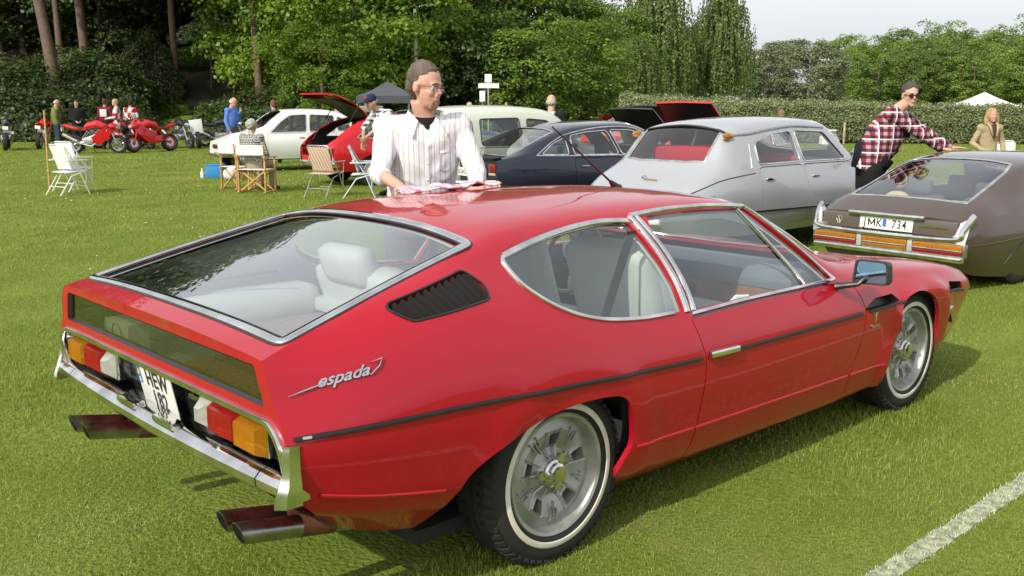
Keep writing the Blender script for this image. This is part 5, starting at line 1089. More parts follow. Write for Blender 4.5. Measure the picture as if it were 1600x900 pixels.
def build_cx():
    mat = paint('midnight_blue_paint', (.016, .019, .032), rough=.3)
    st = [(-.88, [(.60, .36), (.68, .50), (.72, .66), (.70, .865), (.60, .905), (.4, .915), (0, .92)]), (-.62, [(.70, .29), (.78, .48), (.80, .68), (.755, .895), (.66, .945), (.5, .955), (0, .965)]), (-.2, [(.76, .27), (.82, .47), (.84, .68), (.785, .91), (.685, 1.055), (.62, 1.10), (0, 1.13)]), (.3, [(.78, .25), (.84, .46), (.86, .68), (.80, .90), (.64, 1.205), (.57, 1.26), (0, 1.305)]),
          (.9, [(.78, .25), (.845, .46), (.865, .68), (.80, .895), (.62, 1.285), (.55, 1.33), (0, 1.372)]), (1.5, [(.78, .25), (.845, .46), (.865, .67), (.80, .885), (.61, 1.288), (.54, 1.335), (0, 1.375)]), (1.9, [(.78, .25), (.845, .46), (.865, .66), (.80, .875), (.65, 1.165), (.58, 1.22), (0, 1.285)]), (2.42, [(.77, .25), (.84, .45), (.86, .64), (.795, .84), (.74, .88), (.66, .91), (0, .96)]), (3.0, [(.76, .26), (.84, .44), (.86, .62), (.78, .76), (.66, .80), (.5, .80), (0, .81)]), (3.78, [(.6, .3), (.7, .42), (.72, .52), (.68, .60), (.55, .62), (.4, .62), (0, .62)])]
    r, S, PN = build_car('blue_hatchback', 'dark midnight blue fastback saloon with a bright window line', mat, (7.10, 6.96), -.11, st,
        windows=[('quarter_window', [(-.20, .955), (.27, .945), (.27, 1.165), (.05, 1.095)]), ('rear_door_window', [(.36, .940), (1.17, .925), (1.04, 1.255), (.66, 1.235), (.36, 1.19)]), ('front_door_window', [(1.23, .925), (2.12, .895), (1.80, 1.145), (1.52, 1.25), (1.10, 1.26)])],
        tops=[('rear_window', [(-.66, 0), (-.65, .4), (-.62, .60), (.18, .52), (.22, .3), (.23, 0)]), ('windscreen', [(2.40, 0), (2.34, .4), (2.20, .60), (1.62, .50), (1.58, .3), (1.57, 0)])],
        doors=[[(.335, .34), (1.19, .34), (1.19, .89), (.335, .90)], [(1.205, .34), (2.2, .34), (2.22, .86), (1.205, .89)]], arches=[(2.845, .30)], wheels=[(0, .66), (2.845, .72)], R=.32, lining=GREYSEAT)
    seats(r, (.5, 1.35), .52, .90, GREYSEAT)
    for sd in (1, -1):
        tr = MB(); surf_strip(tr, S, S.inv(smooth_poly([(-.28, .945), (.3, .928), (1.2, .912), (2.2, .885)], 5, False), 'side', S.sv[2], S.sv[4]), .016, .010, sides=(sd,)); surf_strip(tr, S, S.inv(smooth_poly([(-.28, .945), (.05, 1.115), (.35, 1.215), (.9, 1.29), (1.5, 1.29), (1.85, 1.16), (2.2, .895)], 6, False), 'side', S.sv[3], S.sv[5]), .018, .010, sides=(sd,)); tr.build('bright_window_line', CHROME, r)
    MB().box((-.86, 0, .80), (.05, 1.28, .17), bev=.01).build('rear_panel', BLACK, r); MB().box((-.86, 0, .925), (.16, 1.36, .03), bev=.012).build('tail_spoiler', BLACK, r)
    plate(r, -.90, .72, 'CAC 579', tilt=.1); ov = MB().lathe([(.085, 0), (.083, .004), (0, .004)], 24, axis='X', c=(-.906, -.40, .72)); o = ov.build('oval_sticker', PLATE, r); tx = obj('sticker_letter', text_mesh('S', .11, PBLACK, ext=.001), o); tx.matrix_local = frame_mat((-.908, -.40, .72), (0, -1, 0), (-1, 0, 0))
    for sd in (1, -1):
        lampbox(r, (-.86, sd * .60, .79), (.06, .15, .12), REDLENS); lampbox(r, (-.862, sd * .60, .715), (.06, .15, .035), CLEARLENS, 'reverse_lens')
    sweep_bumper(r, -.94, .72, .52, BLACK)
    return r
build_cx()

def build_sm():
    mat = paint('brown_metal_paint', (.100, .070, .056), flake=.4, rough=.38)
    st = [(-.98, [(.60, .40), (.67, .48), (.73, .565, -.02), (.745, .655, -.01), (.70, .80, .02), (.5, .815, .02), (0, .825, .02)]), (-.75, [(.66, .33), (.75, .46), (.79, .62), (.765, .80), (.655, .905), (.5, .925), (0, .938)]), (-.35, [(.72, .28), (.80, .45), (.83, .63), (.785, .86), (.60, 1.035), (.52, 1.065), (0, 1.088)]), (.2, [(.76, .24), (.84, .45), (.865, .66), (.805, .89), (.60, 1.19), (.54, 1.23), (0, 1.265)]),
          (.9, [(.78, .22), (.86, .44), (.885, .66), (.82, .885), (.60, 1.26), (.54, 1.29), (0, 1.325)]), (1.6, [(.78, .22), (.87, .44), (.90, .65), (.825, .875), (.62, 1.215), (.56, 1.25), (0, 1.29)]), (2.2, [(.78, .23), (.88, .44), (.905, .65), (.83, .855), (.77, .905), (.70, .95), (0, 1.04)]), (3.0, [(.78, .24), (.88, .44), (.90, .64), (.82, .77), (.7, .80), (.5, .80), (0, .81)]), (4.1, [(.7, .3), (.85, .42), (.88, .55), (.8, .6), (.7, .61), (.5, .61), (0, .61)])]
    zo = -.175
    r, S, PN = build_car('brown_coupe', 'brown coupe with wide sloping rear window and plate JMK 734', mat, (7.085, .945), -.08, st,
        windows=[('quarter_window', [(.30, .935), (.62, .925), (.62, 1.19), (.45, 1.13)]), ('door_window', [(.70, .925), (1.9, .905), (1.55, 1.17), (1.0, 1.225), (.70, 1.205)])],
        tops=[('rear_window', [(-.71, 0), (-.71, .45), (-.70, .565), (.0, .535), (.20, .485), (.24, .25), (.245, 0)]), ('windscreen', [(2.2, 0), (2.1, .45), (1.95, .62), (1.45, .50), (1.4, 0)])], sharp=(3,),
        doors=[[(.66, .30), (1.95, .30), (2.0, .84), (.66, .885)]], arches=[(2.95, .32)], wheels=[(0, .66), (2.95, .74)], R=.325, W_=.18, lining=GREYSEAT, zoff=zo, dt=.07, dv=.06)
    seats(r, (.25, 1.05), .50, .92, GREYSEAT)
    # tail: dark panel with plate, bright bow, lamp row
    MB().box((-.985, 0, .735), (.06, 1.32, .13), bev=.01).build('plate_panel', pbr('brown_panel', (.11, .085, .07), rough=.4, coat=.4), r)
    plate(r, -1.022, .735, '', tilt=.12); 
    mm = MB(); [mm.box((-1.0275, .140 + yy_, .733 + .0), (.002, .012, .075)) for yy_ in (-.030, .030)]; [mm.box((-1.0275, .140 + .015 * k_, .745), (.002, .011, .058), rot=Matrix.Rotation(k_ * RAD(-31), 3, 'X')) for k_ in (-1, 1)]; mm.build('plate_lettering', PBLACK, r, smooth=False)
    for tt, yy in (('J', .208), ('K', .066), ('734', -.130)): o = obj('plate_lettering', text_mesh(tt, .105, PBLACK, ext=.001, bold=.0004, sx=.86, space=1.10), r); o.matrix_local = frame_mat((-1.027, yy, .733), (0, -1, 0), (-1, 0, .12))
    e = MB().box((-1.027, .012, .735), (.003, .034, .080)).build('plate_badge', PBLUE, r)
    pts = [(-.90, -.745, .86), (-.97, -.735, .80), (-1.02, -.715, .72), (-1.035, -.69, .665), (-1.038, -.5, .648), (-1.04, 0, .640), (-1.038, .5, .648), (-1.035, .69, .665), (-1.02, .715, .72), (-.97, .735, .80), (-.90, .745, .86)]
    MB().tube(smooth_poly(pts, 5, False), [.004] + [.030] * 49 + [.004], seg=10, flat=(.8, 1.25)).build('rear_bow', CHROME, r)
    for sd in (1, -1):
        V = [(-1.045, .60, .648), (-1.040, .745, .612), (-1.02, .755, .70), (-.955, .745, .845), (-1.00, .675, .80), (-1.035, .655, .70)]; n = 6; m = MB(); m.add([(x, sd * y, z) for x, y, z in V] + [(x + .05, sd * y * .98, z) for x, y, z in V], [tuple(range(n)), tuple(range(2 * n - 1, n - 1, -1))] + [(i, (i + 1) % n, n + (i + 1) % n, n + i) for i in range(n)]); m.build('bow_end', CHROME, r, sharp=30)
    MB().box((-1.03, 0, .815), (.05, .74, .036), bev=.012).build('plate_light_bar', CHROME, r)
    m = MB()
    bez = MB().box((-1.005, 0, .565), (.05, 1.50, .125), bev=.015).build('lamp_bezel', STEEL, r)
    for y0, y1 in ((.28, .73), (-.22, .22), (-.73, -.28)):
        mid = y0 == -.22
        lampbox(bez, (-1.03, (y0 + y1) / 2, .590), (.03, y1 - y0, .055), AMBER, 'amber_lens')
        lampbox(bez, (-1.03, (y0 + y1) / 2, .540), (.03, y1 - y0, .040), AMBER if mid else REDLENS, 'lower_lens')
        MB().tube([(-1.048, y0, .563), (-1.048, y1, .563)], .006, seg=6).build('lens_bar', CHROME, bez)
    for y in (.25, -.25): lampbox(bez, (-1.03, y, .565), (.035, .05, .11), CLEARLENS, 'reverse_lens')
    lampbox(r, (-1.02, 0, .485), (.06, 1.46, .05), CHROME, 'lower_bumper')
    em = MB().tube([(-1.018, .48 + .028 * cos(a) * (1 + .3 * sin(3 * a)), .735 + .034 * sin(a)) for a in np.linspace(0, 2 * pi, 19)], .004, seg=5).tube([(-1.018, .47, .70), (-1.018, .49, .77)], .004, seg=5).build('tail_emblem', CHROME, r)
    MB().box((-1.018, -.45, .742), (.006, .26, .010)).build('tail_script', CHROME, r)
    # parcel shelf things
    t = MB(); t.ball((-.36, .30, .90), (.11, .12, .075), seg=18, rings=10).lathe([(.16, .86), (.17, .868), (.10, .885)], 22, axis='Z', c=(-.36, .30, 0)); h = t.build('straw_hat', pbr('straw', (.50, .40, .26), rough=.85, var=.15, bump=.2), r)
    MB().box((-.30, 0, .83), (.75, 1.1, .02)).build('rear_shelf', GREYSEAT, r)
    mc = MB().box((-.45, -.36, .885), (.10, .36, .035), bev=.012).box((-.45, -.37, .915), (.085, .18, .035), bev=.014); o = mc.build('model_car', pbr('pale_toy_paint', (.50, .58, .42), rough=.3, coat=.6), r); w = MB()
    for y in (-.25, -.47): w.lathe([(.022, -.055), (.022, .055), (0, .055)], 12, axis='X', c=(-.45, y, .872))
    w.build('toy_wheels', BLACK, o)
    tr = MB(); q = S.inv(smooth_poly([(-.93, .60), (-.5, .62), (0, .645), (.62, .66)], 5, False), 'side', S.sv[1], S.sv[3]); surf_strip(tr, S, q, .010, .006, sides=(1, -1)); tr.build('side_crease', mat, r)
    for sd in (1, -1):
        a = np.linspace(.2, pi - .1, 14); P = [(.0 + .40 * cos(w), .30 + .34 * sin(w)) for w in a]; P = [p for p in P if p[1] > .36]; tr = MB(); surf_strip(tr, S, S.inv(P, 'side', 0, S.sv[2]), .008, .004, sides=(sd,)); tr.build('wheel_skirt_line', BLACK, r)
    return r
build_sm()

def build_ami():
    mat = paint('white_paint', (.76, .76, .72), rough=.4, coat=.6)
    st = [(-.82, [(.5, .42), (.6, .5), (.63, .65), (.60, .86), (.5, .90), (.3, .92), (0, .93)]), (-.5, [(.6, .34), (.68, .5), (.71, .70), (.67, .92), (.60, 1.12), (.5, 1.19), (0, 1.24)]), (-.1, [(.66, .31), (.72, .5), (.74, .7), (.69, .925), (.585, 1.34), (.5, 1.40), (0, 1.44)]), (.6, [(.68, .3), (.74, .5), (.755, .7), (.70, .92), (.58, 1.405), (.5, 1.46), (0, 1.50)]), (1.25, [(.68, .3), (.74, .5), (.755, .7), (.70, .92), (.58, 1.385), (.5, 1.44), (0, 1.475)]),
          (1.6, [(.68, .3), (.74, .5), (.755, .69), (.70, .91), (.625, 1.17), (.56, 1.24), (0, 1.31)]), (1.98, [(.67, .31), (.735, .49), (.75, .67), (.69, .895), (.64, .94), (.56, .97), (0, 1.01)]), (2.40, [(.62, .33), (.70, .48), (.72, .64), (.66, .80), (.55, .86), (.4, .885), (0, .905)]), (2.84, [(.56, .38), (.64, .45), (.66, .56), (.60, .68), (.5, .72), (.4, .735), (0, .74)])]
    yw = pi - .22; f = anchor(1.98, .62, yw, bear(401, 24.0)); r, S, PN = build_car('white_saloon', 'small white saloon facing left with a woman in a director chair before it', mat, f, yw, st,
        windows=[('rear_quarter_window', [(-.42, .97), (-.02, .955), (-.02, 1.31), (-.2, 1.25)]), ('rear_door_window', [(.06, .955), (.72, .95), (.68, 1.36), (.06, 1.335)]), ('front_door_window', [(.80, .95), (1.70, .935), (1.42, 1.19), (1.18, 1.345), (.76, 1.365)])],
        tops=[('rear_window', [(-.66, 0), (-.62, .5), (-.22, .44), (-.18, 0)]), ('windscreen', [(1.98, 0), (1.92, .4), (1.80, .57), (1.36, .46), (1.30, 0)])], doors=[[(.03, .36), (.75, .36), (.75, .92), (.03, .925)], [(.765, .36), (1.78, .36), (1.78, .90), (.765, .92)]], arches=[(2.28, .29), (0, .29)], arch_r=.31, wheels=[(0, .62), (2.28, .63)], R=.29, W_=.13, rim=STEEL, lining=GREYSEAT)
    seats(r, (.25, 1.0), .50, .92, REDSEAT, hr=False)
    for sd in (1, -1): MB().box((2.78, sd * .46, .60), (.10, .22, .15), bev=.03).build('headlamp', CLEARLENS, r)
    sweep_bumper(r, 2.93, .64, .42, STEEL, fwd=1, wrap=.3); MB().box((2.83, 0, .60), (.06, .60, .10), bev=.01).build('grille', BLACK, r)
    p = MB().box((0, 0, 0), (.40, .11, .006)).build('number_plate', PLATE, r); p.matrix_local = frame_mat((2.95, 0, .45), (0, 1, 0), (1, 0, 0))
    MB().tube([(1.98, -.02, .55), (2.02, .36, .80)], .02, seg=6).tube([(1.62, .34 + .17 * cos(a), .95 + .16 * sin(a)) for a in np.linspace(0, 2 * pi, 21)], .012, seg=6, cap=False).build('steering_wheel', BLACK, r)
build_ami()

def build_redhatch():
    mat = paint('bright_red_paint', (.50, .012, .018), rough=.4, coat=.7)
    st = [(-.86, [(.58, .36), (.68, .46), (.72, .60), (.68, .76), (.62, .80), (.4, .81), (0, .81)]), (-.72, [(.66, .33), (.74, .46), (.775, .62), (.735, .84), (.66, .93), (.45, .98), (0, 1.0)]), (-.45, [(.72, .30), (.78, .46), (.80, .64), (.755, .88), (.66, 1.08), (.55, 1.16), (0, 1.20)]), (0, [(.74, .28), (.79, .46), (.815, .66), (.77, .90), (.64, 1.25), (.55, 1.31), (0, 1.36)]), (.5, [(.74, .27), (.795, .46), (.82, .66), (.77, .90), (.62, 1.32), (.53, 1.37), (0, 1.41)]),
          (1.2, [(.74, .27), (.795, .46), (.82, .66), (.77, .90), (.61, 1.32), (.52, 1.37), (0, 1.41)]), (1.7, [(.74, .27), (.79, .46), (.82, .65), (.77, .89), (.66, 1.14), (.6, 1.20), (0, 1.27)]), (2.1, [(.73, .28), (.79, .46), (.81, .64), (.76, .86), (.70, .90), (.6, .93), (0, .98)]), (2.6, [(.7, .29), (.78, .44), (.80, .60), (.73, .76), (.6, .80), (.45, .81), (0, .82)]), (3.25, [(.6, .34), (.68, .44), (.70, .54), (.64, .62), (.5, .65), (.4, .65), (0, .65)])]
    w = bear(573, 19.6); cream = pbr('cream_wheel', (.55, .53, .46), rough=.45)
    r, S, PN = build_car('red_hatchback', 'red hatchback with its tailgate raised and a man leaning at its side', mat, (w[0] + .20, w[1] + .80), -.12, st,
        windows=[('quarter_window', [(-.30, .96), (.32, .945), (.32, 1.27), (.0, 1.18)]), ('rear_door_window', [(.40, .945), (.95, .935), (.92, 1.28), (.40, 1.28)]), ('front_door_window', [(1.02, .935), (1.86, .915), (1.55, 1.15), (1.30, 1.27), (.99, 1.28)])],
        tops=[('windscreen', [(2.1, 0), (2.05, .4), (1.95, .58), (1.42, .47), (1.38, 0)])], doors=[[(.37, .34), (.97, .34), (.97, .90), (.37, .91)], [(.985, .34), (1.95, .34), (1.96, .88), (.985, .90)]], arches=[(0, .29), (2.45, .29)], arch_r=.33, wheels=[(0, .70), (2.45, .70)], R=.30, W_=.15, rim=cream, cap=cream, lining=BLACK,
        hatch=[(-.855, 0), (-.855, .50), (-.72, .64), (-.40, .60), (.0, .53), (.12, .45), (.15, 0)], hood_up=RAD(52))
    seats(r, (.55, 1.2), .50, .95, GREYSEAT)
    MB().box((-.45, 0, .46), (.75, 1.3, .03)).build('boot_floor', CARPET, r); MB().box((-.84, 0, .50), (.04, 1.30, .20), bev=.02).build('tail_sill', mat, r)
    MB().box((-.60, -.25, .56), (.22, .26, .16), bev=.03).build('red_bag', pbr('red_cloth', (.5, .03, .04), rough=.8), r)
    for sd in (1, -1):
        lampbox(r, (-.80, sd * .69, .66), (.10, .10, .20), REDLENS); MB().tube([(-.62, sd * .62, .90), (-.12, sd * .56, 1.62)], .010, seg=6).build('gas_strut', BLACK, r)
    sweep_bumper(r, -.93, .70, .45, CHROME, wrap=.3)
build_redhatch()

def build_green():
    mat = paint('pale_green_paint', (.56, .60, .50), rough=.4, coat=.6)
    st = [(-.95, [(.55, .40), (.64, .5), (.66, .66), (.62, .90), (.52, .98), (.4, 1.0), (0, 1.02)]), (-.8, [(.6, .36), (.70, .5), (.73, .70), (.69, .98), (.58, 1.26), (.48, 1.34), (0, 1.39)]), (-.5, [(.64, .33), (.73, .5), (.765, .72), (.71, 1.0), (.61, 1.44), (.52, 1.51), (0, 1.56)]), (.3, [(.66, .3), (.75, .5), (.78, .74), (.72, 1.0), (.61, 1.48), (.52, 1.55), (0, 1.60)]), (1.1, [(.66, .3), (.75, .5), (.78, .74), (.72, 1.0), (.60, 1.45), (.51, 1.52), (0, 1.565)]), (1.45, [(.66, .3), (.75, .5), (.78, .72), (.72, .99), (.63, 1.28), (.55, 1.36), (0, 1.43)]), (1.75, [(.65, .31), (.74, .5), (.77, .70), (.71, .97), (.66, 1.03), (.56, 1.06), (0, 1.10)]), (2.4, [(.6, .33), (.68, .48), (.70, .64), (.62, .86), (.5, .93), (.4, .96), (0, .98)]), (2.95, [(.5, .38), (.55, .46), (.56, .56), (.5, .70), (.4, .76), (.3, .78), (0, .79)])]
    p = bear(742, 14.1); r, S, PN = build_car('green_saloon', 'pale grey-green rounded old saloon behind the dark blue car', mat, (p[0] + .07, p[1] + .36), -.05, st,
        windows=[('rear_quarter_window', [(-.66, 1.06), (-.34, 1.05), (-.34, 1.40), (-.50, 1.38)]), ('rear_door_window', [(-.20, 1.05), (.52, 1.04), (.52, 1.42), (-.20, 1.41)]), ('front_door_window', [(.66, 1.04), (1.48, 1.02), (1.25, 1.27), (1.05, 1.38), (.66, 1.41)])],
        tops=[('windscreen', [(1.75, 0), (1.70, .4), (1.58, .56), (1.18, .46), (1.14, 0)]), ('rear_window', [(-.90, 0), (-.88, .4), (-.62, .38), (-.60, 0)])], doors=[[(-.27, .36), (.58, .36), (.58, 1.01), (-.27, 1.02)], [(.60, .36), (1.55, .36), (1.57, .98), (.60, 1.01)]], arches=[(0, .31), (2.1, .31)], arch_r=.33, wheels=[(0, .62), (2.1, .62)], R=.30, W_=.14, lining=pbr('tan_lining', (.22, .17, .13), rough=.8), trimmat=pbr('rubber_seal_grey', (.06, .065, .06), rough=.6))
    seats(r, (.2, .9), .60, 1.05, pbr('tan_seat', (.25, .17, .12), rough=.8), hr=False)
    MB().box((1.35, -.1, 1.02), (.3, .5, .22), bev=.03).build('paper_box', WHITE, r)
build_green()
def sedan_sections(Ln, Wd, H, wb, ro, belt=.88, hood=.80, deck=.86, xr0=-.35, xr1=.35, xf1=1.45, xf0=2.05):
    w = Wd / 2; T0, T1 = -ro, Ln - ro
    def sec(x, kw, zb, zr, zc, tum=1.0): return (x, [(w * kw * .86, .28), (w * kw * .96, .46), (w * kw, .62), (w * kw * .93, zb), (w * (.93 - .20 * tum) * kw, zr), (w * (.93 - .30 * tum) * kw, zr + (zc - zr) * .55), (0, zc)])
    return [sec(T0, .82, deck - .06, deck - .03, deck, .2), sec(T0 + .25, .94, deck, deck + .02, deck + .04, .2), sec(xr0, .98, belt, belt + .05, belt + .10, .35), sec(xr1, 1.0, belt, H - .09, H - .02), sec((xr1 + xf1) / 2, 1.0, belt, H - .06, H), sec(xf1, 1.0, belt, H - .09, H - .03), sec(xf0, .99, belt - .02, belt + .02, belt + .08, .35), sec(T1 - .5, .95, hood - .02, hood, hood + .03, .25), sec(T1, .80, hood - .16, hood - .13, hood - .10, .25)]
def back_car(name, label, mat, loc, yaw, Ln=4.3, Wd=1.70, H=1.38, wb=2.5, ro=.9, hood_open=False, group='cars parked further back', lining=None, rim=None, z=0.0, hood_up=RAD(55), glass=None, under=None, **k):
    st = sedan_sections(Ln, Wd, H, wb, ro, **k); b = k.get('belt', .88); xr0, xr1, xf1, xf0 = k.get('xr0', -.35), k.get('xr1', .35), k.get('xf1', 1.45), k.get('xf0', 2.05); w = Wd / 2; xm = (xr1 + xf1) / 2 - .05
    r, S, PN = build_car(name, label, mat, (loc[0], loc[1], z), yaw, st, windows=[('rear_side_window', [(xr0 + .25, b + .04), (xm - .04, b + .035), (xm - .06, H - .11), (xr1 + .02, H - .13)]), ('front_side_window', [(xm + .04, b + .035), (xf0 - .22, b + .015), (xf1 - .02, H - .13), (xm + .02, H - .11)])],
        tops=[('rear_window', [(xr0 + .03, 0), (xr0 + .06, w * .66), (xr1 - .12, w * .58), (xr1 - .08, 0)]), ('windscreen', [(xf0 - .03, 0), (xf0 - .10, w * .70), (xf1 + .08, w * .60), (xf1 + .05, 0)])],
        doors=[[(xm - .02, .34), (xf0 - .1, .34), (xf0 - .1, b - .03), (xm - .02, b - .02)]], arches=[(0, .29), (wb, .29)], arch_r=.34, wheels=[(0, w - .14), (wb, w - .14)], R=.305, W_=.17, lining=lining, rim=rim, group=group, dt=.14, dv=.12, glass=glass,
        hood_poly=[(xf0 + .10, 0), (xf0 + .08, w * .62), (Ln - ro - .12, w * .52), (Ln - ro - .10, 0)], open_hood=hood_open, hood_up=hood_up, hood_under=under)
    seats(r, (.35, 1.0), .48, .88, lining or GREYSEAT)
    for sd in (1, -1):
        MB().lathe([(.085, 0), (.075, .03), (0, .04)], 16, axis='X', c=(Ln - ro - .02, sd * w * .58, .58)).build('headlamp', CLEARLENS, r); lampbox(r, (-ro, sd * w * .58, .68), (.05, .28, .09), REDLENS)
    sweep_bumper(r, Ln - ro + .05, w * .82, .46, CHROME, 'front_bumper', fwd=1, wrap=.25, h=.05); sweep_bumper(r, -ro - .05, w * .82, .46, CHROME, 'rear_bumper', wrap=.25, h=.05)
    MB().box((Ln - ro + .01, 0, .58), (.04, w * .8, .12), bev=.01).build('grille', BLACK, r)
    return r
RED2 = paint('orange_red_paint', (.52, .022, .018), rough=.4, coat=.8); DKG = paint('charcoal_paint', (.020, .021, .024), rough=.35); DKR = paint('dark_red_paint', (.22, .012, .018), rough=.35); BLU = paint('steel_blue_paint', (.06, .09, .16), rough=.35)
p = bear(1062, 16.6); back_car('red_coupe', 'red car with black lined bonnet raised behind the silver saloon', RED2, (p[0] + 2.2, p[1] + .2), pi + .28, H=1.30, hood_open=True, hood_up=RAD(46), lining=REDSEAT, hood=.84, Wd=1.78)
p = bear(946, 19.5); back_car('charcoal_coupe', 'charcoal car with bonnet raised behind the dark blue saloon', DKG, (p[0] + 2.4, p[1] - .2), pi + .30, H=1.26, hood_open=True, hood_up=RAD(42), lining=REDSEAT, belt=.84)
p = bear(905, 24); back_car('pink_roof_car', 'low red car partly hidden behind the raised charcoal bonnet', RED2, (p[0] + 1.6, p[1]), .1, H=1.34, Wd=1.62)
p = bear(1012, 22.5); back_car('black_coupe', 'black car with red seats and raised dark bonnet left of the red one', DKG, (p[0] + 2.2, p[1] + .1), pi + .25, H=1.36, hood_open=True, hood_up=RAD(44), lining=REDSEAT)
p = bear(905, 66); back_car('dark_red_coupe', 'dark red coupe on the gravel beneath the blue sign', DKR, (p[0] + .6, p[1] + .6), .95, Ln=4.6, H=1.32, z=float(ground_h(*p[:2])) - .02, lining=GREYSEAT)
p = bear(972, 58); back_car('red_roadster', 'bright red car with open bonnet at the end of the hedge', RED2, (p[0] + .6, p[1] + .3), 1.0, Ln=4.1, H=1.22, z=float(ground_h(*p[:2])) - .02, hood_open=True, hood_up=RAD(40), belt=.82)
p = bear(660, 23.0); back_car('grey_saloon', 'dark grey car roof showing behind the red hatchback', paint('grey_paint', (.12, .125, .13)), (p[0] - .8, p[1] + .2), 0.0, H=1.42)
p = bear(668, 27.5); back_car('steel_blue_saloon', 'steel blue car roof behind the pale green saloon', BLU, (p[0] - .6, p[1] + .4), .0, H=1.50, belt=.92)
p = bear(592, 22.9); b = MB().box((0, 0, 0), (.95, .55, .14), bev=.02).build('roof_box', pbr('beige_case', (.50, .44, .33), rough=.7, var=.1), None, loc=(p[0] - .45, p[1] + .15, 1.50)); tag(b, 'beige case lying on the dark grey car roof', 'case')
# ------------------------------------------------------------------ people
def skin(name, c): return pbr(name, c, rough=.5, var=.10, vscale=22, spec=.4)
SKIN = skin('skin_fair', (.50, .27, .19)); SKIN2 = skin('skin_tan', (.46, .22, .145)); SKIN3 = skin('skin_ruddy', (.54, .315, .235))
def cloth(name, c, var=.08, bump=.15): return pbr(name, c, rough=.85, var=var, vscale=12, bump=bump, bscale=60, spec=.2)
def check_cloth(name, cols, sx, sy, w=.5, ax=(1, 1)):
    """woven check: two crossing sets of bands in object space"""
    m = bpy.data.materials.new(name); m.use_nodes = True; n = m.node_tree; b = n.nodes['Principled BSDF']; b.inputs['Roughness'].default_value = .85; b.inputs['Specular IOR Level'].default_value = .2
    t = n.nodes.new('ShaderNodeTexCoord'); s = n.nodes.new('ShaderNodeSeparateXYZ'); n.links.new(t.outputs['Object'], s.inputs[0])
    def band(src, sc, lo):
        a = n.nodes.new('ShaderNodeMath'); a.operation = 'MULTIPLY'; a.inputs[1].default_value = sc; n.links.new(src, a.inputs[0]); f = n.nodes.new('ShaderNodeMath'); f.operation = 'FRACT'; n.links.new(a.outputs[0], f.inputs[0]); g = n.nodes.new('ShaderNodeMath'); g.operation = 'GREATER_THAN'; g.inputs[1].default_value = lo; n.links.new(f.outputs[0], g.inputs[0]); return g
    xy = n.nodes.new('ShaderNodeMath'); xy.operation = 'ADD'; 
    for k_ in (0, 1): q_ = n.nodes.new('ShaderNodeMath'); q_.operation = 'MULTIPLY'; q_.inputs[1].default_value = ax[k_]; n.links.new(s.outputs[k_], q_.inputs[0]); n.links.new(q_.outputs[0], xy.inputs[k_])
    def mix(f, A, B):
        x = n.nodes.new('ShaderNodeMix'); x.data_type = 'RGBA'; n.links.new(f.outputs[0], x.inputs[0])
        for k, v in ((6, A), (7, B)):
            if isinstance(v, tuple): x.inputs[k].default_value = (*v, 1)
            else: n.links.new(v.outputs[2], x.inputs[k])
        return x
    a = mix(band(xy.outputs[0], sx, w), cols[0], cols[1]); 
    if sy: a = mix(band(s.outputs[2], sy, w), a, mix(band(xy.outputs[0], sx, w), cols[1], cols[2]))
    if len(cols) > 3: a = mix(band(xy.outputs[0], sx * .5, .91), a, cols[3]); a = mix(band(s.outputs[2], max(sy, 1) * .5, .91), a, cols[3])
    n.links.new(a.outputs[2], b.inputs['Base Color']); return m
def remesh(mb, vox, name, mats, smooth=3, folds=0.0, fs=14.0, seed=0):
    me = mb.mesh('tmp', mats, None); o = bpy.data.objects.new('tmp', me); COL.objects.link(o)
    r = o.modifiers.new('r', 'REMESH'); r.mode = 'VOXEL'; r.voxel_size = vox; r.use_smooth_shade = True
    s = o.modifiers.new('s', 'SMOOTH'); s.factor = .5; s.iterations = smooth
    dg = bpy.context.evaluated_depsgraph_get(); dg.update(); out = bpy.data.meshes.new_from_object(o.evaluated_get(dg)); bpy.data.objects.remove(o); bpy.data.meshes.remove(me)
    out.name = name; out.materials.clear(); out.materials.append(mats if not isinstance(mats, list) else mats[0])
    if folds:
        from mathutils import noise
        co = np.empty(len(out.vertices) * 3); out.vertices.foreach_get('co', co); no = np.empty(len(out.vertices) * 3); out.vertex_normals.foreach_get('vector', no); co = co.reshape(-1, 3); no = no.reshape(-1, 3)
        d = np.array([noise.noise((p[0] * fs * .9 + seed, p[1] * fs * .9 + p[2] * fs * .35, p[2] * fs * .45)) * .7 + (1 - 2 * abs(noise.noise((p[0] * fs * .5 + p[2] * fs * .4, p[1] * fs * .6 + seed, p[2] * fs * .3)))) * .6 for p in co])
        out.vertices.foreach_set('co', (co + no * (d * folds)[:, None]).ravel())
    out.polygons.foreach_set('use_smooth', np.ones(len(out.polygons), bool)); out.update(); return out
V3 = Vector
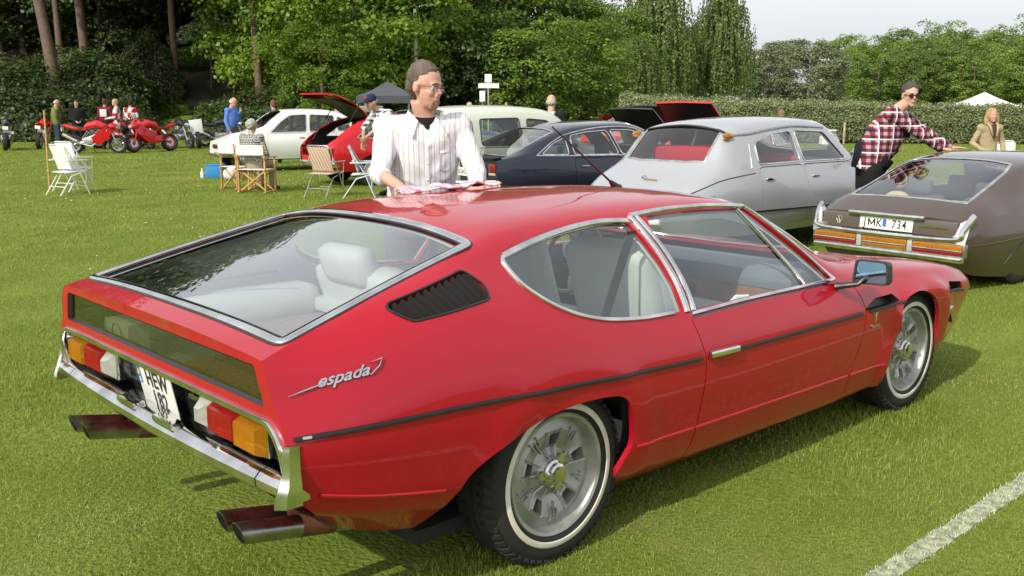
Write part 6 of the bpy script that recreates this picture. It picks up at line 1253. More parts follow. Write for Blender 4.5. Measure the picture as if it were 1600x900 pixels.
def head_prims(m, c, R, s=1.0, face=True):
    f = lambda x, y, z: V3(c) + R @ V3((x * s, y * s, z * s)); e = lambda *r: tuple(q * s for q in r)
    m.ball(f(-.005, 0, .035), e(.097, .077, .098), rot=R, seg=20, rings=14); m.ball(f(.028, 0, -.030), e(.068, .064, .085), rot=R, seg=18, rings=12); m.ball(f(.040, 0, -.080), e(.048, .050, .036), rot=R); m.ball(f(.072, 0, -.100), e(.022, .026, .019), rot=R)
    if face:
        m.tube([f(.086, 0, .018), f(.104, 0, -.012), f(.112, 0, -.028)], [.009 * s, .011 * s, .014 * s], seg=8); m.ball(f(.099, .010, -.033), .010 * s); m.ball(f(.099, -.010, -.033), .010 * s)
        m.tube([f(.074, -.045, .020), f(.090, -.02, .026), f(.092, 0, .022), f(.090, .02, .026), f(.074, .045, .020)], .011 * s, seg=8)
        for k in (1, -1): m.ball(f(.064, k * .038, -.024), e(.026, .022, .024), rot=R); m.ball(f(-.004, k * .080, -.006), e(.022, .009, .033), rot=R)
        m.ball(f(.090, 0, -.058), e(.013, .026, .008), rot=R); m.ball(f(.089, 0, -.070), e(.013, .022, .008), rot=R)
def hand_prims(m, w, d, nrm, s=1.0, curl=.35, side=1, splay=.12):
    """wrist point, finger direction, back-of-hand normal"""
    d = V3(d).normalized(); nrm = (V3(nrm) - d * V3(nrm).dot(d)).normalized(); b = d.cross(nrm) * side; w = V3(w)
    m.tube([w, w + d * .030 * s], [.026 * s, .030 * s], seg=10, flat=(1, .75))
    for k in range(4): m.tube([w + d * .01 * s + b * (k - 1.5) * .012 * s, w + d * .088 * s + b * (k - 1.5) * .021 * s], [.016 * s, .0125 * s], seg=8)
    for k, L_ in enumerate((.068, .078, .072, .056)):
        p0 = w + d * .088 * s + b * (k - 1.5) * .021 * s; dd = (d + b * (k - 1.5) * splay).normalized(); q1 = p0 + dd * L_ * .42 * s - nrm * curl * .008 * s; q2 = q1 + (dd - nrm * curl).normalized() * L_ * .32 * s; q3 = q2 + (dd - nrm * curl * 1.9).normalized() * L_ * .28 * s
        m.tube([p0, q1, q2, q3], [.0098 * s, .0092 * s, .0084 * s, .0070 * s], seg=7); m.ball(q3, .0068 * s, seg=8, rings=6)
    t0 = w + d * .028 * s - b * .026 * s; t1 = t0 + (d * .6 - b * .75 - nrm * .15).normalized() * .042 * s; t2 = t1 + (d * .95 - b * .25 - nrm * .2).normalized() * .032 * s; m.tube([t0, t1, t2], [.0150 * s, .0118 * s, .0090 * s], seg=7); m.ball(t2, .0088 * s, seg=8, rings=6)
def limb(m, pts, rs, inf=0.0, seg=12, flat=None): m.tube(pts, [r + inf for r in rs], seg=seg, flat=flat); [m.ball(p, r + inf * .98, seg=10, rings=7) for p, r in zip(pts, rs)]
STAND = dict(pelvis=(0, 0, .96), chest=(.0, 0, 1.30), neck=(-.005, 0, 1.50), head=(.03, 0, 1.66), sh=((0, .19, 1.45), (0, -.19, 1.45)), el=((-.02, .25, 1.16), (-.02, -.25, 1.16)), wr=((.08, .24, .92), (.08, -.24, .92)), hip=((0, .09, .92), (0, -.09, .92)), kn=((.02, .11, .50), (.02, -.11, .50)), an=((-.02, .12, .085), (-.02, -.12, .085)))
SIT = dict(STAND, pelvis=(0, 0, .52), chest=(-.06, 0, .86), neck=(-.06, 0, 1.06), head=(-.03, 0, 1.21), sh=((-.06, .18, 1.01), (-.06, -.18, 1.01)), el=((.0, .24, .74), (.0, -.24, .74)), wr=((.22, .16, .66), (.22, -.16, .66)), hip=((.02, .09, .52), (.02, -.09, .52)), kn=((.45, .12, .50), (.45, -.12, .50)), an=((.46, .12, .085), (.46, -.12, .085)))
def person(label, loc, yaw, pose=STAND, s=1.0, girth=1.0, vox=.016, skinm=SKIN, top=None, sleeve='long', bottom=None, shoes=BLACK, hair=None, hairstyle='short', hyaw=0.0, hpitch=0.0, hroll=0.0, group=None, z=0.0, hands=None, folds=.004, face=None, collar=None, detail=False, torso_only=False, vest=None):
    J = {k: (V3(v) if not isinstance(v[0], tuple) else [V3(q) for q in v]) for k, v in pose.items()}; face = detail if face is None else face
    R = (Matrix.Rotation(hyaw, 3, 'Z') @ Matrix.Rotation(hpitch, 3, 'Y') @ Matrix.Rotation(hroll, 3, 'X')) * (.93 if detail else 1.0)
    g = girth; P, C, N, H = J['pelvis'], J['chest'], J['neck'], J['head']
    up = (C - P).normalized(); lat = (J['sh'][0] - J['sh'][1]).normalized()
    def torso(m, inf, lo=True):
        mid = (P + C) / 2 + V3((.0, 0, 0)); pts = [P - up * .08, P, P.lerp(C, .4), P.lerp(C, .8), C + up * .10, C + up * .17]; rs = [.135, .155, .145 * g, .160 * g, .155 * g, .105]
        n = len(pts); ring = []; fwd = lat.cross(up).normalized(); Vv = []; F = []; seg = 20
        dp = [.72, .70, .74 * g, .72 * g, .64, .55]
        for i in range(n):
            r = rs[i] * (1.0) + inf; 
            for j in range(seg): a = 2 * pi * j / seg; Vv.append(pts[i] + lat * r * 1.12 * cos(a) + fwd * (rs[i] * dp[i] + inf) * sin(a))
        for i in range(n - 1):
            for j in range(seg): F.append((i * seg + j, i * seg + (j + 1) % seg, (i + 1) * seg + (j + 1) % seg, (i + 1) * seg + j))
        F += [tuple(range(seg - 1, -1, -1)), tuple((n - 1) * seg + j for j in range(seg))]; m.add(Vv, F)
        for sd in (0, 1): limb(m, [C + up * .10 + lat * (.06 if sd == 0 else -.06), J['sh'][sd]], [.085, .062], inf)
    body = MB(); torso(body, 0); body.tube([C + up * .12, N, H + R @ V3((-.02, 0, -.07))], [.075, .058, .056], seg=14); head_prims(body, H, R, 1.0, face)
    for sd in (0, 1):
        limb(body, [J['sh'][sd], J['el'][sd], J['wr'][sd]], [.052 * g ** .5, .041, .027])
        d = (J['wr'][sd] - J['el'][sd]).normalized(); hd = (hands or {}).get(sd)
        hand_prims(body, J['wr'][sd], hd[0] if hd else d, hd[1] if hd else lat * (1 if sd == 0 else -1), 1.0, hd[2] if hd and len(hd) > 2 else .5, side=(1 if sd == 0 else -1))
        limb(body, [J['hip'][sd], J['kn'][sd], J['an'][sd]], [.085 * g ** .5, .056, .038]); fw = V3((J['kn'][sd].x - J['an'][sd].x, 0, 0)); toe = V3((.16, .02 * (1 if sd == 0 else -1), -.055)); body.tube([J['an'][sd] + V3((-.04, 0, -.04)), J['an'][sd] + V3((.06, 0, -.045)), J['an'][sd] + toe], [.034, .038, .026], seg=10)
    b = obj('person', remesh(body, vox if not detail else .0075, 'person', skinm, 2), None, (loc[0], loc[1], z), (0, 0, yaw)); b.scale = (s, s, s); tag(b, label, 'person', group)
    vg = vox if not detail else .011
    if top is not None:
        m = MB(); torso(m, .016)
        for sd in (0, 1):
            S_, E_, W__ = J['sh'][sd], J['el'][sd], J['wr'][sd]; sl = sleeve if isinstance(sleeve, str) else sleeve[sd]
            if sl == 'long': limb(m, [S_, E_, E_.lerp(W__, .94)], [.051 * g ** .5, .043, .032], .010)
            elif sl == 'rolled': limb(m, [S_, E_, E_.lerp(W__, .16)], [.050 * g ** .5, .044, .042], .010); m.tube([E_.lerp(W__, .06), E_.lerp(W__, .22)], [.052, .050], seg=14)
            else: limb(m, [S_, S_.lerp(E_, .55)], [.060, .055], .014)
        if not detail: m.tube([C + up * .13, N.lerp(H, .12)], [.085, .066], seg=12)
        obj('shirt', remesh(m, vg, 'shirt', top, 2, folds, 14 if not detail else 17, seed=loc[0]), b)
    if vest is not None:
        m = MB(); torso(m, .030); obj('vest', remesh(m, vg, 'vest', vest, 2), b)
    if bottom is not None:
        m = MB(); pts = [P + up * .10, P, P - up * .09]; m.tube(pts, [.158 * g, .172, .160], seg=16, flat=(1.10, .82))
        for sd in (0, 1): limb(m, [J['hip'][sd], J['kn'][sd], J['an'][sd] + V3((0, 0, .01))], [.092 * g ** .5, .066, .056], .012)
        obj('trousers', remesh(m, max(vg, .012), 'trousers', bottom, 2, .003, 10), b)
        for sd in (0, 1): A = J['an'][sd]; m = MB(); m.tube([A + V3((-.06, 0, -.035)), A + V3((.06, 0, -.03)), A + V3((.20, .02 * (1 - 2 * sd), -.045))], [.045, .047, .036], seg=10); obj('shoe', remesh(m, max(vg, .010), 'shoe', shoes, 2), b)
    if hair is not None:
        m = MB(); f = lambda x, y, z: H + R @ V3((x, y, z))
        if hairstyle == 'short':
            m.ball(f(-.016, 0, .045), (.0945, .0800, .0965), rot=R, seg=22, rings=16); m.ball(f(-.055, 0, -.005), (.058, .074, .070), rot=R); m.ball(f(.040, 0, .100), (.034, .046, .018), rot=R)
            cut = [(V3((.066, 0, -.02)), .0)]
        elif hairstyle == 'fringe': m.ball(f(-.060, 0, .012), (.056, .080, .055), rot=R); m.ball(f(-.02, .070, .0), (.045, .014, .030), rot=R); m.ball(f(-.02, -.070, .0), (.045, .014, .030), rot=R)
        elif hairstyle == 'curly':
            m.ball(f(-.015, 0, .035), (.112, .098, .105), rot=R); rr = random.Random(5)
            for k in range(60): v = V3((rr.gauss(0, 1) - .4, rr.gauss(0, 1), rr.gauss(.4, 1))).normalized(); m.ball(f(-.015 + v.x * .105, v.y * .092, .035 + v.z * .098), .020, seg=7, rings=5)
        elif hairstyle == 'long':
            m.ball(f(-.015, 0, .040), (.108, .095, .100), rot=R); 
            for k in (-1, 1): m.tube([f(.02, k * .075, .05), f(.01, k * .10, -.04), f(.0, k * .105, -.12), f(.03, k * .10, -.20)], [.035, .042, .040, .02], seg=9)
            m.ball(f(-.06, 0, -.06), (.06, .10, .12), rot=R)
        elif hairstyle == 'ponytail': m.ball(f(-.012, 0, .046), (.101, .084, .099), rot=R); m.tube([f(-.09, 0, .02), f(-.12, 0, -.05), f(-.11, 0, -.13)], [.026, .030, .012], seg=9)
        me = remesh(m, .006 if detail else .012, 'hair', hair, 1 if detail else 2, .007 if detail else .005, 55)
        if hairstyle in ('short', 'ponytail', 'curly', 'long'):          # hairline: nothing over the face
            bm = bmesh.new(); bm.from_mesh(me); Ri = R.inverted(); kill = []
            for v in bm.verts:
                q = Ri @ (v.co - H)
                d = min(q.x - (.030 if hairstyle != 'short' else .040 - .3 * abs(q.y)), .088 - .35 * abs(q.y) - q.z)
                if hairstyle in ('short', 'ponytail'): d = max(d, min(q.x - .008, .030 - q.z), min(q.x + .040, -.010 - q.z))
                w_ = float(sstep(-.014, .022, d)); v.co = v.co - (v.co - H) * (.34 * w_)
            bm.to_mesh(me); bm.free(); me.update()
        obj('hair', me, b)
    if detail:
        f = lambda x, y, z: H + R @ V3((x, y, z)); ew = pbr('eye_white', (.75, .72, .68), rough=.2); ei = pbr('eye_iris', (.06, .05, .04), rough=.15)
        for k in (1, -1):
            m = MB(); m.ball(f(.0765, k * .031, .004), .0125, 0, 12, 8); e = m.build('eye', ew, b); m = MB(); m.ball(f(.0865, k * .031, .003), (.004, .006, .006), rot=R); m.build('iris', ei, e)
            m = MB(); m.tube([f(.098, k * .012, .026), f(.099, k * .030, .031), f(.084, k * .050, .024)], [.003, .004, .002], seg=6); m.build('eyebrow', hair or BLACK, b)
        m = MB(); m.tube([f(.088, -.024, -.0645), f(.1025, -.010, -.0650), f(.1035, .010, -.0650), f(.088, .024, -.0645)], .0016, seg=6); m.build('mouth_line', pbr('lip_shadow_red', (.16, .05, .045), rough=.5), b)
    return b, J, R
STRIPE = check_cloth('white_striped_shirt', [(.77, .76, .77), (.42, .42, .46)], 36.0, 0, .86, (.35, 1))
def man_white():
    pose = dict(STAND, pelvis=(.02, 0, 1.02), chest=(.10, 0, 1.36), neck=(.14, 0, 1.565), head=(.18, -.005, 1.705), sh=((.11, .190, 1.49), (.11, -.190, 1.49)), el=((.24, .255, 1.265), (.22, -.260, 1.265)), wr=((.50, .175, 1.222), (.48, -.215, 1.212)), hip=((-.03, .09, .97), (-.03, -.09, .97)), kn=((.0, .11, .52), (.0, -.11, .52)))
    p = bear(652, 5.36); yaw = RAD(-113)
    b, J, R = person('person in a white pinstriped shirt wiping the roof of the red coupe', p, yaw, pose, 1.0, 1.0, detail=True, top=STRIPE, sleeve=['long', 'rolled'], bottom=cloth('grey_trousers', (.10, .10, .11)), hair=cloth('brown_grey_hair', (.125, .095, .080), .4, 1.0), hyaw=RAD(40), hpitch=RAD(9), skinm=SKIN3, folds=.012, hands={0: ((.9, -.35, -.15), (0, 0, 1), .15), 1: ((.9, .25, -.15), (0, 0, 1), .15)})
    H = J['head']; f = lambda x, y, z: H + R @ V3((x, y, z)); C = J['chest']
    m = MB(); m.tube([(.125, 0, 1.46), (.14, 0, 1.555)], [.098, .068], seg=18, flat=(1, .95)); m.ball((.192, 0, 1.47), (.024, .036, .065)); m.build('undershirt', cloth('black_tshirt', (.012, .012, .013)), b, sharp=None)
    m = MB()                                             # open collar, two leaves
    for k in (1, -1):
        q = [(x + .05, y, z) for x, y, z in [(.03, k * .082, 1.535), (.02, k * .06, 1.59), (.105, k * .088, 1.585), (.172, k * .056, 1.530), (.200, k * .088, 1.452), (.125, k * .140, 1.500)]]; m.add(q + [(x - .006, y, z - .008) for x, y, z in q], [(0, 1, 2, 5), (2, 3, 4, 5), (6, 11, 8, 7), (8, 11, 10, 9), (0, 5, 11, 6), (5, 4, 10, 11), (1, 0, 6, 7), (2, 1, 7, 8), (3, 2, 8, 9), (4, 3, 9, 10)])
    m.tube([(.03, 0, 1.58), (.08, .078, 1.565), (.08, .078, 1.566)], .02, seg=6); m.build('collar', STRIPE, b, sharp=30)
    m = MB()
    for k in (1, -1): m.tube([f(.109 - .012 * abs(cos(a)), k * .033 + .024 * cos(a), .002 + .017 * sin(a)) for a in np.linspace(0, 2 * pi, 17)], .0016, seg=5, cap=False); m.tube([f(.094, k * .056, .008), f(.03, k * .080, .010), f(-.012, k * .084, .006)], .0016, seg=5)
    m.tube([f(.108, -.010, .004), f(.110, 0, .008), f(.108, .010, .004)], .0015, seg=5); g = m.build('glasses', pbr('spectacle_frame', (.06, .05, .05), rough=.3, metal=.6), b)
    m = MB()
    for k in (1, -1): m.add([f(.108 - .012 * abs(cos(a)), k * .033 + .023 * cos(a), .002 + .016 * sin(a)) for a in np.linspace(0, 2 * pi, 17)[:-1]], [tuple(range(16))])
    m.build('lenses', glass_mat('lens_glass', (.93, .95, .95), .8), g, smooth=False)
    m = MB(); m.ball(f(.068, 0, -.098), (.028, .034, .024), rot=R); m.tube([f(.086, -.030, -.064), f(.080, -.030, -.092)], .008, seg=6); m.tube([f(.086, .030, -.064), f(.080, .030, -.092)], .008, seg=6)
    obj('beard', remesh(m, .005, 'beard', cloth('grey_stubble', (.37, .235, .18), .25, .8), 2, .0012, 60), b)
    from mathutils.bvhtree import BVHTree
    sh = [c for c in b.children if c.name.startswith('shirt')][0]; tr = BVHTree.FromPolygons([v.co for v in sh.data.vertices], [p_.vertices for p_ in sh.data.polygons])
    def on_shirt(y, z):
        h = tr.ray_cast(V3((.8, y, z)), V3((-1, 0, 0))); return (h[0], h[1]) if h[0] is not None else (V3((.25, y, z)), V3((1, 0, 0)))
    def seam(pts, w, h_, nm, mt=STRIPE):
        q = [on_shirt(*p_) for p_ in pts]; m = MB(); strip(m, [tuple(v[0]) for v in q], [tuple(v[1]) for v in q], w, h_); return m.build(nm, mt, b, sharp=None)
    seam([(-.004, z) for z in np.linspace(1.43, 1.10, 14)], .032, .004, 'button_placket')
    for z in np.linspace(1.40, 1.14, 4): q, n_ = on_shirt(-.004, z); MB().ball(q + n_ * .004, .0055, seg=8, rings=6).build('button', WHITE, b)
    seam([(.062, 1.365), (.062, 1.285), (.070, 1.272), (.110, 1.272), (.118, 1.285), (.118, 1.365)], .004, .003, 'pocket_seam', cloth('seam_grey', (.42, .42, .45))); seam([(.060, 1.368), (.090, 1.368), (.120, 1.368)], .014, .003, 'pocket_hem')
man_white()
PLAID = check_cloth('red_plaid_shirt', [(.022, .026, .055), (.27, .035, .045), (.33, .32, .34), (.72, .72, .70)], 15, 15, .50, (.74, -.68))
PLAID2 = check_cloth('blue_white_plaid', [(.05, .05, .08), (.42, .42, .45), (.70, .70, .70)], 14, 14, .5)
def man_plaid():
    p = (7.62, 2.02); wl = lambda x, y, z: (x - p[0], y - p[1], z)
    pose = dict(pelvis=wl(7.62, 2.02, .95), chest=wl(7.73, 1.90, 1.31), neck=wl(7.77, 1.83, 1.50), head=wl(7.84, 1.76, 1.625), sh=(wl(7.95, 1.93, 1.45), wl(7.55, 1.79, 1.45)), el=(wl(8.18, 1.74, 1.26), wl(7.74, 1.56, 1.24)), wr=(wl(8.35, 1.54, 1.10), wl(7.95, 1.46, 1.10)), hip=(wl(7.69, 2.09, .90), wl(7.56, 1.96, .90)), kn=(wl(7.70, 2.11, .48), wl(7.58, 1.97, .48)), an=(wl(7.66, 2.14, .085), wl(7.52, 2.0, .085)))
    b, J, R = person('person in dark sunglasses and red plaid shirt leaning on the brown coupe', p, 0, pose, 1.05, 1.22, detail=True, skinm=SKIN3, top=PLAID, bottom=cloth('black_dungarees', (.014, .014, .016)), hair=cloth('dark_grey_hair', (.085, .070, .065), .35, .8), hairstyle='ponytail', hyaw=RAD(-127), hpitch=RAD(5), folds=.007, hands={0: ((.5, -.85, -.02), (0, 0, 1), .12), 1: ((.6, -.75, -.02), (0, 0, 1), .12)})
    H = J['head']; f = lambda x, y, z: H + R @ V3((x, y, z)); m = MB()
    for k in (1, -1): P = [f(.112 - .014 * (abs(cos(a)) ** 2), k * .033 + .029 * cos(a), .001 + .020 * sin(a)) for a in np.linspace(0, 2 * pi, 17)[:-1]]; Q = [q - R @ V3((.006, 0, 0)) for q in P]; m.add(P + Q, [tuple(range(16))] + [(i, (i + 1) % 16, 16 + (i + 1) % 16, 16 + i) for i in range(16)]); m.tube([f(.095, k * .062, .008), f(-.01, k * .084, .008)], .004, seg=6)
    m.tube([f(.112, -.012, .008), f(.112, .012, .008)], .004, seg=6); m.build('sunglasses', pbr('dark_lens', (.01, .01, .012), rough=.08, coat=1), b, sharp=30)
    m = MB(); C = J['chest']; fw = V3((.32, -.95, 0)); lt = V3((.95, .32, 0))
    for k in (1, -1): m.tube([V3(C) + V3((0, 0, -.10)) + lt * k * .11 + fw * .17, V3(C) + V3((0, 0, .08)) + lt * k * .12 + fw * .165, V3(J['neck']) + lt * k * .10 - fw * .02 - V3((0, 0, .035)), V3(C) + lt * k * .08 - fw * .17], .022, seg=8, flat=(1, .5))
    m.tube([V3(J['pelvis']) - V3((0, 0, .05)), V3(J['pelvis']) + V3((.01, 0, .10)), V3(C) - V3((.02, 0, .12))], [.190, .188, .172], seg=18, flat=(1, .85)); m.build('dungaree_bib', cloth('black_dungarees', (.014, .014, .016)), b, sharp=None)
man_plaid()
GRP = 'people standing about the show ground'
fy = YAW
def crowd():
    jeans = cloth('dark_jeans', (.035, .045, .075)); blk = cloth('black_leather', (.012, .012, .013), .15, .05); khaki = cloth('beige_trousers', (.30, .25, .17))
    p = ld(-5.0, 18.25); lean = dict(SIT); b, J, R = person('person with curly grey hair seated in a director chair, back turned', bear(393, 18.35), fy - .25, SIT, 1.0, 1.05, .014, top=check_cloth('patterned_knit', [(.035, .035, .035), (.40, .39, .36), (.06, .06, .06), (.45, .44, .40)], 26, 22, .55), bottom=khaki, hair=cloth('grey_curls', (.36, .34, .30), .3, .8), hairstyle='curly', detail=False)
    look = dict(STAND, head=(.07, 0, 1.65), wr=((.20, .10, 1.42), (.08, -.24, .92)), el=((.06, .24, 1.18), (-.02, -.25, 1.16)))
    person('person in a bright blue shirt by the front of the white saloon', bear(361, 26.2), fy - pi / 2 - .3, look, 1.0, 1.15, .016, top=cloth('blue_shirt', (.10, .20, .52)), bottom=cloth('grey_brown_trousers', (.12, .10, .09)), hair=cloth('white_hair', (.50, .46, .40)), hairstyle='fringe', hpitch=RAD(22), folds=.005, group=GRP)
    person('person hidden to the head behind the white saloon roof', bear(427, 27.5), fy + .6, STAND, .96, 1, .02, top=jeans, bottom=jeans, hair=cloth('red_brown_hair', (.16, .075, .045)), group=GRP)
    rch = dict(STAND, pelvis=(-.05, 0, .95), chest=(.16, 0, 1.24), neck=(.28, 0, 1.40), head=(.40, 0, 1.52), sh=((.20, .19, 1.34), (.20, -.19, 1.34)), el=((.42, .25, 1.16), (.40, -.22, 1.12)), wr=((.60, .18, 1.0), (.44, -.20, .90)))
    b, J, R = person('person in a blue cap and checked shirt bending beside the red hatchback', bear(612, 17.6), fy + pi / 2 + .75, rch, 1.08, 1.1, .012, top=PLAID2, sleeve='rolled', bottom=jeans, hair=cloth('grey_hair', (.30, .27, .24)), hairstyle='fringe', hpitch=RAD(14), group=GRP, detail=False, face=True)
    H = J['head']; f = lambda x, y, z: H + R @ V3((x, y, z)); m = MB(); m.ball(f(-.005, 0, .055), (.106, .088, .085), rot=R); m.add([f(.07, -.07, .055), f(.07, .07, .055), f(.18, .05, .035), f(.18, -.05, .035), f(.07, -.07, .045), f(.07, .07, .045), f(.18, .05, .028), f(.18, -.05, .028)], [(0, 1, 2, 3), (7, 6, 5, 4), (0, 3, 7, 4), (1, 5, 6, 2), (2, 6, 7, 3)]); c = m.build('cap', cloth('navy_cap', (.02, .025, .07)), b, sharp=30); MB().ball(f(.088, 0, .10), (.012, .03, .022), rot=R).build('cap_badge', cloth('red_badge', (.55, .05, .05)), c)
    b, J, R = person('bald person in a black jacket and white collar, back turned', bear(861, 16.2), fy - .2, STAND, .985, 1.2, .014, skinm=SKIN3, top=blk, bottom=jeans, hair=cloth('short_white_hair', (.42, .36, .31)), hairstyle='fringe', group=GRP); MB().tube([J['chest'] + V3((0, 0, .15)), J['neck'] + V3((0, 0, .02))], [.095, .075], seg=14).build('white_collar', cloth('white_tshirt', (.75, .75, .73)), b)
    hv = cloth('hi_vis_yellow', (.55, .75, .03)); person('marshal in a yellow high visibility vest by the road sign', bear(776, 44), fy + .5, STAND, .95, 1, .022, top=blk, bottom=jeans, vest=hv, hair=cloth('dark_hair', (.03, .025, .02)), group=GRP, z=float(ground_h(*bear(776, 44)[:2])))
    kneel = dict(SIT); person('marshal crouching in a yellow vest right of the road sign', bear(791, 44), fy + 2, SIT, .95, 1, .022, top=blk, bottom=jeans, vest=hv, hair=cloth('dark_hair', (.03, .025, .02)), group=GRP, z=.45)
    person('person whose head shows above the pale green roof', bear(734, 24), fy + .4, STAND, .93, 1, .02, top=jeans, bottom=jeans, skinm=SKIN3, group=GRP, hair=cloth('bald_fringe', (.40, .30, .25)), hairstyle='fringe')
    person('person whose hair shows above the silver saloon roof', bear(1222, 18.5), fy, STAND, .845, 1, .02, top=jeans, bottom=jeans, hair=cloth('light_brown_hair', (.20, .13, .08)), group=GRP)
    b, J, R = person('person with long blonde hair in a beige jacket beyond the brown coupe', bear(1550, 15.4), fy + pi + .12, dict(STAND, sh=((0, .165, 1.44), (0, -.165, 1.44)), wr=((.20, .17, 1.02), (.20, -.17, 1.02)), el=((-.03, .285, 1.17), (-.03, -.285, 1.17))), .868, .86, .009, top=cloth('beige_jacket', (.36, .29, .17)), bottom=jeans, hair=cloth('blonde_hair', (.36, .25, .12), .3, .6), hairstyle='long', face=True, folds=.010, group=GRP)
    m = MB(); m.tube([(.105, 0, 1.50), (.150, 0, 1.40), (.158, 0, 1.27)], [.058, .036, .010], seg=10, flat=(1, .5)); m.build('dark_scarf', cloth('brown_scarf', (.06, .035, .025)), b, sharp=None)
    for k in (1, -1): m = MB(); m.tube([(.06, k * .085, 1.54), (.135, k * .070, 1.46), (.170, k * .030, 1.30)], [.030, .034, .016], seg=8, flat=(1, .4)); m.build('lapel', cloth('beige_lapel', (.40, .32, .19)), b, sharp=None)
    G2 = 'riders standing among the motorcycles'; red = cloth('red_leather', (.42, .02, .03), .1, .05); wht = cloth('white_leather', (.62, .60, .58), .1, .05)
    person('rider in an olive vest looking down at the red motorcycles', bear(86, 35.2), fy - .9, dict(STAND, head=(.06, 0, 1.66)), .99, 1.1, .02, top=cloth('dark_sleeves', (.05, .055, .05)), bottom=jeans, vest=cloth('olive_vest', (.16, .17, .035)), hair=cloth('white_hair', (.50, .46, .40)), hairstyle='fringe', hpitch=RAD(15), group=G2)
    person('rider in a plain black leather jacket', bear(119, 34.8), fy + pi + .5, dict(STAND, wr=((.28, .08, 1.04), (.28, -.08, 1.04))), .98, 1.15, .02, top=blk, bottom=blk, hair=cloth('brown_hair', (.07, .04, .025)), hpitch=RAD(18), group=G2)
    suit = check_cloth('red_white_suit', [(.40, .02, .03), (.62, .60, .58), (.40, .02, .03)], 2.9, 2.3, .52)
    b, J, R = person('rider with a white square on the back of a dark red suit', bear(163, 36.0), fy, STAND, 1.0, 1.1, .02, top=cloth('dark_red_leather', (.16, .015, .03), .1, .05), bottom=blk, hair=cloth('brown_hair', (.07, .04, .025)), group=G2); MB().box((-.165, 0, 1.30), (.02, .24, .26), bev=.008).build('back_patch', wht, b)
    person('rider in a white and red racing suit seen from the side', bear(181, 35.0), fy + 1.9, dict(STAND, wr=((.30, .10, 1.12), (.30, -.10, 1.12)), el=((.02, .26, 1.16), (.02, -.26, 1.16))), 1.0, 1.05, .02, top=suit, bottom=check_cloth('white_red_legs', [(.62, .60, .58), (.40, .02, .03), (.45, .03, .04)], 0.01, 2.6, .6), skinm=SKIN3, hair=cloth('blond_hair', (.38, .26, .12)), group=G2)
    person('rider half hidden behind a dark motorcycle, red and white jacket', bear(203, 39.5), fy + .3, STAND, .98, 1.05, .02, top=suit, bottom=blk, hair=cloth('dark_hair', (.03, .025, .02)), group=G2)
crowd()
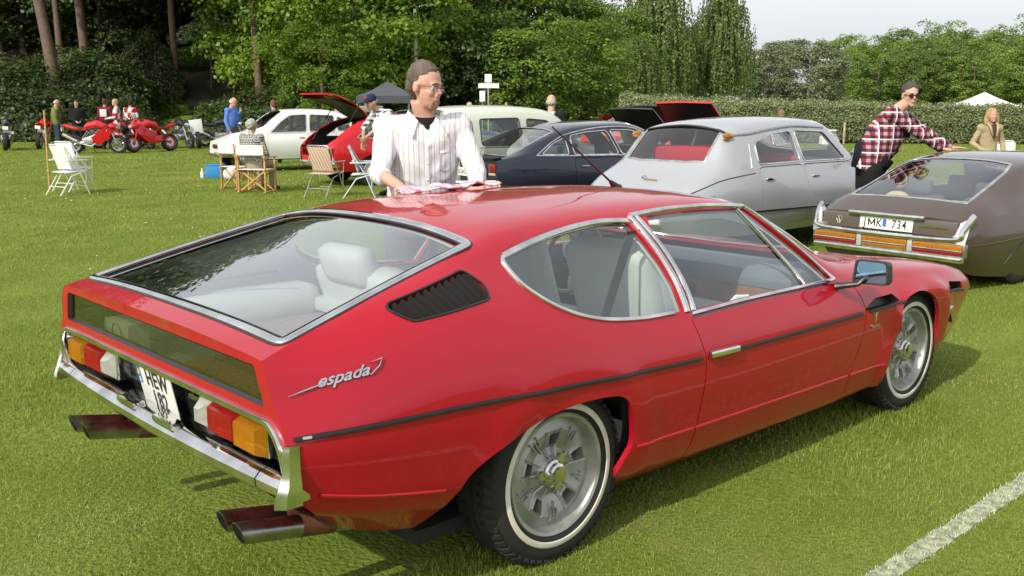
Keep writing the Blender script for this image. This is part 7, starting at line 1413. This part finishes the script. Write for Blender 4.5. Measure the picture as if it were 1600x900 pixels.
# ------------------------------------------------------------------ motorcycles
BRED = paint('bike_red', (.50, .010, .014), rough=.35); BBLK = paint('bike_black', (.012, .012, .014), rough=.35); SILV = pbr('silver_alloy', (.55, .55, .55), rough=.35, metal=.8)
def bike_model(name, label, group, body=BRED, wheel=SILV, screen=False, naked=False):
    r = empty(name); tag(r, label, 'motorcycle', group); wb = 1.42
    for x, nm in ((0, 'rear_wheel'), (wb, 'front_wheel')):
        w = .16 if x == 0 else .12; t = MB().lathe([(.205, -w * .35), (.25, -w * .5), (.30, -w * .36), (.312, 0), (.30, w * .36), (.25, w * .5), (.205, w * .35)], seg=28).build(nm, RUBBER, r, loc=(x, 0, .312))
        m = MB().lathe([(.215, -w * .34), (.19, -w * .30), (.19, w * .30), (.215, w * .34)], seg=28).lathe([(.05, -.05), (.05, .05), (0, .05)], seg=12)
        for k in range(5): a = 2 * pi * k / 5; m.tube([(.04 * cos(a), 0, .04 * sin(a)), (.20 * cos(a + .2), 0, .20 * sin(a + .2))], .014, seg=6)
        m.build('rim', wheel, t)
        for sd in ((1, -1) if x else (1,)): MB().lathe([(.14, sd * .055), (.14, sd * .060), (.07, sd * .060), (.07, sd * .055)], seg=20, closed=True).build('brake_disc', STEEL, t)
    for sd in (1, -1): MB().tube([(wb, sd * .085, .31), (wb - .20, sd * .085, .84)], [.028, .024], seg=8).build('fork_leg', SILV, r)
    MB().tube([(wb - .20, -.33, .90), (wb - .17, -.20, .88), (wb - .15, 0, .86), (wb - .17, .20, .88), (wb - .20, .33, .90)], .014, seg=6).build('handlebar', BLACK, r)
    m = MB(); m.ball((wb + .02, 0, .60), (.20, .09, .03)); m.build('front_mudguard', body, r)
    m = MB(); m.tube([(.34, 0, .80), (.50, 0, .90), (.78, 0, .96), (1.02, 0, .88), (1.12, 0, .76)], [.06, .13, .16, .13, .05], seg=14, flat=(.95, .95)); obj('fuel_tank', remesh(m, .015, 'fuel_tank', body, 3), r)
    m = MB(); m.tube([(.46, 0, .80), (.10, 0, .83), (-.18, 0, .90), (-.34, 0, .95)], [.10, .13, .12, .04], seg=12, flat=(1.0, .62)); obj('tail_unit', remesh(m, .015, 'tail_unit', body, 3), r)
    m = MB(); m.tube([(.48, 0, .85), (.25, 0, .845), (-.02, 0, .90)], [.09, .13, .10], seg=12, flat=(1, .38)); m.build('saddle', BLACK, r)
    m = MB(); m.tube([(.30, .13, .46), (1.16, .16, .78)], .018, seg=7).tube([(.30, -.13, .46), (1.16, -.16, .78)], .018, seg=7)
    for k in (1, -1): m.tube([(.30, k * .13, .50), (.50, k * .13, .76), (.66, k * .14, .56), (.86, k * .15, .80), (.98, k * .15, .66)], .013, seg=6).tube([(.02, k * .10, .32), (.42, k * .11, .42)], .030, seg=7)
    m.build('frame', body if naked else SILV, r)
    m = MB().box((.58, 0, .42), (.46, .30, .26), bev=.05).box((.56, .17, .42), (.22, .06, .20), bev=.03).box((.56, -.17, .42), (.22, .06, .20), bev=.03); m.lathe([(.07, -.16), (.09, -.12), (.09, .16), (0, .17)], 14, c=(.86, 0, .46)); m.lathe([(.07, -.13), (.085, .13), (0, .14)], 14, c=(.62, 0, .64)); m.build('engine', SILV, r)
    m = MB(); m.tube([(.80, -.12, .40), (.60, -.17, .26), (.25, -.19, .36), (.10, -.20, .44)], .026, seg=8).tube([(.16, -.20, .42), (-.28, -.22, .66)], [.055, .060], seg=12); m.build('exhaust', SILV, r)
    if not naked:
        for sd in (1, -1):
            q = [(1.36, .10, .80), (1.18, .17, .98), (.98, .20, .80), (.66, .20, .58), (.56, .17, .36), (.86, .15, .30), (1.10, .16, .46), (1.26, .14, .64)]; P = [(x, sd * y, z) for x, y, z in q]; Q = [(x, sd * (y - .03), z) for x, y, z in q]; n = len(q); cen = [(1.0, sd * .215, .66)]
            m = MB(); m.add(P + Q + cen, [(i, (i + 1) % n, 2 * n) for i in range(n)] + [(i, (i + 1) % n, n + (i + 1) % n, n + i) for i in range(n)]); m.build('fairing', body, r, sharp=60)
        m = MB(); m.ball((1.30, 0, .88), (.18, .17, .13)); m.build('nose_fairing', body, r); MB().ball((1.45, 0, .86), (.04, .10, .055)).build('headlamp', CLEARLENS, r)
    else: MB().lathe([(.03, -.07), (.085, .0), (.085, .06), (0, .075)], 18, axis='X', c=(wb - .12, 0, .86)).build('headlamp', CHROME, r)
    if screen: m = MB(); m.add([(1.34, -.17, .96), (1.34, .17, .96), (1.14, .20, 1.22), (1.14, -.20, 1.22), (1.36, 0, .98), (1.15, 0, 1.27)], [(0, 4, 5, 3), (4, 1, 2, 5)]); m.build('windshield', pbr('pale_screen', (.55, .62, .62), rough=.15, coat=1), r, smooth=False)
    for sd in (1, -1): MB().tube([(wb - .16, sd * .22, .90), (wb - .20, sd * .30, 1.04)], .006, seg=5).ball((wb - .20, sd * .31, 1.06), (.02, .06, .035)).build('mirror', BLACK, r)
    MB().box((-.36, 0, .80), (.02, .18, .12)).build('number_plate', PLATE, r); MB().tube([(.55, .15, .25), (.50, .33, .01)], .012, seg=6).build('side_stand', BLACK, r)
    return r
def recolor(o, m0, m1):
    for q in [o] + list(o.children_recursive):
        if q.type == 'MESH' and q.data.materials and q.data.materials[0] == m0: q.material_slots[0].link = 'OBJECT'; q.material_slots[0].material = m1
def put(o, px, dep, yaw, label, lean=-.12):
    p = bear(px, dep); o.location = (p[0], p[1], float(ground_h(p[0], p[1]))); o.rotation_euler = (lean, 0, yaw); o['label'] = label
    # lean about the wheel line
    return o
BG = 'motorcycles parked at the edge of the wood'; aR = YAW - pi / 2
def bikes():
    a = bike_model('motorcycle', 'red sports motorcycle standing side on, nearest of the bikes', BG); q = bear(113, 33.0); a.location = q; a.rotation_euler = (.10, 0, aR + .02)
    b = copy_tree(a); put(b, 262, 34.6, YAW + pi / 2 + .95, 'red sports motorcycle turned away, its red rear wheel to the camera', .12); recolor(b, SILV, BRED)
    c = copy_tree(a); put(c, 198, 36.8, YAW + pi + .9, 'red motorcycle behind the rider in the white racing suit', .1)
    d = copy_tree(a); put(d, 55, 36.0, YAW + .25, 'red motorcycle seen end on left of the olive vest rider', .1)
    k = bike_model('motorcycle', 'dark motorcycle with a pale windshield behind the nearest red one', BG, BBLK, screen=True); put(k, 150, 36.5, aR + .6, 'dark motorcycle with a pale windshield behind the nearest red one', .1)
    n = bike_model('motorcycle', 'black roadster motorcycle', BG, BBLK, naked=True); put(n, 268, 37.5, YAW + pi + .75, 'black motorcycle right beside the turned away red one', .1)
    for px, dep, yw, lab in ((296, 38.0, YAW + pi + .5, 'black motorcycle with a white number sheet'), (318, 38.4, aR + .3, 'black motorcycle at the right end of the row'), (2, 35.0, YAW + .4, 'dark motorcycle cut off by the left picture edge'), (234, 39.0, YAW + pi + .3, 'dark motorcycle with a round headlamp half hidden in the row')):
        m = copy_tree(n); put(m, px, dep, yw, lab, .1)
        if px == 296: s = MB().box((1.40, 0, .80), (.02, .46, .52), bev=.004).build('number_sheet', WHITE, m)
bikes()
# ------------------------------------------------------------------ garden chairs
ALU = pbr('white_tube', (.70, .70, .68), rough=.35); WOODC = pbr('beech_wood', (.52, .29, .10), rough=.5, var=.2, vscale=20); CANVAS = cloth('white_canvas', (.74, .72, .66)); 
def fold_chair(label, seatm, framem, group, arms=True):
    r = empty('folding_chair'); tag(r, label, 'chair', group)
    m = MB()
    for k in (1, -1): m.tube([(.26, k * .25, .0), (.10, k * .25, .40), (-.16, k * .24, .86)], .011, seg=7).tube([(-.30, k * .23, 0), (-.06, k * .23, .34), (.22, k * .23, .42)], .011, seg=7)
    m.tube([(-.16, -.24, .86), (-.18, -.20, .90), (-.18, .20, .90), (-.16, .24, .86)], .011, seg=7).tube([(-.20, -.23, .15), (-.20, .23, .15)], .009, seg=6).tube([(.20, -.25, .15), (.20, .25, .15)], .009, seg=6); m.build('frame', framem, r)
    m = MB(); m.box((.05, 0, .42), (.40, .46, .014), bev=.005, rot=Matrix.Rotation(RAD(-4), 3, 'Y')); m.build('seat', seatm, r); m = MB(); m.box((-.10, 0, .67), (.014, .44, .44), bev=.005, rot=Matrix.Rotation(RAD(-18), 3, 'Y')); m.build('backrest', seatm, r)
    if arms:
        for k in (1, -1): MB().box((.04, k * .27, .62), (.40, .045, .025), bev=.008).build('armrest', framem, r); MB().tube([(.22, k * .26, .61), (.20, k * .25, .18)], .009, seg=6).tube([(-.10, k * .26, .62), (-.08, k * .25, .70)], .008, seg=6).build('arm_support', framem, r)
    return r
def director_chair(label, group):
    r = empty('director_chair'); tag(r, label, 'chair', group)
    for k in (1, -1):
        [MB().box((0, k * .27, zz_), (.45, .03, .032), bev=.005).build('side_rail', WOODC, r) for zz_ in (.03, .42)]
        for x in (-.19, .19): MB().box((x, k * .27, .35), (.03, .028, .64), bev=.005).build('post', WOODC, r)
        MB().box((0, k * .28, .66), (.48, .05, .022), bev=.006).build('armrest', WOODC, r); MB().box((-.21, k * .27, .70), (.025, .026, .36), bev=.005, rot=Matrix.Rotation(RAD(-8), 3, 'Y')).build('back_post', WOODC, r)
    for x in (-.14, .14):
        for k in (1, -1): MB().box((x + .016 * k, 0, .225), (.022, .66, .028), rot=Matrix.Rotation(k * RAD(36), 3, 'X'), bev=.004).build('cross_leg', WOODC, r)
    MB().box((.0, 0, .435), (.40, .53, .012), bev=.004).build('seat', CANVAS, r)
    m = MB(); y = np.linspace(-.275, .275, 13); P = [(-.225 - .035 * cos(t / .275 * pi / 2), t, zz) for zz in (.70, .885) for t in y]; Q = [(x - .012, t, z) for x, t, z in P]; n = 13
    F = [(i, i + 1, n + i + 1, n + i) for i in range(n - 1)] + [(2 * n + i, 3 * n + i, 3 * n + i + 1, 2 * n + i + 1) for i in range(n - 1)] + [(n + i, n + i + 1, 3 * n + i + 1, 3 * n + i) for i in range(n - 1)] + [(i, 2 * n + i, 2 * n + i + 1, i + 1) for i in range(n - 1)]; m.add(P + Q, F); m.build('canvas_back', CANVAS, r); return r
def place(o, px, dep, yaw, label=None): o.location = bear(px, dep); o.rotation_euler = (0, 0, yaw); (label and o.__setitem__('label', label)); return o
def garden():
    g = 'white folding garden chairs'; a = place(fold_chair('white folding chair with its back to the camera, nearest the pole', WHITE, ALU, g), 96, 17.9, YAW - .60); b = copy_tree(a); place(b, 106, 18.2, YAW - .52, 'white folding chair pushed up against the front of another'); b.location.z = .04
    STR = check_cloth('striped_deck_canvas', [(.42, .29, .22), (.60, .46, .36), (.5, .35, .28)], 16, 0, .5)
    place(fold_chair('folding chair with beige and brown striped cloth', STR, CHROME, None), 503, 17.5, YAW - .45)
    BL = pbr('pale_blue_tube', (.50, .58, .64), rough=.4); place(fold_chair('pale blue folding chair seen from the side by the red hatchback', pbr('white_web', (.62, .64, .66), rough=.7), BL, None), 560, 17.3, aR + .1)
    c = place(fold_chair('pale chair back showing between the striped shirt and the blue car', pbr('pale_blue_web', (.50, .58, .62), rough=.7), WHITE, None, False), 738, 9.4, YAW + .1)
    d = place(director_chair('wooden director chair carrying the grey haired sitter', 'wooden director chairs'), 396, 18.25, fy - .25); e = copy_tree(d); place(e, 366, 19.0, fy - .75, 'empty wooden director chair left of the sitter')
    p = bear(66, 18.4); o = MB().tube([(0, 0, -.1), (.02, 0, 1.50)], [.018, .016], seg=8).build('wooden_pole', WOODC, None, loc=p); tag(o, 'thin wooden pole upright by the white folding chairs', 'pole')
    p = bear(331, 22.0); o = MB().box((0, 0, .14), (.36, .28, .27), bev=.012).box((0, 0, .285), (.38, .30, .03), bev=.008).build('cool_box', pbr('blue_box', (.02, .20, .48), rough=.5), None, loc=p, rot=(0, 0, aR)); tag(o, 'bright blue cool box on the grass', 'cool box')
    p = bear(317, 22.0); m = MB(); [m.lathe([(.045, 0), (.045, .12), (.02, .17), (.018, .22), (0, .22)], 12, axis='Z', c=(.12 * k, .03 * k, 0)) for k in (-1, 0)]; o = m.build('bottle', pbr('pale_bottle', (.55, .62, .66), rough=.2), None, loc=p); o = tag(o, 'pale plastic bottles beside the blue cool box', 'bottles')
    p = bear(357, 21.2); m = MB(); m.ball((0, 0, .13), (.20, .16, .15)); o = obj('bag', remesh(m, .02, 'bag', cloth('white_grey_bag', (.55, .55, .54), .3), 2, .02, 12), None, loc=p); tag(o, 'pale crumpled bag on the grass under the empty director chair', 'bag')
    # polishing cloth on the coupe roof
    m = MB(); nx, ny = 40, 14; rng = random.Random(3); V = []; from mathutils import noise
    for i in range(nx):
        for j in range(ny):
            u, v = i / (nx - 1) - .5, j / (ny - 1) - .5; x = .50 + u * .50 + .04 * v; y = .37 + v * (.17 + .05 * cos(u * 7)) - .10 * u; zz = ESURF.ev([x], [ESURF.inv([(x, max(abs(y), .02))], 'plan', .82, ESURF.sv[-1])[0][1]])[0][2] if j % 13 == 0 and i % 39 == 0 else None
            V.append([x, y, 0])
    V = np.array(V); q = ESURF.inv(V[::7, :2], 'plan', .82, ESURF.sv[-1]); zz = ESURF.ev(q[:, 0], q[:, 1])[:, 2]; from_x = V[::7, 0]
    A = np.stack([np.ones(len(zz)), V[::7, 0], V[::7, 1], V[::7, 0] ** 2, V[::7, 1] ** 2, V[::7, 0] * V[::7, 1]], 1); co_ = np.linalg.lstsq(A, zz, rcond=None)[0]
    for k in range(len(V)): x, y = V[k, :2]; V[k, 2] = np.dot(co_, [1, x, y, x * x, y * y, x * y]) + .010 + .030 * max(0, noise.noise((x * 11, y * 15, 1)) + .45)
    F = [(i * ny + j, (i + 1) * ny + j, (i + 1) * ny + j + 1, i * ny + j + 1) for i in range(nx - 1) for j in range(ny - 1)]; B = V - [0, 0, .008]; n = nx * ny
    rim_ = [(i * ny, (i + 1) * ny) for i in range(nx - 1)] + [((i + 1) * ny + ny - 1, i * ny + ny - 1) for i in range(nx - 1)] + [(j + 1, j) for j in range(ny - 1)] + [((nx - 1) * ny + j, (nx - 1) * ny + j + 1) for j in range(ny - 1)]
    m.add(np.concatenate([V, B]), F + [tuple(i + n for i in f[::-1]) for f in F] + [(b_, a_, a_ + n, b_ + n) for a_, b_ in rim_]); o = m.build('polishing_cloth', check_cloth('pink_striped_cloth', [(.70, .58, .62), (.58, .16, .26), (.7, .6, .6)], 20, 0, .70), None, sharp=None); tag(o, 'crumpled pink striped cloth on the red coupe roof', 'cloth')
garden()
# ------------------------------------------------------------------ tents, signs, posts
def tent(name, label, px, dep, w, eave, peak, mat, wall=None, h0=0.0):
    p = bear(px, dep); z = float(ground_h(p[0], p[1])); r = empty(name, (p[0], p[1], z), YAW + .3); tag(r, label, 'tent'); a = w / 2; n = 6; m = MB()
    V = [(0, 0, peak)]; F = []; k = 0
    for q in range(4):
        c0 = V3((a, a, eave)); R_ = Matrix.Rotation(q * pi / 2, 3, 'Z'); A = R_ @ V3((a, -a, eave)); B = R_ @ V3((a, a, eave)); b0 = len(V)
        for i in range(1, n + 1):
            t = i / n; cv = -.10 * (peak - eave) * 4 * t * (1 - t); V += [A.lerp(V3((0, 0, peak)), 1 - t) + V3((0, 0, cv)), B.lerp(V3((0, 0, peak)), 1 - t) + V3((0, 0, cv))]
        F.append((0, b0, b0 + 1)); F += [(b0 + 2 * i, b0 + 2 * i + 2, b0 + 2 * i + 3, b0 + 2 * i + 1) for i in range(n - 1)]; b1 = len(V); V += [A - V3((0, 0, .22)), B - V3((0, 0, .22))]; F.append((b0 + 2 * n - 2, b1, b1 + 1, b0 + 2 * n - 1))
    m.add(V, F); m.build('canopy', mat, r, sharp=25)
    for sx in (1, -1):
        for sy in (1, -1): MB().tube([(sx * a * .97, sy * a * .97, 0), (sx * a * .97, sy * a * .97, eave)], .025, seg=6).build('leg', SILV, r)
    if wall:
        for q in range(3): R_ = Matrix.Rotation(q * pi / 2 + pi, 3, 'Z'); m = MB(); P = [R_ @ V3((a * .95, -a * .95, .05)), R_ @ V3((a * .95, a * .95, .05)), R_ @ V3((a * .95, a * .95, eave)), R_ @ V3((a * .95, -a * .95, eave))]; m.add(P + [v * .99 for v in P], [(0, 1, 2, 3), (7, 6, 5, 4)]); m.build('side_wall', wall, r, smooth=False)
    return r
def street():
    tent('canopy_tent', 'grey pop up canopy behind the red hatchback', 606, 31, 1.7, 1.86, 2.32, cloth('grey_canopy', (.085, .09, .10)))
    tent('party_tent', 'white pointed tent behind the hedge on the right', 1537, 50, 2.7, 1.45, 2.2, cloth('white_canopy', (.80, .80, .82)), cloth('white_canopy', (.80, .80, .82)))
    p = bear(651, 49); z = float(ground_h(p[0], p[1])); o = empty('street_lamp', (p[0], p[1], z), aR); tag(o, 'tall street lamp with a small white head above the striped shirt', 'street lamp'); MB().tube([(0, 0, -.2), (0, 0, 3.0), (0, 0, 6.1 - z)], [.12, .10, .085], seg=10).build('pole', pbr('grey_pole', (.62, .58, .52), rough=.7), o); MB().tube([(0, 0, 6.08 - z), (.12, 0, 6.2 - z), (.55, 0, 6.3 - z)], .03, seg=7).build('arm', SILV, o); MB().ball((.68, 0, 6.30 - z), (.20, .10, .07)).build('lamp_head', WHITE, o)
    p = bear(763, 44); o = empty('road_sign', (p[0], p[1], float(ground_h(p[0], p[1]))), YAW - pi / 2); tag(o, 'white road sign boards on a grey post', 'road sign'); MB().tube([(0, 0, 0), (0, 0, 2.85)], .035, seg=8).build('post', SILV, o); MB().box((0, -.04, 2.72), (.30, .02, .36), bev=.004).build('upper_board', WHITE, o); MB().box((.02, -.04, 2.40), (.90, .02, .20), bev=.004).build('arrow_board', WHITE, o); MB().box((-.26, -.04, 1.95), (.24, .02, .46), bev=.004).build('notice', WHITE, o); MB().tube([(-.26, 0, 0), (-.26, 0, 2.2)], .02, seg=6).build('notice_post', SILV, o)
    p = bear(891, 56); o = empty('blue_sign', (p[0], p[1], float(ground_h(p[0], p[1]))), YAW - pi / 2); tag(o, 'small blue round-over-square road sign on a thin post', 'road sign'); MB().tube([(0, 0, 0), (0, 0, 2.6)], .03, seg=8).build('post', SILV, o); m = MB().lathe([(.26, -.05), (.26, -.03), (0, -.03)], 22, c=(0, 0, 2.36)); m.lathe([(.26, -.05), (0, -.05)], 22, c=(0, 0, 2.36)); m.build('blue_disc', pbr('sign_blue', (.03, .14, .50), rough=.4), o); MB().box((0, -.04, 1.92), (.34, .02, .34), bev=.004).build('blue_board', pbr('sign_blue', (.03, .14, .50)), o); MB().box((0, -.055, 2.36), (.05, .006, .34)).build('white_arrow', WHITE, o)
    p = bear(1322, 41.0); o = MB().box((0, 0, .42), (.07, .07, .90), bev=.006).build('wooden_post', pbr('pale_post', (.42, .34, .22), rough=.8, var=.2), None, loc=p); tag(o, 'pale wooden post standing before the hedge', 'post')
    p = bear(1299, 40.6); r = empty('garden_table', p, .4); tag(r, 'white garden table with a white cloth before the hedge', 'table'); MB().box((0, 0, .56), (.8, .6, .04), bev=.01).build('table_top', WHITE, r); m = MB(); m.tube([(0, 0, .56), (.05, .05, .3), (.1, 0, .02)], [.2, .34, .42], seg=12); obj('cloth', remesh(m, .04, 'cloth', CANVAS, 2, .04, 8), r)
    for x in (-.35, .35): MB().tube([(x, 0, .55), (x * 1.1, 0, 0)], .02, seg=6).build('leg', WHITE, r)
    A, B = V3(bear(1334, 41.6)), V3(bear(1403, 41.2)); m = MB(); u = (B - A).normalized(); L_ = (B - A).length
    for k in range(12): q = A + (B - A) * k / 11; m.box((q.x, q.y, .26), (.02, .02, .52))
    for k in range(5): m.box(((A.x + B.x) / 2, (A.y + B.y) / 2, .06 + .11 * k), (L_, .012, .012), rz=math.atan2(u.y, u.x))
    o = m.build('netting_fence', pbr('teal_net', (.05, .20, .22), rough=.6)); tag(o, 'low blue-green netting fence in front of the hedge', 'fence'); o['kind'] = 'thing'
    p = bear(1569, 19.5); c = fold_chair('white folding chair right of the blonde person', WHITE, ALU, None); place(c, 1571, 19.5, YAW + pi - .4)
    V = [bear(px, d, .004 + float(ground_h(*bear(px, d)[:2]))) for d in np.linspace(43.5, 60, 12) for px in (742, 800, 870, 940, 1005)]; n = 5; o = obj('gravel_path', mesh_np('gravel_path', V, [(i * n + j, i * n + j + 1, (i + 1) * n + j + 1, (i + 1) * n + j) for i in range(11) for j in range(n - 1)], pbr('gravel', (.26, .22, .18), rough=.95, var=.25, vscale=3, bump=.5, bscale=40))); tag(o, kind='structure')
street()
